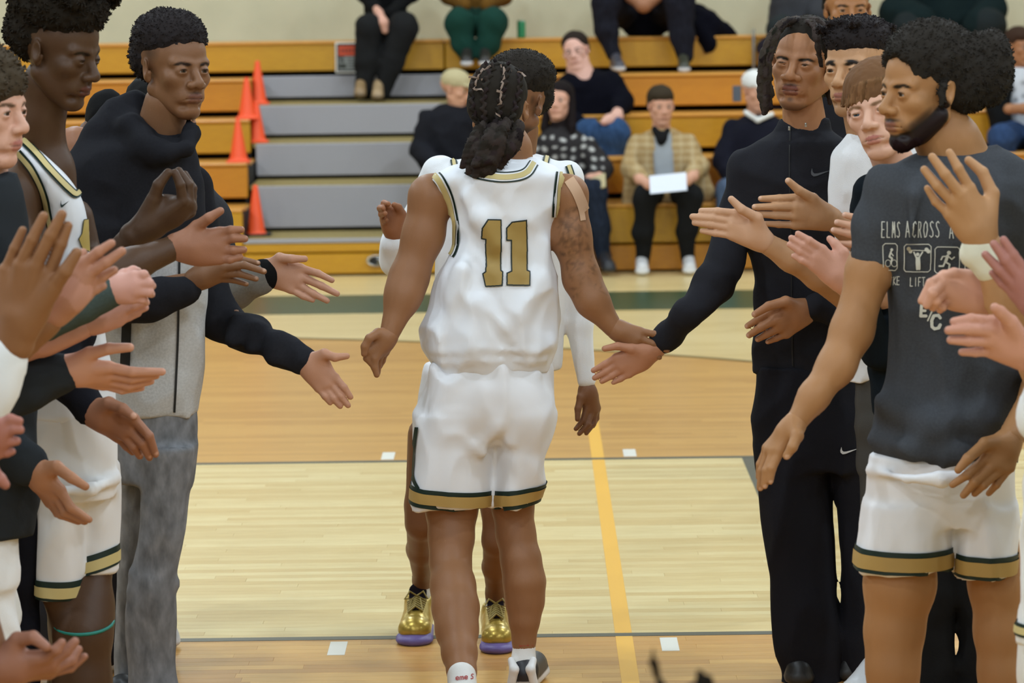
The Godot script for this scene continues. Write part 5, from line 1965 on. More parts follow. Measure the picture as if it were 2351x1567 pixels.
func grey_tee_man() -> void:
	var n := person("bearded player in dark grey printed T-shirt and white striped shorts, hair in a puff", 2150, 8.4)
	var skin := lin("a8794f")
	var b := job(0.0115, skin)
	chain(b, [[2135, 270, 0.02, 62], [2180, 330, 0.03, 66], [2210, 400, 0.05, 84]], 0.04)
	loft(b, [[380, 2100, 2320], [480, 2020, 2370], [700, 2050, 2350], [950, 2020, 2330], [1060, 2010, 2330]], 0.55, -10, 0.03)
	chain(b, [[2040, 480, 0.0, 46], [1996, 620, -0.02, 50], [1956, 760, -0.05, 46], [1920, 840, -0.08, 41], [1868, 910, -0.11, 32], [1826, 972, -0.13, 26]], 0.03)
	chain(b, [[2380, 480, 0.0, 58], [2420, 760, 0.0, 48], [2390, 900, -0.08, 42], [2320, 1005, -0.2, 30]], 0.03)
	# legs
	chain(b, [[2080, 1200, 0.02, 74], [2066, 1340, 0.0, 80], [2053, 1450, 0.0, 66], [2050, 1530, -0.01, 58], [2050, 1640, 0.0, 62], [2055, 1800, 0.03, 40], [2058, 1860, 0.05, 34]], 0.03)
	chain(b, [[2270, 1200, 0.05, 66], [2288, 1340, 0.04, 62], [2295, 1450, 0.04, 56], [2300, 1540, 0.04, 52], [2305, 1640, 0.05, 58], [2310, 1850, 0.08, 34]], 0.03)
	var ha := job(0.0035, skin)
	hand(ha, [1826, 970, -0.13, 27], [[[1790, 1034, -0.15], [1772, 1075, -0.16], [1768, 1104, -0.16]], [[1778, 1036, -0.14], [1760, 1080, -0.15], [1755, 1114, -0.15]], [[1768, 1034, -0.12], [1750, 1080, -0.12], [1745, 1119, -0.12]], [[1762, 1028, -0.1], [1745, 1065, -0.1], [1742, 1095, -0.1]]], [[1830, 1000, -0.17], [1819, 1026, -0.19], [1806, 1046, -0.19]], 10.5, skin, [0.2, -0.3, 0.9, lin("d3a98c")])
	var hb := job(0.0035, skin)
	hand(hb, [2318, 1008, -0.2, 30], [[[2262, 1054, -0.24], [2220, 1090, -0.26], [2187, 1112, -0.25]], [[2280, 1068, -0.24], [2238, 1106, -0.26], [2212, 1136, -0.25]], [[2300, 1074, -0.23], [2258, 1112, -0.25], [2238, 1132, -0.24]], [[2318, 1072, -0.22], [2288, 1112, -0.23], [2270, 1132, -0.22]]], [[2262, 1018, -0.25], [2222, 1052, -0.28], [2200, 1078, -0.28]], 10.5, skin)
	var hd := job(0.0032, skin)
	var h := head_at(2121, 211, 0.0, 0.264, -62, 0, 0)
	head(hd, h, {"skin": skin, "nose": 1.15, "lips": 1.05, "lip": lin("8c5a48"), "open": 0.9})
	var bd := lin("1d1510")
	for q in spline([[0.325, -0.06, 0.02, 0.055], [0.32, -0.14, 0.01, 0.075], [0.3, -0.22, 0.03, 0.095], [0.25, -0.29, 0.07, 0.105], [0.19, -0.35, 0.14, 0.105], [0.13, -0.4, 0.21, 0.1], [0.05, -0.44, 0.28, 0.1], [-0.05, -0.44, 0.28, 0.1]], 6):
		hpaint(hd, h, [q[0], q[1], q[2]], [q[3], q[3], q[3]], bd, 0.4, 0.9)
	for q in spline([[0.27, -0.36, 0.0, 0.1], [0.22, -0.4, 0.05, 0.1], [0.15, -0.45, 0.12, 0.1]], 5):
		hpaint(hd, h, [q[0], q[1], q[2]], [q[3], q[3], q[3]], bd, 0.5, 0.9)
	for q in spline([[0.31, -0.12, 0.06, 0.06], [0.27, -0.2, 0.13, 0.08], [0.21, -0.27, 0.19, 0.085], [0.15, -0.32, 0.25, 0.08]], 5):
		hpaint(hd, h, [q[0], q[1], q[2]], [q[3], q[3], q[3]], bd, 0.9, 0.5)
	hpaint(hd, h, [0.03, -0.235, 0.35], [0.13, 0.026, 0.08], bd, 0.7, 0.8)
	hpaint(hd, h, [0, -0.235, 0.35], [0.13, 0.02, 0.08], bd, 0.7, 0.75)
	hpaint(hd, h, [0.135, -0.29, 0.28], [0.03, 0.08, 0.08], bd, 0.8, 0.5)
	part("body", n, M.skin, [b, ha, hb, hd])
	eyes(n, h, -4, 0)
	# hair: rounded afro with a puff at the back
	var hc := lin("2e2926")
	var hj := job(0.0058, hc, 0.007, 38.0)
	hell(hj, h, [0, 0.28, -0.08], [0.38, 0.36, 0.44], 0.05)
	hell(hj, h, [0, 0.1, -0.28], [0.36, 0.32, 0.28], 0.06)
	ell(hj, 2275, 155, 0.02, 52, 88, 60, 0.03)
	ell(hj, 2232, 170, 0.02, 40, 80, 60, 0.03)
	hell(hj, h, [0.34, -0.02, 0.02], [0.05, 0.14, 0.06], 0.03)
	hell(hj, h, [0, 0.14, 0.42], [0.34, 0.2, 0.2], 0.06, null, 1)
	hell(hj, h, [0.36, -0.06, -0.06], [0.1, 0.15, 0.1], 0.03, null, 1)
	hj.tufts = 4420
	hj.tuft_avoid = hd
	hj.tuft_len = 0.0061
	part("hair", n, M.hair, [hj])
	var bj := job(0.004, bd, 0.003, 60.0)
	hcone(bj, h, [0.13, -0.405, 0.17], 0.06, [0.05, -0.44, 0.24], 0.075, 0.05)
	hell(bj, h, [0, -0.44, 0.25], [0.1, 0.075, 0.085], 0.05)
	hell(bj, h, [0, -0.3, 0.43], [0.14, 0.085, 0.17], 0.03, null, 1)
	bj.tufts = 900
	bj.tuft_avoid = hd
	bj.tuft_len = 0.0034
	part("beard", n, M.hair, [bj])
	# T-shirt
	var tj := job(0.0075, lin("4b4d50"), 0.008, 5.0, Vector3(1.5, 0.8, 1.0), 34)
	loft(tj, [[338, 2140, 2300, 0.06, 0.7], [352, 2095, 2330, 0.04, 0.7], [385, 2030, 2375, 0.02], [430, 2000, 2395], [520, 2000, 2395], [600, 2030, 2380], [700, 2042, 2370], [800, 2044, 2362], [880, 2026, 2350], [960, 2006, 2342], [1010, 2000, 2340], [1062, 1999, 2338]], 0.6, 0.0, 0.03)
	chain(tj, [[2042, 440, -0.01, 62], [2012, 520, -0.02, 56], [2000, 582, -0.02, 56]], 0.03)
	chain(tj, [[2370, 450, 0.0, 66], [2400, 600, 0.0, 60]], 0.03)
	# hem bunched above the shorts
	chain(tj, [[2010, 1010, -0.01, 14], [2090, 1034, -0.11, 14], [2210, 1040, -0.12, 14], [2320, 1016, -0.04, 14]], 0.05)
	chain(tj, [[2040, 930, -0.04, 12], [2140, 975, -0.11, 12], [2260, 960, -0.1, 12]], 0.06)
	chain(tj, [[2140, 370, -0.05, 12], [2100, 450, -0.11, 12], [2090, 560, -0.13, 10]], 0.03)
	part("t_shirt", n, M.fleece, [tj])
	patch("chest_print", n, tj, [[2018, 500], [2238, 500], [2238, 768], [2018, 768]], 22, 22, M.print_shirt, 0.003)
	# shorts
	var sj := job(0.0075, lin("e8e7e8"), 0.007, 4.5, Vector3(1.4, 0.7, 1.0), 35)
	loft(sj, [[1040, 1995, 2335], [1075, 1992, 2335], [1092, 1990, 2336], [1140, 1986, 2338, 0.0, 0.62], [1200, 1980, 2336, 0.0, 0.5]], 0.66, 0.0, 0.02)
	loft(sj, [[1150, 1982, 2190], [1200, 1974, 2188], [1250, 1966, 2186], [1304, 1960, 2184]], 1.0, 0.0, 0.02)
	loft(sj, [[1150, 2180, 2338], [1200, 2186, 2338], [1260, 2192, 2336], [1321, 2195, 2334]], 1.2, 0.0, 0.02)
	chain(sj, [[1998, 1078, -0.02, 12], [2080, 1098, -0.16, 12], [2160, 1100, -0.19, 12], [2240, 1088, -0.17, 12], [2330, 1078, -0.05, 12]], 0.012)
	part("shorts", n, M.satin, [sj])
	for q in [[2074.0, 160.0, 0.015, 1250.0, 1302.0, [1]], [2264.0, 130.0, 0.02, 1266.0, 1318.0, [2]]]:
		band("trim", n, sj, q[0], 0.0, q[1], q[3], q[4], M.trim_green, 0.003, q[2], q[5])
		band("trim", n, sj, q[0], 0.0, q[1], q[3] + 12, q[4] - 8, M.trim_dark_gold, 0.005, q[2], q[5])
	for x in [2058.0, 2310.0]:
		var f1 := floor_at(x, 8.45)
		shoe(n, f1 + Vector3(0.06, 0, -0.08), f1 + Vector3(-0.12, 0, 0.16), lin("d0d0d0"), lin("d8d8d8"), 0.01)

func dark_jersey_man() -> void:
	var n := person("tall player in white and gold jersey with curly high top hair, clapping", 170, 8.75)
	var skin := lin("4f3524")
	var pal := lin("9a6a50")
	var b := job(0.0115, skin)
	chain(b, [[112, 190, 0.03, 60], [88, 280, 0.05, 52], [86, 335, 0.07, 56], [122, 392, 0.05, 44], [148, 445, 0.04, 30]], 0.04)
	loft(b, [[480, 120, 170], [560, 90, 195], [760, 70, 225], [900, 65, 250]], 0.6, -8, 0.02)
	# near shoulder and upper arm, elbow bent forward
	chain(b, [[60, 360, 0.08, 40], [24, 455, -0.02, 72], [20, 560, -0.08, 62], [60, 690, -0.15, 54], [180, 660, -0.15, 46], [300, 610, -0.1, 38], [404, 566, -0.05, 29]], 0.03)
	chain(b, [[170, 500, 0.14, 46], [200, 640, 0.14, 46], [260, 610, 0.08, 44], [305, 543, 0.02, 31]], 0.03)
	# legs
	chain(b, [[228, 1100, 0.06, 30], [226, 1290, 0.06, 32], [196, 1392, 0.03, 64], [190, 1450, 0.0, 66], [188, 1567, 0.0, 66], [190, 1780, 0.03, 40], [192, 1840, 0.03, 34]], 0.03)
	chain(b, [[134, 1150, 0.0, 30], [132, 1360, 0.0, 32], [160, 1440, 0.06, 44], [150, 1600, 0.1, 44], [140, 1800, 0.1, 32]], 0.03)
	var ha := job(0.0035, skin)
	hand(ha, [306, 541, 0.02, 33], [[[420, 462, 0.0], [414, 424, -0.01], [402, 396, -0.01]], [[433, 468, 0.02], [432, 424, 0.02], [410, 392, 0.02]], [[438, 476, 0.04], [441, 432, 0.05], [424, 400, 0.05]], [[436, 486, 0.06], [442, 450, 0.07], [432, 420, 0.07]]], [[352, 458, 0.0], [364, 424, -0.01], [386, 396, -0.01]], 11.5, skin)
	ell(ha, 385, 485, 0.02, 44, 40, 22, 0.02, skin)
	var hb := job(0.0035, skin)
	hand(hb, [405, 566, -0.05, 32], [[[505, 533, -0.06], [530, 528, -0.07], [554, 527, -0.07]], [[510, 552, -0.06], [536, 546, -0.07], [562, 548, -0.07]], [[510, 574, -0.06], [536, 574, -0.07], [560, 573, -0.07]], [[504, 594, -0.06], [528, 596, -0.07], [552, 590, -0.07]]], [[452, 520, -0.06], [480, 500, -0.08], [506, 484, -0.08]], 10.5, pal)
	ell(hb, 462, 572, -0.055, 52, 38, 16, 0.02, pal)
	var hd := job(0.0032, skin)
	var h := head_at(136, 118, 0.0, 0.262, 66, -14, 0)
	head(hd, h, {"skin": skin, "nose": 1.25, "lips": 1.2, "open": 0.35, "lip": lin("5a3328"), "brow": lin("120c09")})
	part("body", n, M.skin, [b, ha, hb, hd])
	eyes(n, h, 0, -12)
	var hj := job(0.0058, lin("241f1a"), 0.009, 36.0)
	hell(hj, h, [0, 0.42, -0.1], [0.42, 0.34, 0.47], 0.05)
	hell(hj, h, [0, 0.14, -0.24], [0.345, 0.3, 0.32], 0.06)
	clear_ears(hj, h)
	for i in 60:
		var a := rng.randf() * TAU
		var z := rng.randf_range(-0.55, 0.42)
		hell(hj, h, [cos(a) * 0.36, 0.45 + absf(sin(a)) * 0.26, z * 0.85], [0.075, 0.075, 0.075], 0.03)
	hj.tufts = 3740
	hj.tuft_avoid = hd
	hj.tuft_len = 0.0088
	part("hair", n, M.hair, [hj])
	# jersey
	var jj := job(0.0075, lin("e6e8ec"), 0.005, 5.0, Vector3(1.4, 0.8, 1.0), 44)
	loft(jj, [[316, 34, 58, 0.03, 3.0], [345, 40, 98, 0.02, 2.0], [400, 66, 150, 0.0, 1.5], [450, 92, 182, 0.0, 1.35], [500, 100, 198, 0.0, 1.2], [580, 85, 208, 0.0, 0.9], [680, 66, 226], [780, 60, 244], [860, 55, 262], [960, 50, 270]], 0.8, 0.0, 0.02)
	part("jersey", n, M.satin, [jj])
	var neck := [[50, 322], [80, 352], [115, 392], [150, 428], [170, 446], [180, 440]]
	ribbon("collar", n, jj, neck, 18.0, M.trim_green, 0.004)
	ribbon("collar", n, jj, neck, 10.0, M.trim_gold, 0.006)
	var arm := [[40, 352], [72, 392], [96, 440], [108, 490], [116, 540]]
	ribbon("trim", n, jj, arm, 16.0, M.trim_green, 0.004, 6, 4.0)
	ribbon("trim", n, jj, arm, 9.0, M.trim_gold, 0.006, 6, 4.0)
	patch("logo", n, jj, [[138, 456], [158, 452], [158, 478], [138, 480]], 3, 3, M.tick_green, 0.004)
	patch("number", n, jj, [[175, 505], [206, 500], [210, 590], [180, 595]], 5, 7, M.print_part, 0.004)
	patch("number", n, jj, [[210, 745], [232, 742], [234, 766], [212, 768]], 3, 3, M.print_part, 0.004)
	# shorts
	var sj := job(0.0075, lin("e6e5e4"), 0.006, 4.5, Vector3(1.4, 0.7, 1.0), 45)
	loft(sj, [[900, 60, 262], [960, 52, 272], [1060, 50, 270], [1140, 60, 270]], 0.8, 0.0, 0.02)
	loft(sj, [[1060, 66, 200], [1160, 76, 200], [1260, 84, 192], [1330, 86, 184], [1374, 84, 180]], 1.15, 0.0, 0.02)
	loft(sj, [[1060, 150, 272, 0.06], [1140, 166, 275, 0.06], [1200, 180, 274, 0.06], [1260, 182, 270, 0.06], [1310, 182, 270, 0.06]], 1.2, 0.0, 0.02)
	chain(sj, [[64, 1118, -0.02, 12], [140, 1126, -0.13, 10], [210, 1122, -0.12, 10], [266, 1096, -0.03, 10]], 0.015)
	part("shorts", n, M.satin, [sj])
	for q in [[131.0, 0.0, 90.0, 1344.0, 0.02, [1]], [226.0, 0.06, 90.0, 1280.0, -0.18, [2]]]:
		band("trim", n, sj, q[0], q[1], q[2], q[3] - 18, q[3] + 26, M.trim_green, 0.003, q[4], q[5])
		band("trim", n, sj, q[0], q[1], q[2], q[3] - 4, q[3] + 20, M.trim_gold, 0.005, q[4], q[5])
	# thin teal band below the knee
	var ring := []
	var rr := []
	for i in 25:
		var a := TAU * i / 24.0
		ring.append(X(192, 1428, 0.0) + Vector3(cos(a) * R(69), -sin(a) * 0.016, sin(a) * R(72)) - n.global_position)
		rr.append(0.0045)
	mesh_node("knee_band", tube(ring, rr, 6), mat(Color(0.1, 0.5, 0.45), 0.5), n, "thin teal rubber band")
	for x in [90.0, 194.0]:
		var f1 := floor_at(x, 8.75)
		shoe(n, f1 + Vector3(-0.06, 0, -0.06), f1 + Vector3(0.14, 0, 0.14), lin("d0d0d0"), lin("d8d8d8"), 0.01)

func hoodie_man() -> void:
	var n := person("man in dark hooded two-tone jacket and grey jeans reaching a palm out", 350, 9.3)
	var skin := lin("7d573c")
	var pal := lin("b58468")
	var b := job(0.011, skin)
	chain(b, [[382, 240, 0.0, 52], [365, 330, 0.03, 62]], 0.04)
	loft(b, [[360, 260, 430], [500, 220, 450], [900, 260, 450]], 0.6, -12, 0.03)
	chain(b, [[460, 700, 0.1, 40], [700, 830, -0.1, 22]], 0.02)
	chain(b, [[250, 690, -0.1, 36], [446, 645, -0.16, 22]], 0.02)
	var ha := job(0.0035, skin)
	hand(ha, [700, 830, -0.1, 26], [[[769, 866, -0.12], [790, 889, -0.13], [805, 911, -0.13]], [[758, 879, -0.12], [782, 909, -0.13], [799, 930, -0.13]], [[745, 887, -0.12], [765, 914, -0.13], [781, 932, -0.13]], [[731, 890, -0.12], [746, 910, -0.13], [758, 925, -0.13]]], [[745, 812, -0.13], [769, 820, -0.14], [796, 817, -0.14]], 8.5, pal)
	ell(ha, 733, 848, -0.115, 30, 34, 14, 0.015, pal)
	var hb := job(0.0035, skin)
	hand(hb, [446, 643, -0.16, 26], [[[512, 602, -0.18], [554, 596, -0.18], [592, 604, -0.17]], [[512, 614, -0.19], [560, 608, -0.2], [606, 623, -0.19]], [[506, 628, -0.18], [550, 628, -0.19], [588, 640, -0.18]], [[498, 640, -0.17], [534, 642, -0.17], [566, 652, -0.16]]], [[470, 605, -0.14], [500, 588, -0.12], [525, 582, -0.11]], 8.5, skin, [0.3, 0.5, 0.8, lin("b89278")])
	var hd := job(0.0032, skin)
	var h := head_at(401, 160, 0.0, 0.25, 42, 0, -2)
	head(hd, h, {"skin": skin, "nose": 1.15, "lips": 1.05, "open": 0.85, "lip": lin("6e4536"), "brow": lin("1d140f")})
	hpaint(hd, h, [0, -0.23, 0.35], [0.12, 0.016, 0.08], lin("35241a"), 0.6, 0.7)
	hpaint(hd, h, [0, -0.46, 0.25], [0.1, 0.06, 0.1], lin("35241a"), 0.6, 0.6)
	hpaint(hd, h, [-0.33, 0.16, 0.02], [0.06, 0.14, 0.2], lin("2a1c14"), 0.8, 0.7)
	part("body", n, M.skin, [b, ha, hb, hd])
	eyes(n, h, -2, -2)
	var hj := job(0.0052, lin("2a2522"), 0.006, 42.0)
	hell(hj, h, [0, 0.33, -0.1], [0.36, 0.3, 0.43], 0.05)
	hell(hj, h, [0, 0.14, -0.25], [0.345, 0.3, 0.27], 0.06)
	hell(hj, h, [0, 0.12, 0.4], [0.3, 0.17, 0.16], 0.03, null, 1)
	clear_ears(hj, h)
	hj.tufts = 2890
	hj.tuft_avoid = hd
	hj.tuft_len = 0.0061
	part("hair", n, M.hair, [hj])
	# jacket: dark hood, yoke and sleeves; grey body
	var dk := lin("27272b")
	var gy := lin("cacac8")
	var gj := job(0.008, gy, 0.005, 5.0, Vector3(1.5, 0.7, 1.0), 54)
	loft(gj, [[500, 175, 462], [560, 215, 474], [640, 232, 477], [720, 236, 475], [800, 244, 472], [880, 250, 466], [953, 258, 458]], 0.68, 0.0, 0.02)
	part("jacket_body", n, M.fleece, [gj], "light grey fleece lower body")
	ribbon("zip", n, gj, [[412, 560], [410, 660], [408, 760], [404, 860], [400, 946]], 5.0, M.black, 0.003, 5)
	ribbon("side_stripe", n, gj, [[292, 560], [292, 660], [292, 740], [288, 850]], 22.0, M.black, 0.003, 5)
	var jj := job(0.008, dk, 0.0055, 6.0, Vector3(1.0, 1.0, 1.0), 55)
	loft(jj, [[300, 270, 420, 0.03, 0.8], [340, 190, 445, 0.01, 0.75], [400, 160, 460], [480, 158, 470], [545, 190, 474]], 0.66, 2.0, 0.03)
	# hood folded behind the neck, collar standing open in front
	chain(jj, [[308, 250, 0.06, 18], [300, 288, -0.04, 15], [332, 330, -0.1, 11], [380, 350, -0.12, 10], [425, 338, -0.1, 10]], 0.06)
	chain(jj, [[318, 248, 0.1, 34], [280, 270, 0.07, 36], [232, 318, 0.03, 38], [190, 380, 0.0, 40]], 0.06)
	chain(jj, [[434, 276, -0.03, 8], [441, 310, -0.05, 11], [432, 345, -0.09, 14]], 0.04)
	chain(jj, [[225, 400, -0.04, 62], [215, 540, -0.08, 56], [250, 690, -0.14, 52], [340, 690, -0.18, 44], [425, 664, -0.17, 34]], 0.03)
	chain(jj, [[440, 430, 0.12, 52], [465, 600, 0.14, 50], [500, 730, 0.06, 44], [580, 772, 0.0, 41], [650, 806, -0.06, 36], [672, 817, -0.08, 34]], 0.03)
	chain(jj, [[678, 819, -0.09, 32], [694, 827, -0.1, 31]], 0.006)
	for i in 3:
		chain(jj, [[544 + i * 45, 734 + i * 22, -0.03 - 0.025 * i, 9], [528 + i * 48, 780 + i * 20, -0.05 - 0.025 * i, 8]], 0.05)
	part("jacket", n, M.fleece, [jj])
	# jeans
	var pj := job(0.008, lin("9a9ca0"), 0.003, 10.0, Vector3(1.0, 0.6, 1.0), 56)
	loft(pj, [[930, 262, 452], [970, 266, 455], [1040, 268, 452], [1110, 270, 445]], 0.62, 0.0, 0.02)
	loft(pj, [[1020, 320, 452, -0.03], [1120, 322, 438, -0.03], [1220, 318, 426, -0.03], [1290, 306, 412, -0.02], [1335, 296, 405, -0.02], [1400, 288, 407, -0.01], [1470, 288, 406, 0.0], [1530, 292, 404, 0.0], [1600, 292, 416, 0.0], [1690, 296, 420]], 0.95, 0.0, 0.02)
	for f in [[1316, 1338, 398], [1356, 1340, 398]]:
		chain(pj, [[f[2] - 92, f[0], -0.03, 5], [f[2] - 50, (f[0] + f[1]) * 0.5 + 4, -0.05, 6], [f[2], f[1], -0.015, 5]], 0.03)
	part("jeans", n, M.denim, [pj])
	var p2 := job(0.009, lin("b0b2b4"), 0.003, 10.0, Vector3(1.0, 0.6, 1.0), 57)
	loft(p2, [[1000, 268, 350, 0.06], [1150, 270, 340, 0.08], [1280, 268, 330, 0.1], [1390, 266, 312, 0.1], [1500, 262, 306, 0.1], [1690, 258, 320, 0.1]], 1.2, 0.0, 0.02)
	part("jeans", n, M.denim, [p2])
	for x in [300.0, 355.0]:
		var f1 := floor_at(x, 9.32)
		shoe(n, f1 + Vector3(-0.06, 0, -0.06), f1 + Vector3(0.16, 0, 0.14), lin("303030"), lin("d8d8d8"), 0.01)

# whole standing figure in metres, for those mostly outside the frame or behind others; returns shoulder points
func figure(n: Node3D, h: float, yaw: float, skin: Color, top: Color, bottom: Color, hair: Color, cell := 0.016, shorts := false, make_head := true) -> Dictionary:
	var o := n.global_position
	var f := Vector3(sin(deg_to_rad(yaw)), 0, cos(deg_to_rad(yaw)))
	var r := Vector3(f.z, 0, -f.x)
	var up := Vector3.UP
	var b := job(cell, skin)
	var hipy := h * 0.52
	var shy := h * 0.815
	b.cone(o + up * shy, 0.07, o + up * h * 0.9 + f * 0.01, 0.055, 0.03)
	b.cone(o + up * hipy, 0.12, o + up * shy * 0.95, 0.13, 0.05, null, 0, f, 1.5)
	for s in [-1.0, 1.0]:
		var hip: Vector3 = o + r * s * 0.1 + up * hipy
		b.cone(hip, 0.08, o + r * s * 0.11 + up * h * 0.28 + f * 0.02, 0.058, 0.03)
		b.cone(o + r * s * 0.11 + up * h * 0.28 + f * 0.02, 0.058, o + r * s * 0.12 + up * 0.09, 0.036, 0.03)
		shoe(n, o + r * s * 0.12 - f * 0.08, o + r * s * 0.13 + f * 0.18, Color(0.5, 0.5, 0.5), Color(0.6, 0.6, 0.6), 0.012)
	var jobs := [b]
	if make_head:
		var hd := job(0.009, skin)
		var hh := {"o": o + up * h * 0.935 + f * 0.02, "b": face_basis(yaw, 0, 0), "s": 0.235}
		head(hd, hh, {"skin": skin, "open": 0.0})
		jobs.append(hd)
		var hj := job(0.009, hair, 0.005, 30.0)
		hell(hj, hh, [0, 0.24, -0.1], [0.37, 0.34, 0.43], 0.04)
		hell(hj, hh, [0, 0.05, -0.22], [0.36, 0.3, 0.27], 0.05)
		part("hair", n, M.hair, [hj])
	part("body", n, M.skin, jobs)
	var tj := job(cell, top, 0.006, 6.0)
	tj.cone(o + up * (hipy - 0.02), 0.17, o + up * (hipy + 0.2), 0.165, 0.04, null, 0, f, 1.45)
	tj.cone(o + up * (hipy + 0.2), 0.165, o + up * shy * 0.95, 0.18, 0.04, null, 0, f, 1.5)
	for s in [-1.0, 1.0]:
		tj.cone(o + up * (shy + 0.015), 0.08, o + r * s * 0.17 + up * (shy - 0.02), 0.07, 0.05)
	var pj := job(cell, bottom, 0.006, 5.0)
	pj.cone(o + up * (hipy - 0.04) - r * 0.05, 0.15, o + up * (hipy - 0.04) + r * 0.05, 0.15, 0.05)
	for s in [-1.0, 1.0]:
		var kn: Vector3 = o + r * s * 0.12 + up * h * 0.27 + f * 0.02
		pj.cone(o + r * s * 0.1 + up * (hipy - 0.05), 0.11, kn, 0.095 if not shorts else 0.12, 0.03)
		if not shorts:
			pj.cone(kn, 0.095, o + r * s * 0.12 + up * 0.09, 0.075, 0.03)
	part("shorts" if shorts else "trousers", n, M.cloth, [pj])
	return {"l": o - r * 0.19 + up * (shy - 0.03), "r": o + r * 0.19 + up * (shy - 0.03), "top": tj, "body": b, "jobs": jobs, "o": o, "f": f}

# sleeve and arm from a shoulder point over an elbow pixel to a wrist pixel
func arm(fig: Dictionary, shoulder: Vector3, elbow: Array, wrist: Array, sleeve_to: float, sr := 0.055) -> void:
	var e := X(elbow[0], elbow[1], elbow[2])
	var w := X(wrist[0], wrist[1], wrist[2])
	var b: Job = fig.body
	b.cone(shoulder, 0.05, e, 0.042, 0.03)
	b.cone(e, 0.042, w, wrist[3] * cur_d / F, 0.02)
	var t: Job = fig.top
	t.cone(shoulder, sr * 1.15, shoulder.lerp(e, minf(sleeve_to, 1.0)), sr * 1.0, 0.03)
	if sleeve_to > 1.0:
		t.cone(e, sr, e.lerp(w, sleeve_to - 1.0), maxf(sr * 0.75, wrist[3] * cur_d / F * 1.3), 0.02)

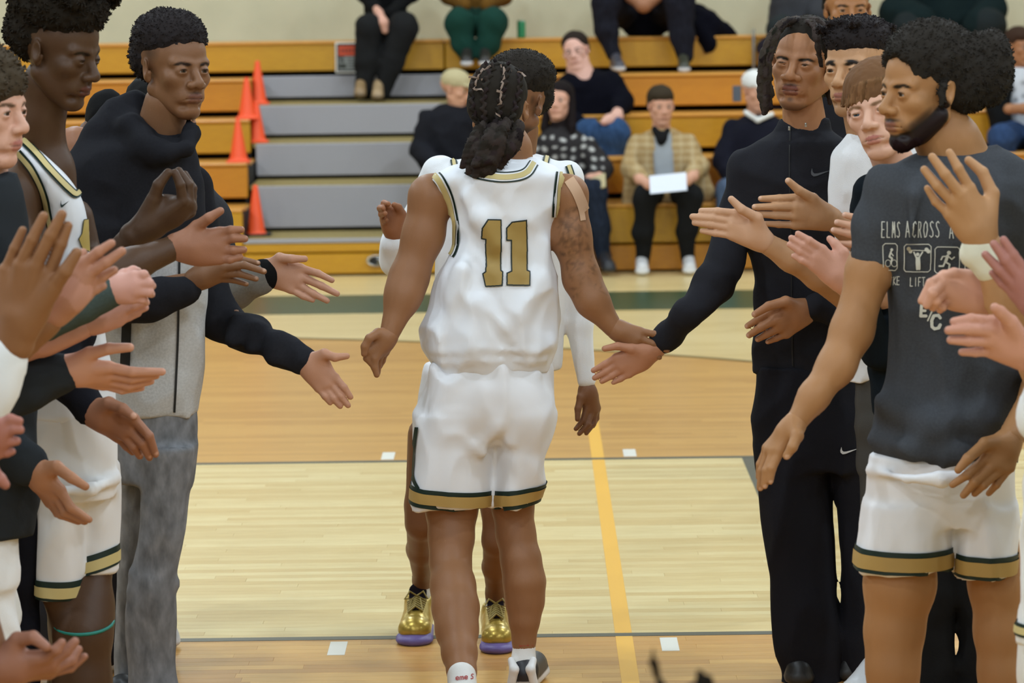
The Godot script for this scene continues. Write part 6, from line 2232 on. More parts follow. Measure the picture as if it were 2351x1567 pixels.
func left_others() -> void:
	# fair man at the edge in a charcoal top
	var n := person("fair man in profile at the left edge in charcoal top and white shorts", -130, 8.3)
	var skin := lin("d0a08a")
	var fig := figure(n, 1.76, 70, skin, lin("2e2f33"), lin("e0dfd9"), lin("4a3a2c"), 0.014, true, false)
	chain(fig.body, [[-40, 330, 0.02, 58], [-50, 420, 0.03, 70]], 0.03)
	loft(fig.top, [[400, -140, 40], [480, -170, 60], [700, -150, 70], [1000, -130, 90], [1120, -120, 92], [1236, -110, 84]], 0.7, 0.0, 0.03)
	arm(fig, fig.l, [-60, 900, -0.25], [142, 848, -0.25, 30], 1.95)
	arm(fig, fig.r, [-80, 960, 0.1], [78, 1078, -0.1, 30], 1.9)
	chain(fig.top, [[-20, 925, -0.25, 56], [70, 890, -0.25, 52], [132, 858, -0.25, 46]], 0.02)
	chain(fig.top, [[-20, 1010, -0.06, 52], [60, 1062, -0.1, 46]], 0.02)
	part("top", n, M.cloth, [fig.top])
	var sw := job(0.009, lin("e6e6e4"), 0.006, 5.0)
	loft(sw, [[1180, -110, 46], [1260, -105, 50], [1350, -100, 54]], 0.8, 0.0, 0.02)
	loft(sw, [[1300, -60, 44], [1450, -50, 46], [1640, -40, 40]], 0.9, 0.0, 0.02)
	part("shorts", n, M.cloth, [sw])
	var ha := job(0.0035, skin)
	hand(ha, [146, 848, -0.25, 34], [[[250, 842, -0.26], [303, 853, -0.27], [372, 853, -0.27]], [[248, 858, -0.24], [303, 868, -0.25], [358, 861, -0.25]], [[244, 872, -0.22], [296, 884, -0.23], [346, 874, -0.23]], [[236, 882, -0.2], [280, 895, -0.21], [325, 890, -0.21]]], [[206, 812, -0.27], [250, 800, -0.29], [298, 797, -0.3]], 11.5, lin("c8937a"))
	var hb := job(0.0035, skin)
	hand(hb, [80, 1078, -0.1, 32], [[[138, 1124, -0.12], [162, 1164, -0.13], [204, 1192, -0.13]], [[130, 1138, -0.1], [150, 1174, -0.11], [194, 1196, -0.11]], [[122, 1148, -0.08], [140, 1180, -0.09], [180, 1196, -0.09]], [[114, 1152, -0.06], [132, 1178, -0.07], [166, 1190, -0.07]]], [[130, 1072, -0.14], [164, 1096, -0.16], [196, 1116, -0.17]], 11.0, lin("a87556"))
	var hd := job(0.0042, skin)
	var h := head_at(-38, 250, 0.0, 0.262, 66, -4, 0)
	head(hd, h, {"skin": skin, "brow": lin("5a4535"), "lip": lin("b57468"), "nose": 1.0, "lips": 0.9})
	fig.jobs.append_array([ha, hb, hd])
	eyes(n, h, 0, 0)
	var hj := job(0.0058, lin("43382d"), 0.006, 26.0, Vector3(1.5, 1.5, 0.7))
	hell(hj, h, [0, 0.24, -0.08], [0.37, 0.35, 0.45], 0.04)
	hell(hj, h, [0, 0.06, -0.2], [0.36, 0.32, 0.3], 0.05)
	hell(hj, h, [-0.2, 0.22, 0.22], [0.16, 0.14, 0.14], 0.05)
	hell(hj, h, [-0.3, 0.02, 0.1], [0.06, 0.16, 0.1], 0.04)
	hj.tufts = 1530
	hj.tuft_avoid = hd
	hj.tuft_len = 0.0095
	part("hair", n, M.hair, [hj])
	# black-clad man behind him: only an arm, a hand and dark legs show
	n = person("man in black behind the left edge, back of one hand held low", 20, 8.75)
	skin = lin("9a6a50")
	n.position.x -= 0.3
	fig = figure(n, 1.72, 70, skin, lin("191a1e"), lin("1a1a1d"), lin("1c1816"), 0.012)
	chain(fig.top, [[-20, 560, 0.0, 60], [60, 760, -0.1, 54], [120, 800, -0.12, 48], [160, 870, -0.2, 44], [208, 938, -0.22, 40]], 0.03)
	var lg := job(0.014, lin("1a1a1d"), 0.006, 5.0)
	loft(lg, [[1000, 0, 110, 0.0], [1200, 26, 100, 0.0], [1400, 30, 98, 0.02], [1600, 28, 90, 0.02], [1800, 30, 86, 0.02]], 1.0, 0.0, 0.02)
	part("trousers", n, M.cloth, [lg])
	chain(fig.top, [[40, 790, -0.06, 46], [150, 780, -0.08, 42], [186, 770, -0.08, 36]], 0.03)
	arm(fig, fig.r, [-120, 900, 0.1], [-60, 1000, 0.0, 28], 1.9)
	part("top", n, M.cloth, [fig.top])
	chain(fig.body, [[120, 820, -0.18, 30], [208, 940, -0.22, 28]], 0.02)
	ha = job(0.0035, skin)
	hand(ha, [208, 942, -0.22, 33], [[[306, 960, -0.26], [342, 1000, -0.26], [357, 1042, -0.24]], [[296, 984, -0.25], [326, 1016, -0.25], [343, 1049, -0.23]], [[284, 996, -0.24], [306, 1024, -0.24], [321, 1046, -0.22]], [[270, 1002, -0.22], [290, 1024, -0.22], [304, 1038, -0.2]]], [[250, 926, -0.27], [282, 938, -0.3], [306, 956, -0.31]], 11.0, skin, [0.3, 0.4, 0.8, lin("d0a088")])
	fig.jobs.append(ha)
	# clapping man with a wrist brace, body outside the frame
	n = person("fair man outside the left edge whose braced wrist and clapping hands show", -190, 8.0)
	skin = lin("c49080")
	n.position.x -= 0.25
	fig = figure(n, 1.78, 80, skin, lin("3a3c40"), lin("2a2a2e"), lin("3a2c22"), 0.016)
	arm(fig, fig.l, [-90, 820, -0.1], [150, 725, -0.1, 30], 0.7)
	arm(fig, fig.r, [-100, 860, 0.05], [180, 750, 0.0, 28], 0.7)
	part("top", n, M.cloth, [fig.top])
	chain(fig.body, [[100, 740, -0.1, 34], [262, 668, -0.12, 30]], 0.02)
	chain(fig.body, [[100, 790, 0.0, 30], [210, 740, 0.0, 26]], 0.02)
	ha = job(0.0035, skin)
	hand(ha, [262, 666, -0.12, 30], [[[308, 634, -0.14], [330, 630, -0.15], [340, 640, -0.12]], [[314, 650, -0.15], [342, 650, -0.15], [350, 656, -0.12]], [[312, 668, -0.15], [342, 670, -0.15], [348, 675, -0.12]], [[304, 684, -0.14], [328, 688, -0.14], [334, 693, -0.12]]], [[285, 632, -0.1], [306, 622, -0.08], [316, 622, -0.06]], 11.0, skin)
	hb = job(0.0035, skin)
	hand(hb, [208, 742, 0.0, 28], [[[276, 700, -0.01], [304, 688, -0.02], [332, 682, -0.02]], [[280, 714, -0.01], [308, 702, -0.02], [336, 694, -0.02]], [[278, 728, 0.0], [306, 716, 0.0], [334, 706, 0.0]], [[270, 738, 0.0], [296, 728, 0.0], [318, 720, 0.0]]], [[240, 710, 0.02], [262, 700, 0.02], [280, 694, 0.03]], 10.5, skin)
	fig.jobs.append(ha)
	fig.jobs.append(hb)
	var br := job(0.006, lin("4a5552"), 0.002, 20.0)
	chain(br, [[105, 742, -0.1, 41], [190, 703, -0.11, 38], [262, 668, -0.12, 35]], 0.01)
	part("wrist_brace", n, M.fleece, [br], "grey-green wrist brace")
	# nearest man on the left: big blurred clapping hands, white sleeve
	n = person("man in white sleeves at the left edge, his clapping hands nearest of all", -230, 7.3)
	skin = lin("8c5f3e")
	fig = figure(n, 1.8, 75, skin, lin("e2e2e0"), lin("e0dfd9"), lin("1c1816"), 0.016)
	arm(fig, fig.l, [-160, 980, -0.1], [30, 790, -0.1, 36], 1.9, 0.06)
	arm(fig, fig.r, [-150, 960, 0.05], [110, 740, 0.0, 34], 1.6, 0.06)
	chain(fig.top, [[-80, 980, -0.1, 80], [-20, 880, -0.1, 66], [8, 832, -0.1, 56]], 0.02)
	part("shirt", n, M.cloth, [fig.top])
	ha = job(0.0035, skin)
	hand(ha, [34, 785, -0.1, 46], [[[112, 630, -0.13], [140, 560, -0.14], [156, 518, -0.14]], [[80, 612, -0.14], [116, 540, -0.15], [142, 492, -0.15]], [[46, 610, -0.13], [74, 550, -0.14], [100, 496, -0.14]], [[14, 620, -0.11], [34, 570, -0.12], [52, 528, -0.12]]], [[122, 660, -0.14], [150, 622, -0.16], [176, 580, -0.16]], 14.0, skin)
	ell(ha, 60, 690, -0.11, 54, 70, 24, 0.02, skin)
	hb = job(0.0035, lin("b5806a"))
	hand(hb, [124, 716, 0.0, 38], [[[192, 604, -0.02], [226, 578, -0.03], [256, 558, -0.03]], [[204, 628, -0.02], [244, 602, -0.03], [280, 576, -0.03]], [[206, 652, 0.0], [236, 634, 0.0], [262, 620, 0.0]], [[200, 674, 0.0], [220, 664, 0.0], [238, 656, 0.0]]], [[160, 630, 0.0], [176, 600, 0.02], [190, 580, 0.03]], 12.5, lin("b07c64"))
	ell(hb, 164, 668, -0.02, 42, 44, 20, 0.02, lin("bd8a78"))
	fig.jobs.append(ha)
	fig.jobs.append(hb)
	# man low at the corner with open palms
	n = person("man outside the lower left corner whose open palms reach in", -170, 7.0)
	skin = lin("7d553d")
	n.position += Vector3(-0.15, 0, 0.35)
	fig = figure(n, 1.7, 75, skin, lin("2a2b30"), lin("26262a"), lin("1c1816"), 0.016)
	arm(fig, fig.l, [-120, 1180, -0.1], [-10, 1530, -0.1, 40], 0.8)
	arm(fig, fig.r, [-160, 1130, 0.0], [-60, 1030, -0.05, 36], 0.8)
	part("top", n, M.cloth, [fig.top])
	ha = job(0.0035, skin)
	hand(ha, [-6, 1530, -0.1, 44], [[[106, 1506, -0.12], [130, 1490, -0.14], [142, 1474, -0.14]], [[118, 1520, -0.1], [152, 1494, -0.1], [172, 1472, -0.1]], [[122, 1532, -0.08], [164, 1514, -0.06], [180, 1490, -0.05]], [[112, 1544, -0.06], [162, 1532, -0.04], [194, 1506, -0.04]]], [[40, 1468, -0.12], [76, 1462, -0.14], [106, 1484, -0.15]], 13.0, lin("9a6a55"))
	hb = job(0.0035, skin)
	hand(hb, [-62, 1030, -0.05, 38], [[[0, 975, -0.06], [24, 962, -0.06], [44, 966, -0.06]], [[4, 995, -0.06], [28, 984, -0.06], [46, 986, -0.06]], [[4, 1016, -0.05], [24, 1012, -0.05], [38, 1012, -0.05]], [[-2, 1036, -0.04], [16, 1038, -0.04], [28, 1036, -0.04]]], [[-20, 1080, -0.06], [0, 1100, -0.08], [12, 1112, -0.08]], 13.0, lin("a46a5a"))
	fig.jobs.append(ha)
	fig.jobs.append(hb)
	# man behind the hoodie man, same two-tone jacket, palm out
	n = person("man half hidden behind the hoodie man, open palm out of a grey sleeve", 200, 9.95)
	skin = lin("8f6348")
	fig = figure(n, 1.66, 60, skin, lin("35363a"), lin("2a2a2e"), lin("1c1816"), 0.015, false, false)
	hd = job(0.005, skin)
	h = head_at(378, 278, 0.0, 0.235, 58, -6, 0)
	head(hd, h, {"skin": skin, "nose": 1.1})
	chain(hd, [[372, 330, 0.0, 40], [350, 410, 0.02, 46]], 0.03)
	fig.jobs.append(hd)
	eyes(n, h, 0, 0)
	hj = job(0.008, lin("1c1816"), 0.004, 30.0)
	hell(hj, h, [0, 0.24, -0.1], [0.36, 0.33, 0.42], 0.04)
	hell(hj, h, [0, 0.05, -0.22], [0.35, 0.3, 0.26], 0.05)
	part("hair", n, M.hair, [hj])
	chain(fig.top, [[430, 430, 0.0, 52], [470, 500, 0.0, 58], [490, 590, -0.02, 52]], 0.03)
	arm(fig, fig.r, [300, 720, 0.0], [330, 800, -0.1, 24], 1.8)
	part("jacket", n, M.fleece, [fig.top])
	var sl := job(0.008, lin("77746e"), 0.005, 8.0)
	chain(sl, [[470, 610, -0.02, 52], [530, 660, -0.12, 48], [588, 642, -0.14, 40]], 0.02)
	part("sleeve", n, M.fleece, [sl], "grey sleeve")
	var cf := job(0.007, lin("18181b"))
	chain(cf, [[592, 638, -0.13, 40], [604, 632, -0.13, 38]], 0.008)
	part("cuff", n, M.fleece, [cf], "black ribbed cuff")
	ha = job(0.0035, skin)
	var pal := lin("b98a70")
	hand(ha, [608, 622, -0.11, 28], [[[690, 615, -0.13], [730, 627, -0.14], [762, 643, -0.14]], [[694, 636, -0.13], [738, 656, -0.14], [774, 674, -0.14]], [[684, 653, -0.13], [720, 674, -0.14], [751, 690, -0.14]], [[668, 664, -0.13], [696, 680, -0.14], [718, 689, -0.14]]], [[642, 592, -0.14], [670, 594, -0.16], [700, 594, -0.16]], 8.5, pal)
	ell(ha, 648, 628, -0.125, 42, 32, 14, 0.015, pal)
	fig.jobs.append(ha)
	# person in a black hood behind
	n = person("short person in a black hood behind the hoodie man's shoulder", 245, 10.4)
	fig = figure(n, 1.66, 40, lin("5a3c2a"), lin("121214"), lin("1a1a1d"), lin("0c0b0b"), 0.014, false, false)
	ell(fig.top, 242, 262, 0.0, 48, 58, 60, 0.03)
	part("hooded_top", n, M.cloth, [fig.top])

func right_others() -> void:
	var n := person("man outside the right edge, raised hand with white wristband and a fist", 2560, 7.9)
	var skin := lin("b5875c")
	var fig := figure(n, 1.8, -75, skin, lin("3a3a3d"), lin("2a2a2e"), lin("1c1816"), 0.016)
	arm(fig, fig.r, [2400, 860, -0.1], [2266, 566, -0.15, 34], 0.6)
	arm(fig, fig.l, [2470, 800, 0.05], [2290, 702, -0.05, 34], 0.6)
	part("top", n, M.cloth, [fig.top])
	chain(fig.body, [[2400, 850, -0.1, 52], [2310, 690, -0.14, 46], [2264, 566, -0.15, 34]], 0.02)
	var ha := job(0.0035, skin)
	hand(ha, [2262, 562, -0.15, 35], [[[2226, 432, -0.18], [2200, 386, -0.19], [2180, 350, -0.18]], [[2206, 446, -0.19], [2170, 400, -0.2], [2140, 360, -0.19]], [[2190, 466, -0.18], [2152, 426, -0.19], [2122, 389, -0.18]], [[2180, 492, -0.17], [2148, 462, -0.17], [2129, 432, -0.17]]], [[2278, 445, -0.14], [2256, 396, -0.13], [2224, 368, -0.12]], 11.5, skin)
	ell(ha, 2234, 500, -0.16, 46, 52, 20, 0.02, skin)
	fig.jobs.append(ha)
	var hb := job(0.0035, lin("cf9a80"))
	hand(hb, [2286, 702, -0.05, 36], [[[2168, 634, -0.1], [2138, 650, -0.14], [2116, 690, -0.14]], [[2164, 650, -0.12], [2142, 672, -0.16], [2128, 700, -0.15]], [[2166, 670, -0.12], [2150, 690, -0.15], [2142, 706, -0.13]], [[2176, 690, -0.1], [2164, 704, -0.13], [2158, 712, -0.11]]], [[2220, 636, -0.08], [2190, 628, -0.1], [2166, 634, -0.12]], 12.0, lin("cf9a80"))
	ell(hb, 2196, 668, -0.08, 50, 42, 26, 0.02, lin("cf9a80"))
	fig.jobs.append(hb)
	var wb := job(0.005, lin("e0ddc8"), 0.002, 25.0)
	chain(wb, [[2242, 580, -0.15, 39], [2268, 594, -0.15, 40]], 0.01)
	chain(wb, [[2254, 568, -0.15, 40], [2274, 608, -0.15, 42]], 0.01)
	part("wristband", n, M.cloth, [wb], "white towelling wristband")
	n = person("man in white at the right edge, blurred clapping hands low in front", 2530, 7.4)
	skin = lin("c08a74")
	fig = figure(n, 1.78, -75, skin, lin("e4e4e2"), lin("e4e1da"), lin("3a2c22"), 0.016, true)
	arm(fig, fig.r, [2460, 930, -0.1], [2352, 800, -0.1, 34], 1.5)
	arm(fig, fig.l, [2480, 900, 0.0], [2370, 690, 0.0, 34], 1.5)
	chain(fig.top, [[2500, 700, -0.05, 80], [2450, 930, -0.1, 80], [2400, 960, -0.1, 66]], 0.03)
	part("shirt", n, M.cloth, [fig.top])
	var sw := job(0.009, lin("e8e8e6"), 0.006, 5.0)
	loft(sw, [[1040, 2356, 2640], [1200, 2346, 2650], [1400, 2334, 2560], [1480, 2334, 2550]], 0.8, 0.0, 0.02)
	part("shorts", n, M.satin, [sw])
	band("trim", n, sw, 2442, 0.0, 190, 1425, 1455, M.trim_green, 0.003)
	band("trim", n, sw, 2442, 0.0, 190, 1433, 1449, M.trim_gold, 0.005)
	ha = job(0.0035, skin)
	hand(ha, [2360, 815, -0.1, 38], [[[2278, 738, -0.14], [2230, 732, -0.15], [2190, 738, -0.15]], [[2272, 758, -0.15], [2222, 755, -0.16], [2178, 758, -0.16]], [[2272, 782, -0.14], [2224, 782, -0.15], [2183, 780, -0.15]], [[2278, 806, -0.12], [2240, 808, -0.13], [2208, 808, -0.13]]], [[2320, 740, -0.16], [2296, 716, -0.18], [2284, 706, -0.19]], 12.5, skin)
	ell(ha, 2310, 784, -0.12, 46, 38, 20, 0.02, skin)
	hb = job(0.0035, lin("ab7468"))
	hand(hb, [2400, 720, 0.0, 38], [[[2352, 620, -0.02], [2326, 584, -0.03], [2304, 550, -0.03]], [[2340, 636, -0.02], [2308, 596, -0.03], [2282, 560, -0.03]], [[2330, 654, -0.01], [2294, 618, -0.02], [2262, 584, -0.02]], [[2330, 676, 0.0], [2300, 650, 0.0], [2278, 626, 0.0]]], [[2390, 640, 0.02], [2380, 600, 0.03], [2366, 570, 0.04]], 12.0, lin("ab7468"))
	fig.jobs.append(ha)
	fig.jobs.append(hb)

func limb(n: Node3D, called: String, col: Color, chains: Array, m: Material, cell := 0.016, k := 0.03, wr := 0.006) -> Job:
	var j := job(cell, col, wr, 6.0)
	for c in chains:
		chain(j, c, k)
	part(called, n, m, [j])
	return j

func small_head(n: Node3D, eye: Array, s: float, yaw: float, pitch: float, skin: Color, hair: Color, style: String, extra := []) -> void:
	var hd := job(0.008, skin)
	var h := head_at(eye[0], eye[1], 0.0, s, yaw, pitch, eye[2] if eye.size() > 2 else 0.0)
	head(hd, h, {"skin": skin, "open": 0.8, "brow": hair.lerp(skin, 0.3)})
	chain(hd, [[eye[0], eye[1] + 22, 0.01, 19], [eye[0], eye[1] + 62, 0.03, 22]], 0.03)
	for c in extra:
		chain(hd, c, 0.02)
	part("body", n, M.skin, [hd])
	eyes(n, h, 0, 0)
	if style == "":
		return
	var hj := job(0.011, hair, 0.005, 24.0)
	if style == "cap":
		hell(hj, h, [0, 0.22, -0.06], [0.36, 0.33, 0.43], 0.03)
		hell(hj, h, [0, 0.17, 0.4], [0.26, 0.03, 0.26], 0.03, null, 0, Vector3(0.15, 0, 0))
		hell(hj, h, [0, -0.1, 0.1], [0.5, 0.26, 0.6], 0.02, null, 1)
		part("cap", n, M.cloth, [hj])
		return
	hell(hj, h, [0, 0.24, -0.1], [0.365, 0.33, 0.43], 0.04)
	hell(hj, h, [0, 0.06, -0.22], [0.355, 0.3, 0.27], 0.05)
	if style == "long":
		for s2 in [-1.0, 1.0]:
			hcone(hj, h, [s2 * 0.33, 0.1, -0.05], 0.1, [s2 * 0.38, -0.7, 0.05], 0.12, 0.05)
			hcone(hj, h, [s2 * 0.38, -0.7, 0.05], 0.12, [s2 * 0.36, -1.05, 0.1], 0.06, 0.05)
		hcone(hj, h, [0, -0.1, -0.2], 0.25, [0, -0.7, -0.15], 0.28, 0.06)
	elif style == "short":
		hell(hj, h, [0, 0.3, 0.16], [0.3, 0.16, 0.22], 0.06)
	elif style == "back":
		hell(hj, h, [0, 0.16, 0.42], [0.3, 0.22, 0.22], 0.05, null, 1)
	part("hair", n, M.hair, [hj])

func foot(n: Node3D, x: float, y: float, dz: float, upper: String, sole := "d8d8d8", dx := 0.0) -> void:
	var p := X(x, y, dz)
	shoe(n, p + Vector3(-dx, 0, -0.13), p + Vector3(dx, 0, 0.14), lin(upper), lin(sole), 0.012)

func spectators() -> void:
	# front row: older woman in beige plaid jacket with a paper
	var n := person("woman with short dark hair in beige plaid jacket on the lowest row", 1525, 22.5)
	var skin := lin("cf9a80")
	small_head(n, [1518, 243], 0.232, 12, -4, skin, lin("3a2f26"), "short", [[[1518, 300, 0.03, 14], [1468, 332, 0.0, 14], [1452, 385, -0.1, 13], [1470, 412, -0.38, 12], [1490, 424, -0.46, 11], [1500, 426, -0.5, 7]], [[1518, 300, 0.03, 14], [1578, 332, 0.0, 14], [1602, 380, -0.1, 13], [1590, 405, -0.38, 12], [1576, 415, -0.46, 11], [1566, 418, -0.5, 7]]])
	var tj := job(0.014, lin("b79a6c"), 0.008, 6.0)
	loft(tj, [[296, 1492, 1548], [312, 1466, 1574], [335, 1450, 1592], [380, 1448, 1600], [430, 1446, 1606], [462, 1450, 1604]], 0.7, 0.0, 0.02)
	chain(tj, [[1464, 330, 0.0, 22], [1450, 385, -0.1, 23], [1474, 412, -0.36, 17]], 0.02)
	chain(tj, [[1580, 330, 0.0, 22], [1604, 380, -0.1, 23], [1586, 406, -0.36, 17]], 0.02)
	chain(tj, [[1452, 420, -0.1, 22], [1446, 470, -0.1, 18], [1450, 496, -0.1, 8]], 0.02)
	chain(tj, [[1606, 410, -0.05, 22], [1622, 450, -0.05, 20], [1634, 470, -0.02, 10]], 0.02)
	for i in 26:
		tj.paint(X(1525, 305 + i * 8.0, 0.0), Vector3(0.5, R(2.0 if i % 3 else 3.4), 0.8), Basis(), lin("d8c6a0") if i % 2 else lin("8f7048"), 0.8, 0.6)
	for i in 14:
		tj.paint(X(1445 + i * 13.0, 400, 0.0), Vector3(R(3.0), 0.5, 0.8), Basis(), lin("dccba6") if i % 2 else lin("94764e"), 0.8, 0.5)
	part("jacket", n, M.fleece, [tj])
	var sh := job(0.01, lin("9a9fa4"), 0.004, 9.0)
	loft(sh, [[300, 1502, 1540, -0.09], [350, 1500, 1546, -0.12], [420, 1504, 1550, -0.14]], 0.7, 0.0, 0.02)
	part("shirt", n, M.cloth, [sh])
	limb(n, "scarf", lin("17171a"), [[[1504, 298, -0.1, 9], [1518, 322, -0.16, 9], [1532, 300, -0.1, 9]]], M.cloth)
	limb(n, "trousers", lin("19191c"), [[[1500, 440, 0.05, 34], [1482, 452, -0.42, 28], [1476, 530, -0.4, 24], [1476, 604, -0.34, 15]], [[1560, 440, 0.05, 34], [1584, 452, -0.42, 28], [1578, 530, -0.4, 24], [1580, 602, -0.34, 15]]], M.cloth)
	foot(n, 1474, 628, -0.4, "c9c6c4")
	foot(n, 1582, 626, -0.4, "c9c6c4")
	var pp := thing("paper_sheet", "white sheet of paper held by the woman in the beige jacket", "paper", W(1534, 420, 21.95))
	var o := box_node("sheet", Vector3(0.225, 0.002, 0.15), Vector3.ZERO, M.paper, pp, 0.0005)
	o.rotation = Vector3(0.75, 0, 0.12)
	# woman with long dark hair in a patterned poncho
	n = person("woman with long dark hair in black and white patterned poncho", 1320, 22.7)
	skin = lin("d39e86")
	small_head(n, [1284, 232], 0.235, -18, 6, skin, lin("1f1a18"), "long", [[[1290, 290, 0.03, 14], [1335, 340, -0.04, 9], [1378, 390, -0.2, 9], [1356, 412, -0.4, 12], [1376, 404, -0.44, 10]]])
	tj = job(0.011, lin("33312f"), 0.008, 6.0)
	loft(tj, [[290, 1262, 1310], [310, 1236, 1340], [340, 1222, 1366], [380, 1224, 1386], [420, 1236, 1396], [446, 1250, 1390]], 0.8, 0.0, 0.02)
	chain(tj, [[1350, 340, -0.1, 26], [1384, 390, -0.25, 24], [1352, 418, -0.36, 17]], 0.02)
	for i in 46:
		var px := 1228.0 + (i % 8) * 22.0 + rng.randf_range(-4, 4)
		var py := 318.0 + (i / 8) * 21.0 + rng.randf_range(-4, 4)
		tj.paint(X(px, py, -0.15), Vector3(R(rng.randf_range(5, 10)), R(rng.randf_range(3.5, 6)), 0.3), Basis(Vector3(0, 0, 1), rng.randf_range(-0.6, 0.6)), lin("c9c6c0"), 0.35, 0.95)
	part("poncho", n, M.fleece, [tj])
	limb(n, "jeans", lin("27303f"), [[[1300, 440, 0.0, 34], [1362, 440, -0.52, 30], [1376, 520, -0.54, 24], [1388, 600, -0.54, 17]], [[1280, 440, 0.0, 34], [1310, 446, -0.52, 28], [1320, 530, -0.54, 24], [1330, 602, -0.54, 17]]], M.denim)
	foot(n, 1392, 622, -0.62, "2a2a2c", "2a2a2c", 0.03)
	foot(n, 1334, 624, -0.62, "2a2a2c", "2a2a2c", 0.03)
	pp = thing("booklet", "pale booklet resting on the poncho woman's lap", "booklet", W(1362, 424, 22.18))
	o = box_node("cover", Vector3(0.17, 0.012, 0.12), Vector3.ZERO, mat(Color(0.72, 0.66, 0.5), 0.7), pp, 0.002)
	o.rotation = Vector3(0.7, 0, 0.5)
	# woman in black sweater, second row up
	n = person("woman with glasses and hair tied back in black sweater and blue jeans", 1350, 23.7)
	n.position.y = 0.67
	skin = lin("dcab98")
	small_head(n, [1322, 118, 12.0], 0.245, -14, 2, skin, lin("2e2521"), "back", [[[1335, 180, 0.02, 14], [1402, 195, 0.0, 14], [1424, 235, -0.08, 13], [1416, 268, -0.3, 14], [1398, 276, -0.38, 13], [1386, 280, -0.42, 8]], [[1330, 152, 0.0, 26], [1340, 185, 0.0, 32]]])
	tj = job(0.014, lin("151517"), 0.007, 6.0)
	loft(tj, [[158, 1312, 1372, 0.03], [176, 1288, 1404], [205, 1280, 1424], [250, 1284, 1430], [300, 1288, 1430], [330, 1292, 1426]], 0.7, 0.0, 0.02)
	ell(tj, 1344, 160, -0.12, 26, 24, 30, 0.01, null, 1)
	chain(tj, [[1404, 190, 0.0, 28], [1428, 235, -0.08, 27], [1418, 264, -0.26, 18]], 0.02)
	chain(tj, [[1300, 200, 0.0, 26], [1280, 260, -0.08, 26], [1340, 290, -0.26, 18]], 0.02)
	part("sweater", n, M.fleece, [tj])
	for sx in [-1.0, 1.0]:
		var ring := []
		var rr := []
		for i in 17:
			var a := TAU * i / 16.0
			ring.append(X(1316 + sx * 13 + 9 * cos(a), 119 - sx * 3 + 7 * sin(a), -0.112) - n.global_position)
			rr.append(0.0018)
		mesh_node("glasses_rim", tube(ring, rr, 5), M.black, n)
	limb(n, "jeans", lin("3f5c86"), [[[1330, 310, 0.1, 40], [1352, 308, -0.35, 34], [1376, 380, -0.3, 26], [1392, 440, -0.25, 20]], [[1400, 310, 0.1, 40], [1412, 306, -0.35, 34], [1400, 380, -0.3, 26], [1404, 446, -0.25, 20]]], M.denim)
	foot(n, 1400, 450, -0.3, "2a2a2c", "2a2a2c")
	# man in tan cap
	n = person("man in tan cap and black jacket sitting on the aisle side", 1010, 22.95)
	skin = lin("cf9a7c")
	small_head(n, [1048, 205], 0.235, 62, -12, skin, lin("b8ab84"), "cap")
	tj = job(0.014, lin("26262a"), 0.009, 6.0)
	loft(tj, [[238, 1010, 1070, 0.02], [258, 980, 1090], [300, 958, 1096], [350, 954, 1096], [396, 966, 1094]], 0.75, 0.0, 0.02)
	chain(tj, [[985, 275, -0.05, 26], [966, 340, -0.1, 26], [1000, 386, -0.25, 22]], 0.02)
	part("jacket", n, M.fleece, [tj])
	limb(n, "trousers", lin("24242a"), [[[1010, 400, 0.0, 34], [1050, 410, -0.62, 28], [1060, 500, -0.7, 24], [1060, 600, -0.75, 17]], [[1060, 400, 0.0, 34], [1100, 410, -0.62, 28], [1110, 500, -0.7, 24], [1110, 600, -0.75, 17]]], M.cloth)
	foot(n, 1062, 632, -0.85, "2a2a2c")
	foot(n, 1112, 632, -0.85, "2a2a2c")
	# man in white cap
	n = person("man in white cap and navy sweater half hidden behind the locs man", 1720, 22.85)
	skin = lin("cf9a7e")
	small_head(n, [1736, 208], 0.24, 30, -10, skin, lin("dcdad4"), "cap")
	tj = job(0.014, lin("1d1f28"), 0.008, 6.0)
	loft(tj, [[262, 1712, 1772, 0.02], [282, 1680, 1810], [320, 1660, 1830], [390, 1655, 1836], [450, 1660, 1830]], 0.75, 0.0, 0.02)
	chain(tj, [[1682, 300, 0.0, 27], [1664, 370, -0.08, 27], [1690, 420, -0.26, 19]], 0.02)
	part("sweater", n, M.fleece, [tj])
	limb(n, "collar", lin("dad8d2"), [[[1712, 258, -0.09, 6], [1740, 276, -0.14, 6], [1772, 262, -0.09, 6]]], M.cloth, 0.007, 0.01, 0.001)
	limb(n, "jeans", lin("5a6a80"), [[[1690, 450, 0.0, 34], [1672, 440, -0.62, 28], [1668, 520, -0.68, 24], [1670, 604, -0.68, 17]], [[1770, 450, 0.0, 34], [1790, 440, -0.62, 28], [1790, 520, -0.68, 24], [1790, 604, -0.68, 17]]], M.denim)
	foot(n, 1668, 628, -0.76, "2a2a2c")
	foot(n, 1790, 628, -0.76, "2a2a2c")
	pp = thing("phone", "small grey phone held up beside the white cap man's face", "phone", W(1692, 215, 22.6))
	box_node("phone_case", Vector3(0.055, 0.1, 0.012), Vector3.ZERO, mat(Color(0.3, 0.32, 0.36), 0.4), pp, 0.004)
	# top row, from the left: black clothes and tan shoes
	n = person("spectator in black with tan shoes on the top row, head out of view", 885, 24.95)
	n.position.y = 0.982
	skin = lin("cf9c86")
	small_head(n, [888, -155], 0.235, 0, 0, skin, lin("3a2c22"), "short", [[[888, -95, 0.03, 14], [850, -75, 0.0, 13], [838, -20, -0.1, 12], [870, 30, -0.42, 9], [880, 52, -0.46, 11], [884, 70, -0.46, 8]]])
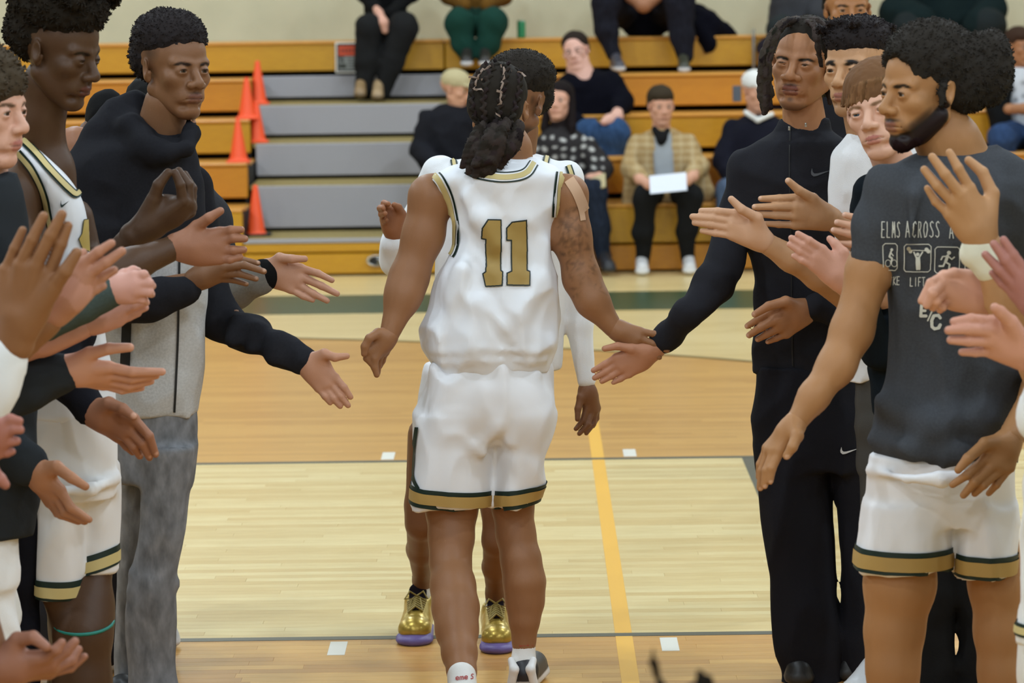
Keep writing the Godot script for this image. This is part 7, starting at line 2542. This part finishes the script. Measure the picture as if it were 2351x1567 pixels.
	limb(n, "jacket", lin("19191c"), [[[888, -90, 0.0, 46], [886, 30, 0.05, 50]], [[850, -80, 0.0, 24], [836, -20, -0.1, 22], [866, 28, -0.36, 15]], [[926, -80, 0.0, 24], [946, -20, -0.1, 22], [900, 30, -0.36, 15]]], M.fleece)
	limb(n, "trousers", lin("1e1d21"), [[[870, 60, 0.0, 36], [850, 62, -0.42, 32], [842, 140, -0.42, 27], [834, 206, -0.42, 20]], [[910, 60, 0.0, 36], [926, 62, -0.42, 34], [900, 140, -0.42, 27], [878, 210, -0.42, 20]]], M.cloth)
	foot(n, 828, 224, -0.52, "8f7450", "6a5638")
	foot(n, 868, 229, -0.52, "a58a66", "6a5638")
	# green trousers
	n = person("spectator in dark green trousers and brown jacket on the top row", 1092, 24.95)
	n.position.y = 1.155
	small_head(n, [1092, -165], 0.235, 0, 0, skin, lin("3a2c22"), "short")
	limb(n, "jacket", lin("6a4a1e"), [[[1092, -100, 0.0, 48], [1092, 0, 0.05, 56]], [[1050, -80, 0.0, 24], [1030, -10, -0.15, 22], [1070, 12, -0.4, 14]], [[1134, -80, 0.0, 24], [1154, -10, -0.15, 22], [1116, 12, -0.4, 14]]], M.fleece)
	limb(n, "trousers", lin("17392f"), [[[1066, 50, 0.0, 40], [1056, 52, -0.4, 34], [1062, 100, -0.4, 26], [1072, 128, -0.42, 18]], [[1116, 50, 0.0, 40], [1130, 52, -0.4, 34], [1122, 100, -0.4, 26], [1112, 128, -0.42, 18]]], M.cloth)
	foot(n, 1072, 152, -0.52, "2a2420", "c8c8c8")
	foot(n, 1114, 152, -0.52, "2a2420", "c8c8c8")
	# dark jeans, high trainers, coat beside
	n = person("spectator in dark jeans and black and white trainers on the top row", 1480, 24.95)
	n.position.y = 1.155
	small_head(n, [1480, -160], 0.235, 0, 0, lin("9a6a4c"), lin("1f1a18"), "short", [[[1480, -100, 0.03, 18], [1430, -70, 0.0, 16], [1450, -10, -0.35, 16], [1478, 10, -0.42, 18], [1506, -8, -0.35, 16]]])
	limb(n, "jacket", lin("141417"), [[[1480, -100, 0.0, 50], [1480, 36, 0.1, 60]], [[1430, 30, 0.1, 34], [1534, 34, 0.1, 36]]], M.fleece)
	limb(n, "jeans", lin("23262d"), [[[1440, 30, 0.05, 38], [1388, 6, -0.4, 32], [1392, 70, -0.42, 26], [1408, 124, -0.44, 19]], [[1520, 30, 0.05, 38], [1560, 4, -0.4, 34], [1566, 80, -0.42, 28], [1572, 128, -0.44, 20]]], M.denim)
	foot(n, 1418, 164, -0.54, "45444a", "c8c8c8", 0.02)
	foot(n, 1570, 166, -0.54, "3a382c", "c8c8c8")
	var cf := thing("coat", "black coat draped over the top bench beside the dark jeans spectator", "coat", W(1640, 90, 24.9))
	var cj := job(0.015, lin("141416"), 0.012, 5.0)
	cur_d = 24.9
	chain(cj, [[1600, 40, 0.0, 30], [1625, 60, -0.06, 32], [1668, 74, 0.0, 16], [1694, 80, 0.0, 5]], 0.03)
	chain(cj, [[1605, 60, -0.1, 26], [1626, 100, -0.16, 18], [1622, 116, -0.18, 8]], 0.03)
	part("coat_body", cf, M.fleece, [cj])
	# grey and dark green figures on the top row at the right
	n = person("spectator in dark grey top on the top row behind the locs man", 1830, 24.95)
	n.position.y = 1.155
	small_head(n, [1840, -150], 0.235, 0, 0, skin, lin("3a2c22"), "short")
	limb(n, "sweater", lin("3e3f41"), [[[1830, -80, 0.0, 56], [1830, 50, 0.0, 66]], [[1880, -60, 0.0, 26], [1880, 30, -0.2, 28]]], M.fleece)
	limb(n, "trousers", lin("2a2b2e"), [[[1800, 80, 0.0, 40], [1796, 70, -0.4, 34], [1800, 140, -0.42, 24]], [[1862, 80, 0.0, 40], [1866, 70, -0.4, 34], [1862, 140, -0.42, 24]]], M.cloth)
	foot(n, 1800, 162, -0.52, "2a2420")
	foot(n, 1862, 162, -0.52, "2a2420")
	n = person("spectator in dark green jacket on the top row at the right", 2180, 24.95)
	n.position.y = 1.155
	small_head(n, [2180, -150], 0.235, 0, 0, skin, lin("3a2c22"), "short")
	limb(n, "jacket", lin("1b2222"), [[[2180, -80, 0.0, 70], [2180, 40, 0.0, 90]], [[2110, -20, 0.0, 34], [2060, 30, -0.25, 40], [2110, 50, -0.4, 40]], [[2250, -20, 0.0, 34], [2275, 20, -0.25, 36], [2250, 60, -0.4, 40]]], M.fleece)
	limb(n, "trousers", lin("1d2423"), [[[2140, 70, 0.0, 44], [2090, 70, -0.42, 42], [2110, 140, -0.42, 26]], [[2230, 70, 0.0, 44], [2268, 60, -0.42, 40], [2260, 150, -0.42, 30]]], M.cloth)
	foot(n, 2110, 164, -0.52, "2a2420")
	foot(n, 2262, 164, -0.52, "2a2420")
	# right edge: patterned white T-shirt and jeans
	n = person("spectator at the right edge in white printed T-shirt under dark jacket", 2345, 23.4)
	n.position.y = 0.42
	skin = lin("a06e4c")
	small_head(n, [2344, 108], 0.24, 30, 0, skin, lin("3a2a1e"), "short", [[[2344, 170, 0.03, 14], [2380, 195, 0.0, 14], [2388, 250, -0.15, 13], [2350, 250, -0.3, 12], [2316, 250, -0.36, 12]]])
	tj = job(0.014, lin("c9cbd0"), 0.006, 6.0)
	loft(tj, [[155, 2325, 2372], [185, 2312, 2392], [300, 2316, 2390]], 0.7, 0.0, 0.02)
	for i in 10:
		tj.paint(X(2330 + rng.randf() * 40, 180 + rng.randf() * 110, -0.15), Vector3(0.02, 0.02, 0.2), Basis(), lin("4a4a50"), 0.5, 0.9)
	part("t_shirt", n, M.cloth, [tj])
	limb(n, "jacket", lin("17181c"), [[[2308, 180, 0.0, 26], [2290, 240, -0.05, 26], [2300, 290, -0.1, 26]], [[2396, 180, 0.0, 26], [2404, 290, -0.1, 26]]], M.fleece)
	limb(n, "jeans", lin("3a5076"), [[[2330, 310, 0.0, 36], [2300, 318, -0.38, 32], [2310, 400, -0.36, 24], [2316, 470, -0.3, 18]], [[2380, 310, 0.0, 36], [2400, 318, -0.38, 32], [2400, 400, -0.36, 24], [2400, 470, -0.3, 18]]], M.denim)
	foot(n, 2316, 500, -0.4, "2a2a2c")
	foot(n, 2400, 500, -0.4, "2a2a2c")
	# dark hat between the post and the locs
	n = person("spectator in dark cap mostly hidden beside the locs man's hair", 1760, 24.3)
	n.position.y = 0.982
	small_head(n, [1764, 130], 0.235, -20, 0, lin("6a4632"), lin("241f26"), "cap")
	limb(n, "jacket", lin("2a2024"), [[[1766, 200, 0.0, 44], [1766, 290, 0.0, 48]]], M.fleece)
	limb(n, "trousers", lin("2a2b2e"), [[[1750, 290, 0.0, 36], [1746, 286, -0.38, 30], [1748, 350, -0.36, 22]], [[1790, 290, 0.0, 36], [1796, 286, -0.38, 30], [1794, 350, -0.36, 22]]], M.cloth)
	foot(n, 1748, 368, -0.46, "2a2420")
	foot(n, 1794, 368, -0.46, "2a2420")
	# tall man standing on the court behind the right row
	n = person("tall man standing behind the right row, only his eyes and brow visible", 1960, 13.6)
	skin = lin("9a6a44")
	var fig := figure(n, 1.95, 0, skin, lin("1f2024"), lin("1c1c20"), lin("1c1816"), 0.016, false, false)
	part("top", n, M.cloth, [fig.top])
	var hd := job(0.005, skin)
	var h := head_at(1946, 22, -0.02, 0.245, 5, 0, 0)
	head(hd, h, {"skin": skin, "open": 0.7, "nose": 1.2})
	fig.jobs.append(hd)
	eyes(n, h, 0, 0)
	var hj := job(0.008, lin("1c1816"), 0.006, 30.0)
	hell(hj, h, [0, 0.3, -0.1], [0.38, 0.3, 0.43], 0.04)
	hell(hj, h, [0, 0.1, -0.24], [0.36, 0.28, 0.27], 0.05)
	part("hair", n, M.hair, [hj])
	# hair twists of a spectator sitting in front of the camera
	n = person("spectator in front of the camera, only dark hair twists showing at the bottom", 1560, 4.4)
	skin = lin("5a3c2a")
	hd = job(0.008, skin)
	h = head_at(1560, 1830, 0.0, 0.235, 180, 0, 0)
	head(hd, h, {"skin": skin, "open": 0.0})
	chain(hd, [[1560, 1880, 0.0, 110], [1560, 2150, 0.0, 130]], 0.03)
	part("body", n, M.skin, [hd])
	hj = job(0.006, lin("1d1613"), 0.003, 30.0)
	hell(hj, h, [0, 0.22, -0.1], [0.38, 0.36, 0.44], 0.04)
	for t in [[[1545, 1640], [1520, 1580], [1500, 1520], [1497, 1490]], [[1600, 1640], [1600, 1580], [1606, 1545], [1602, 1532]], [[1560, 1640], [1575, 1590], [1582, 1578]], [[1650, 1660], [1640, 1600], [1630, 1566]], [[1480, 1680], [1470, 1620], [1478, 1600]], [[1620, 1640], [1616, 1575], [1626, 1558]]]:
		for i in t.size() - 1:
			hj.cone(X(t[i][0], t[i][1], 0.0), R(15.0 - 3.0 * i), X(t[i + 1][0], t[i + 1][1], 0.0), R(12.0 - 3.0 * i), 0.006)
	part("hair_twists", n, M.hair, [hj])
	var bt := limb(n, "shirt", lin("3a3a40"), [[[1430, 2330, 0.0, 130], [1690, 2330, 0.0, 130]], [[1560, 2350, 0.0, 220], [1560, 3000, 0.0, 230]]], M.cloth, 0.016)
	limb(n, "trousers", lin("24242a"), [[[1480, 3050, 0.0, 140], [1470, 3100, -0.3, 120], [1470, 3500, -0.3, 90]], [[1640, 3050, 0.0, 140], [1650, 3100, -0.3, 120], [1650, 3500, -0.3, 90]]], M.cloth, 0.016)
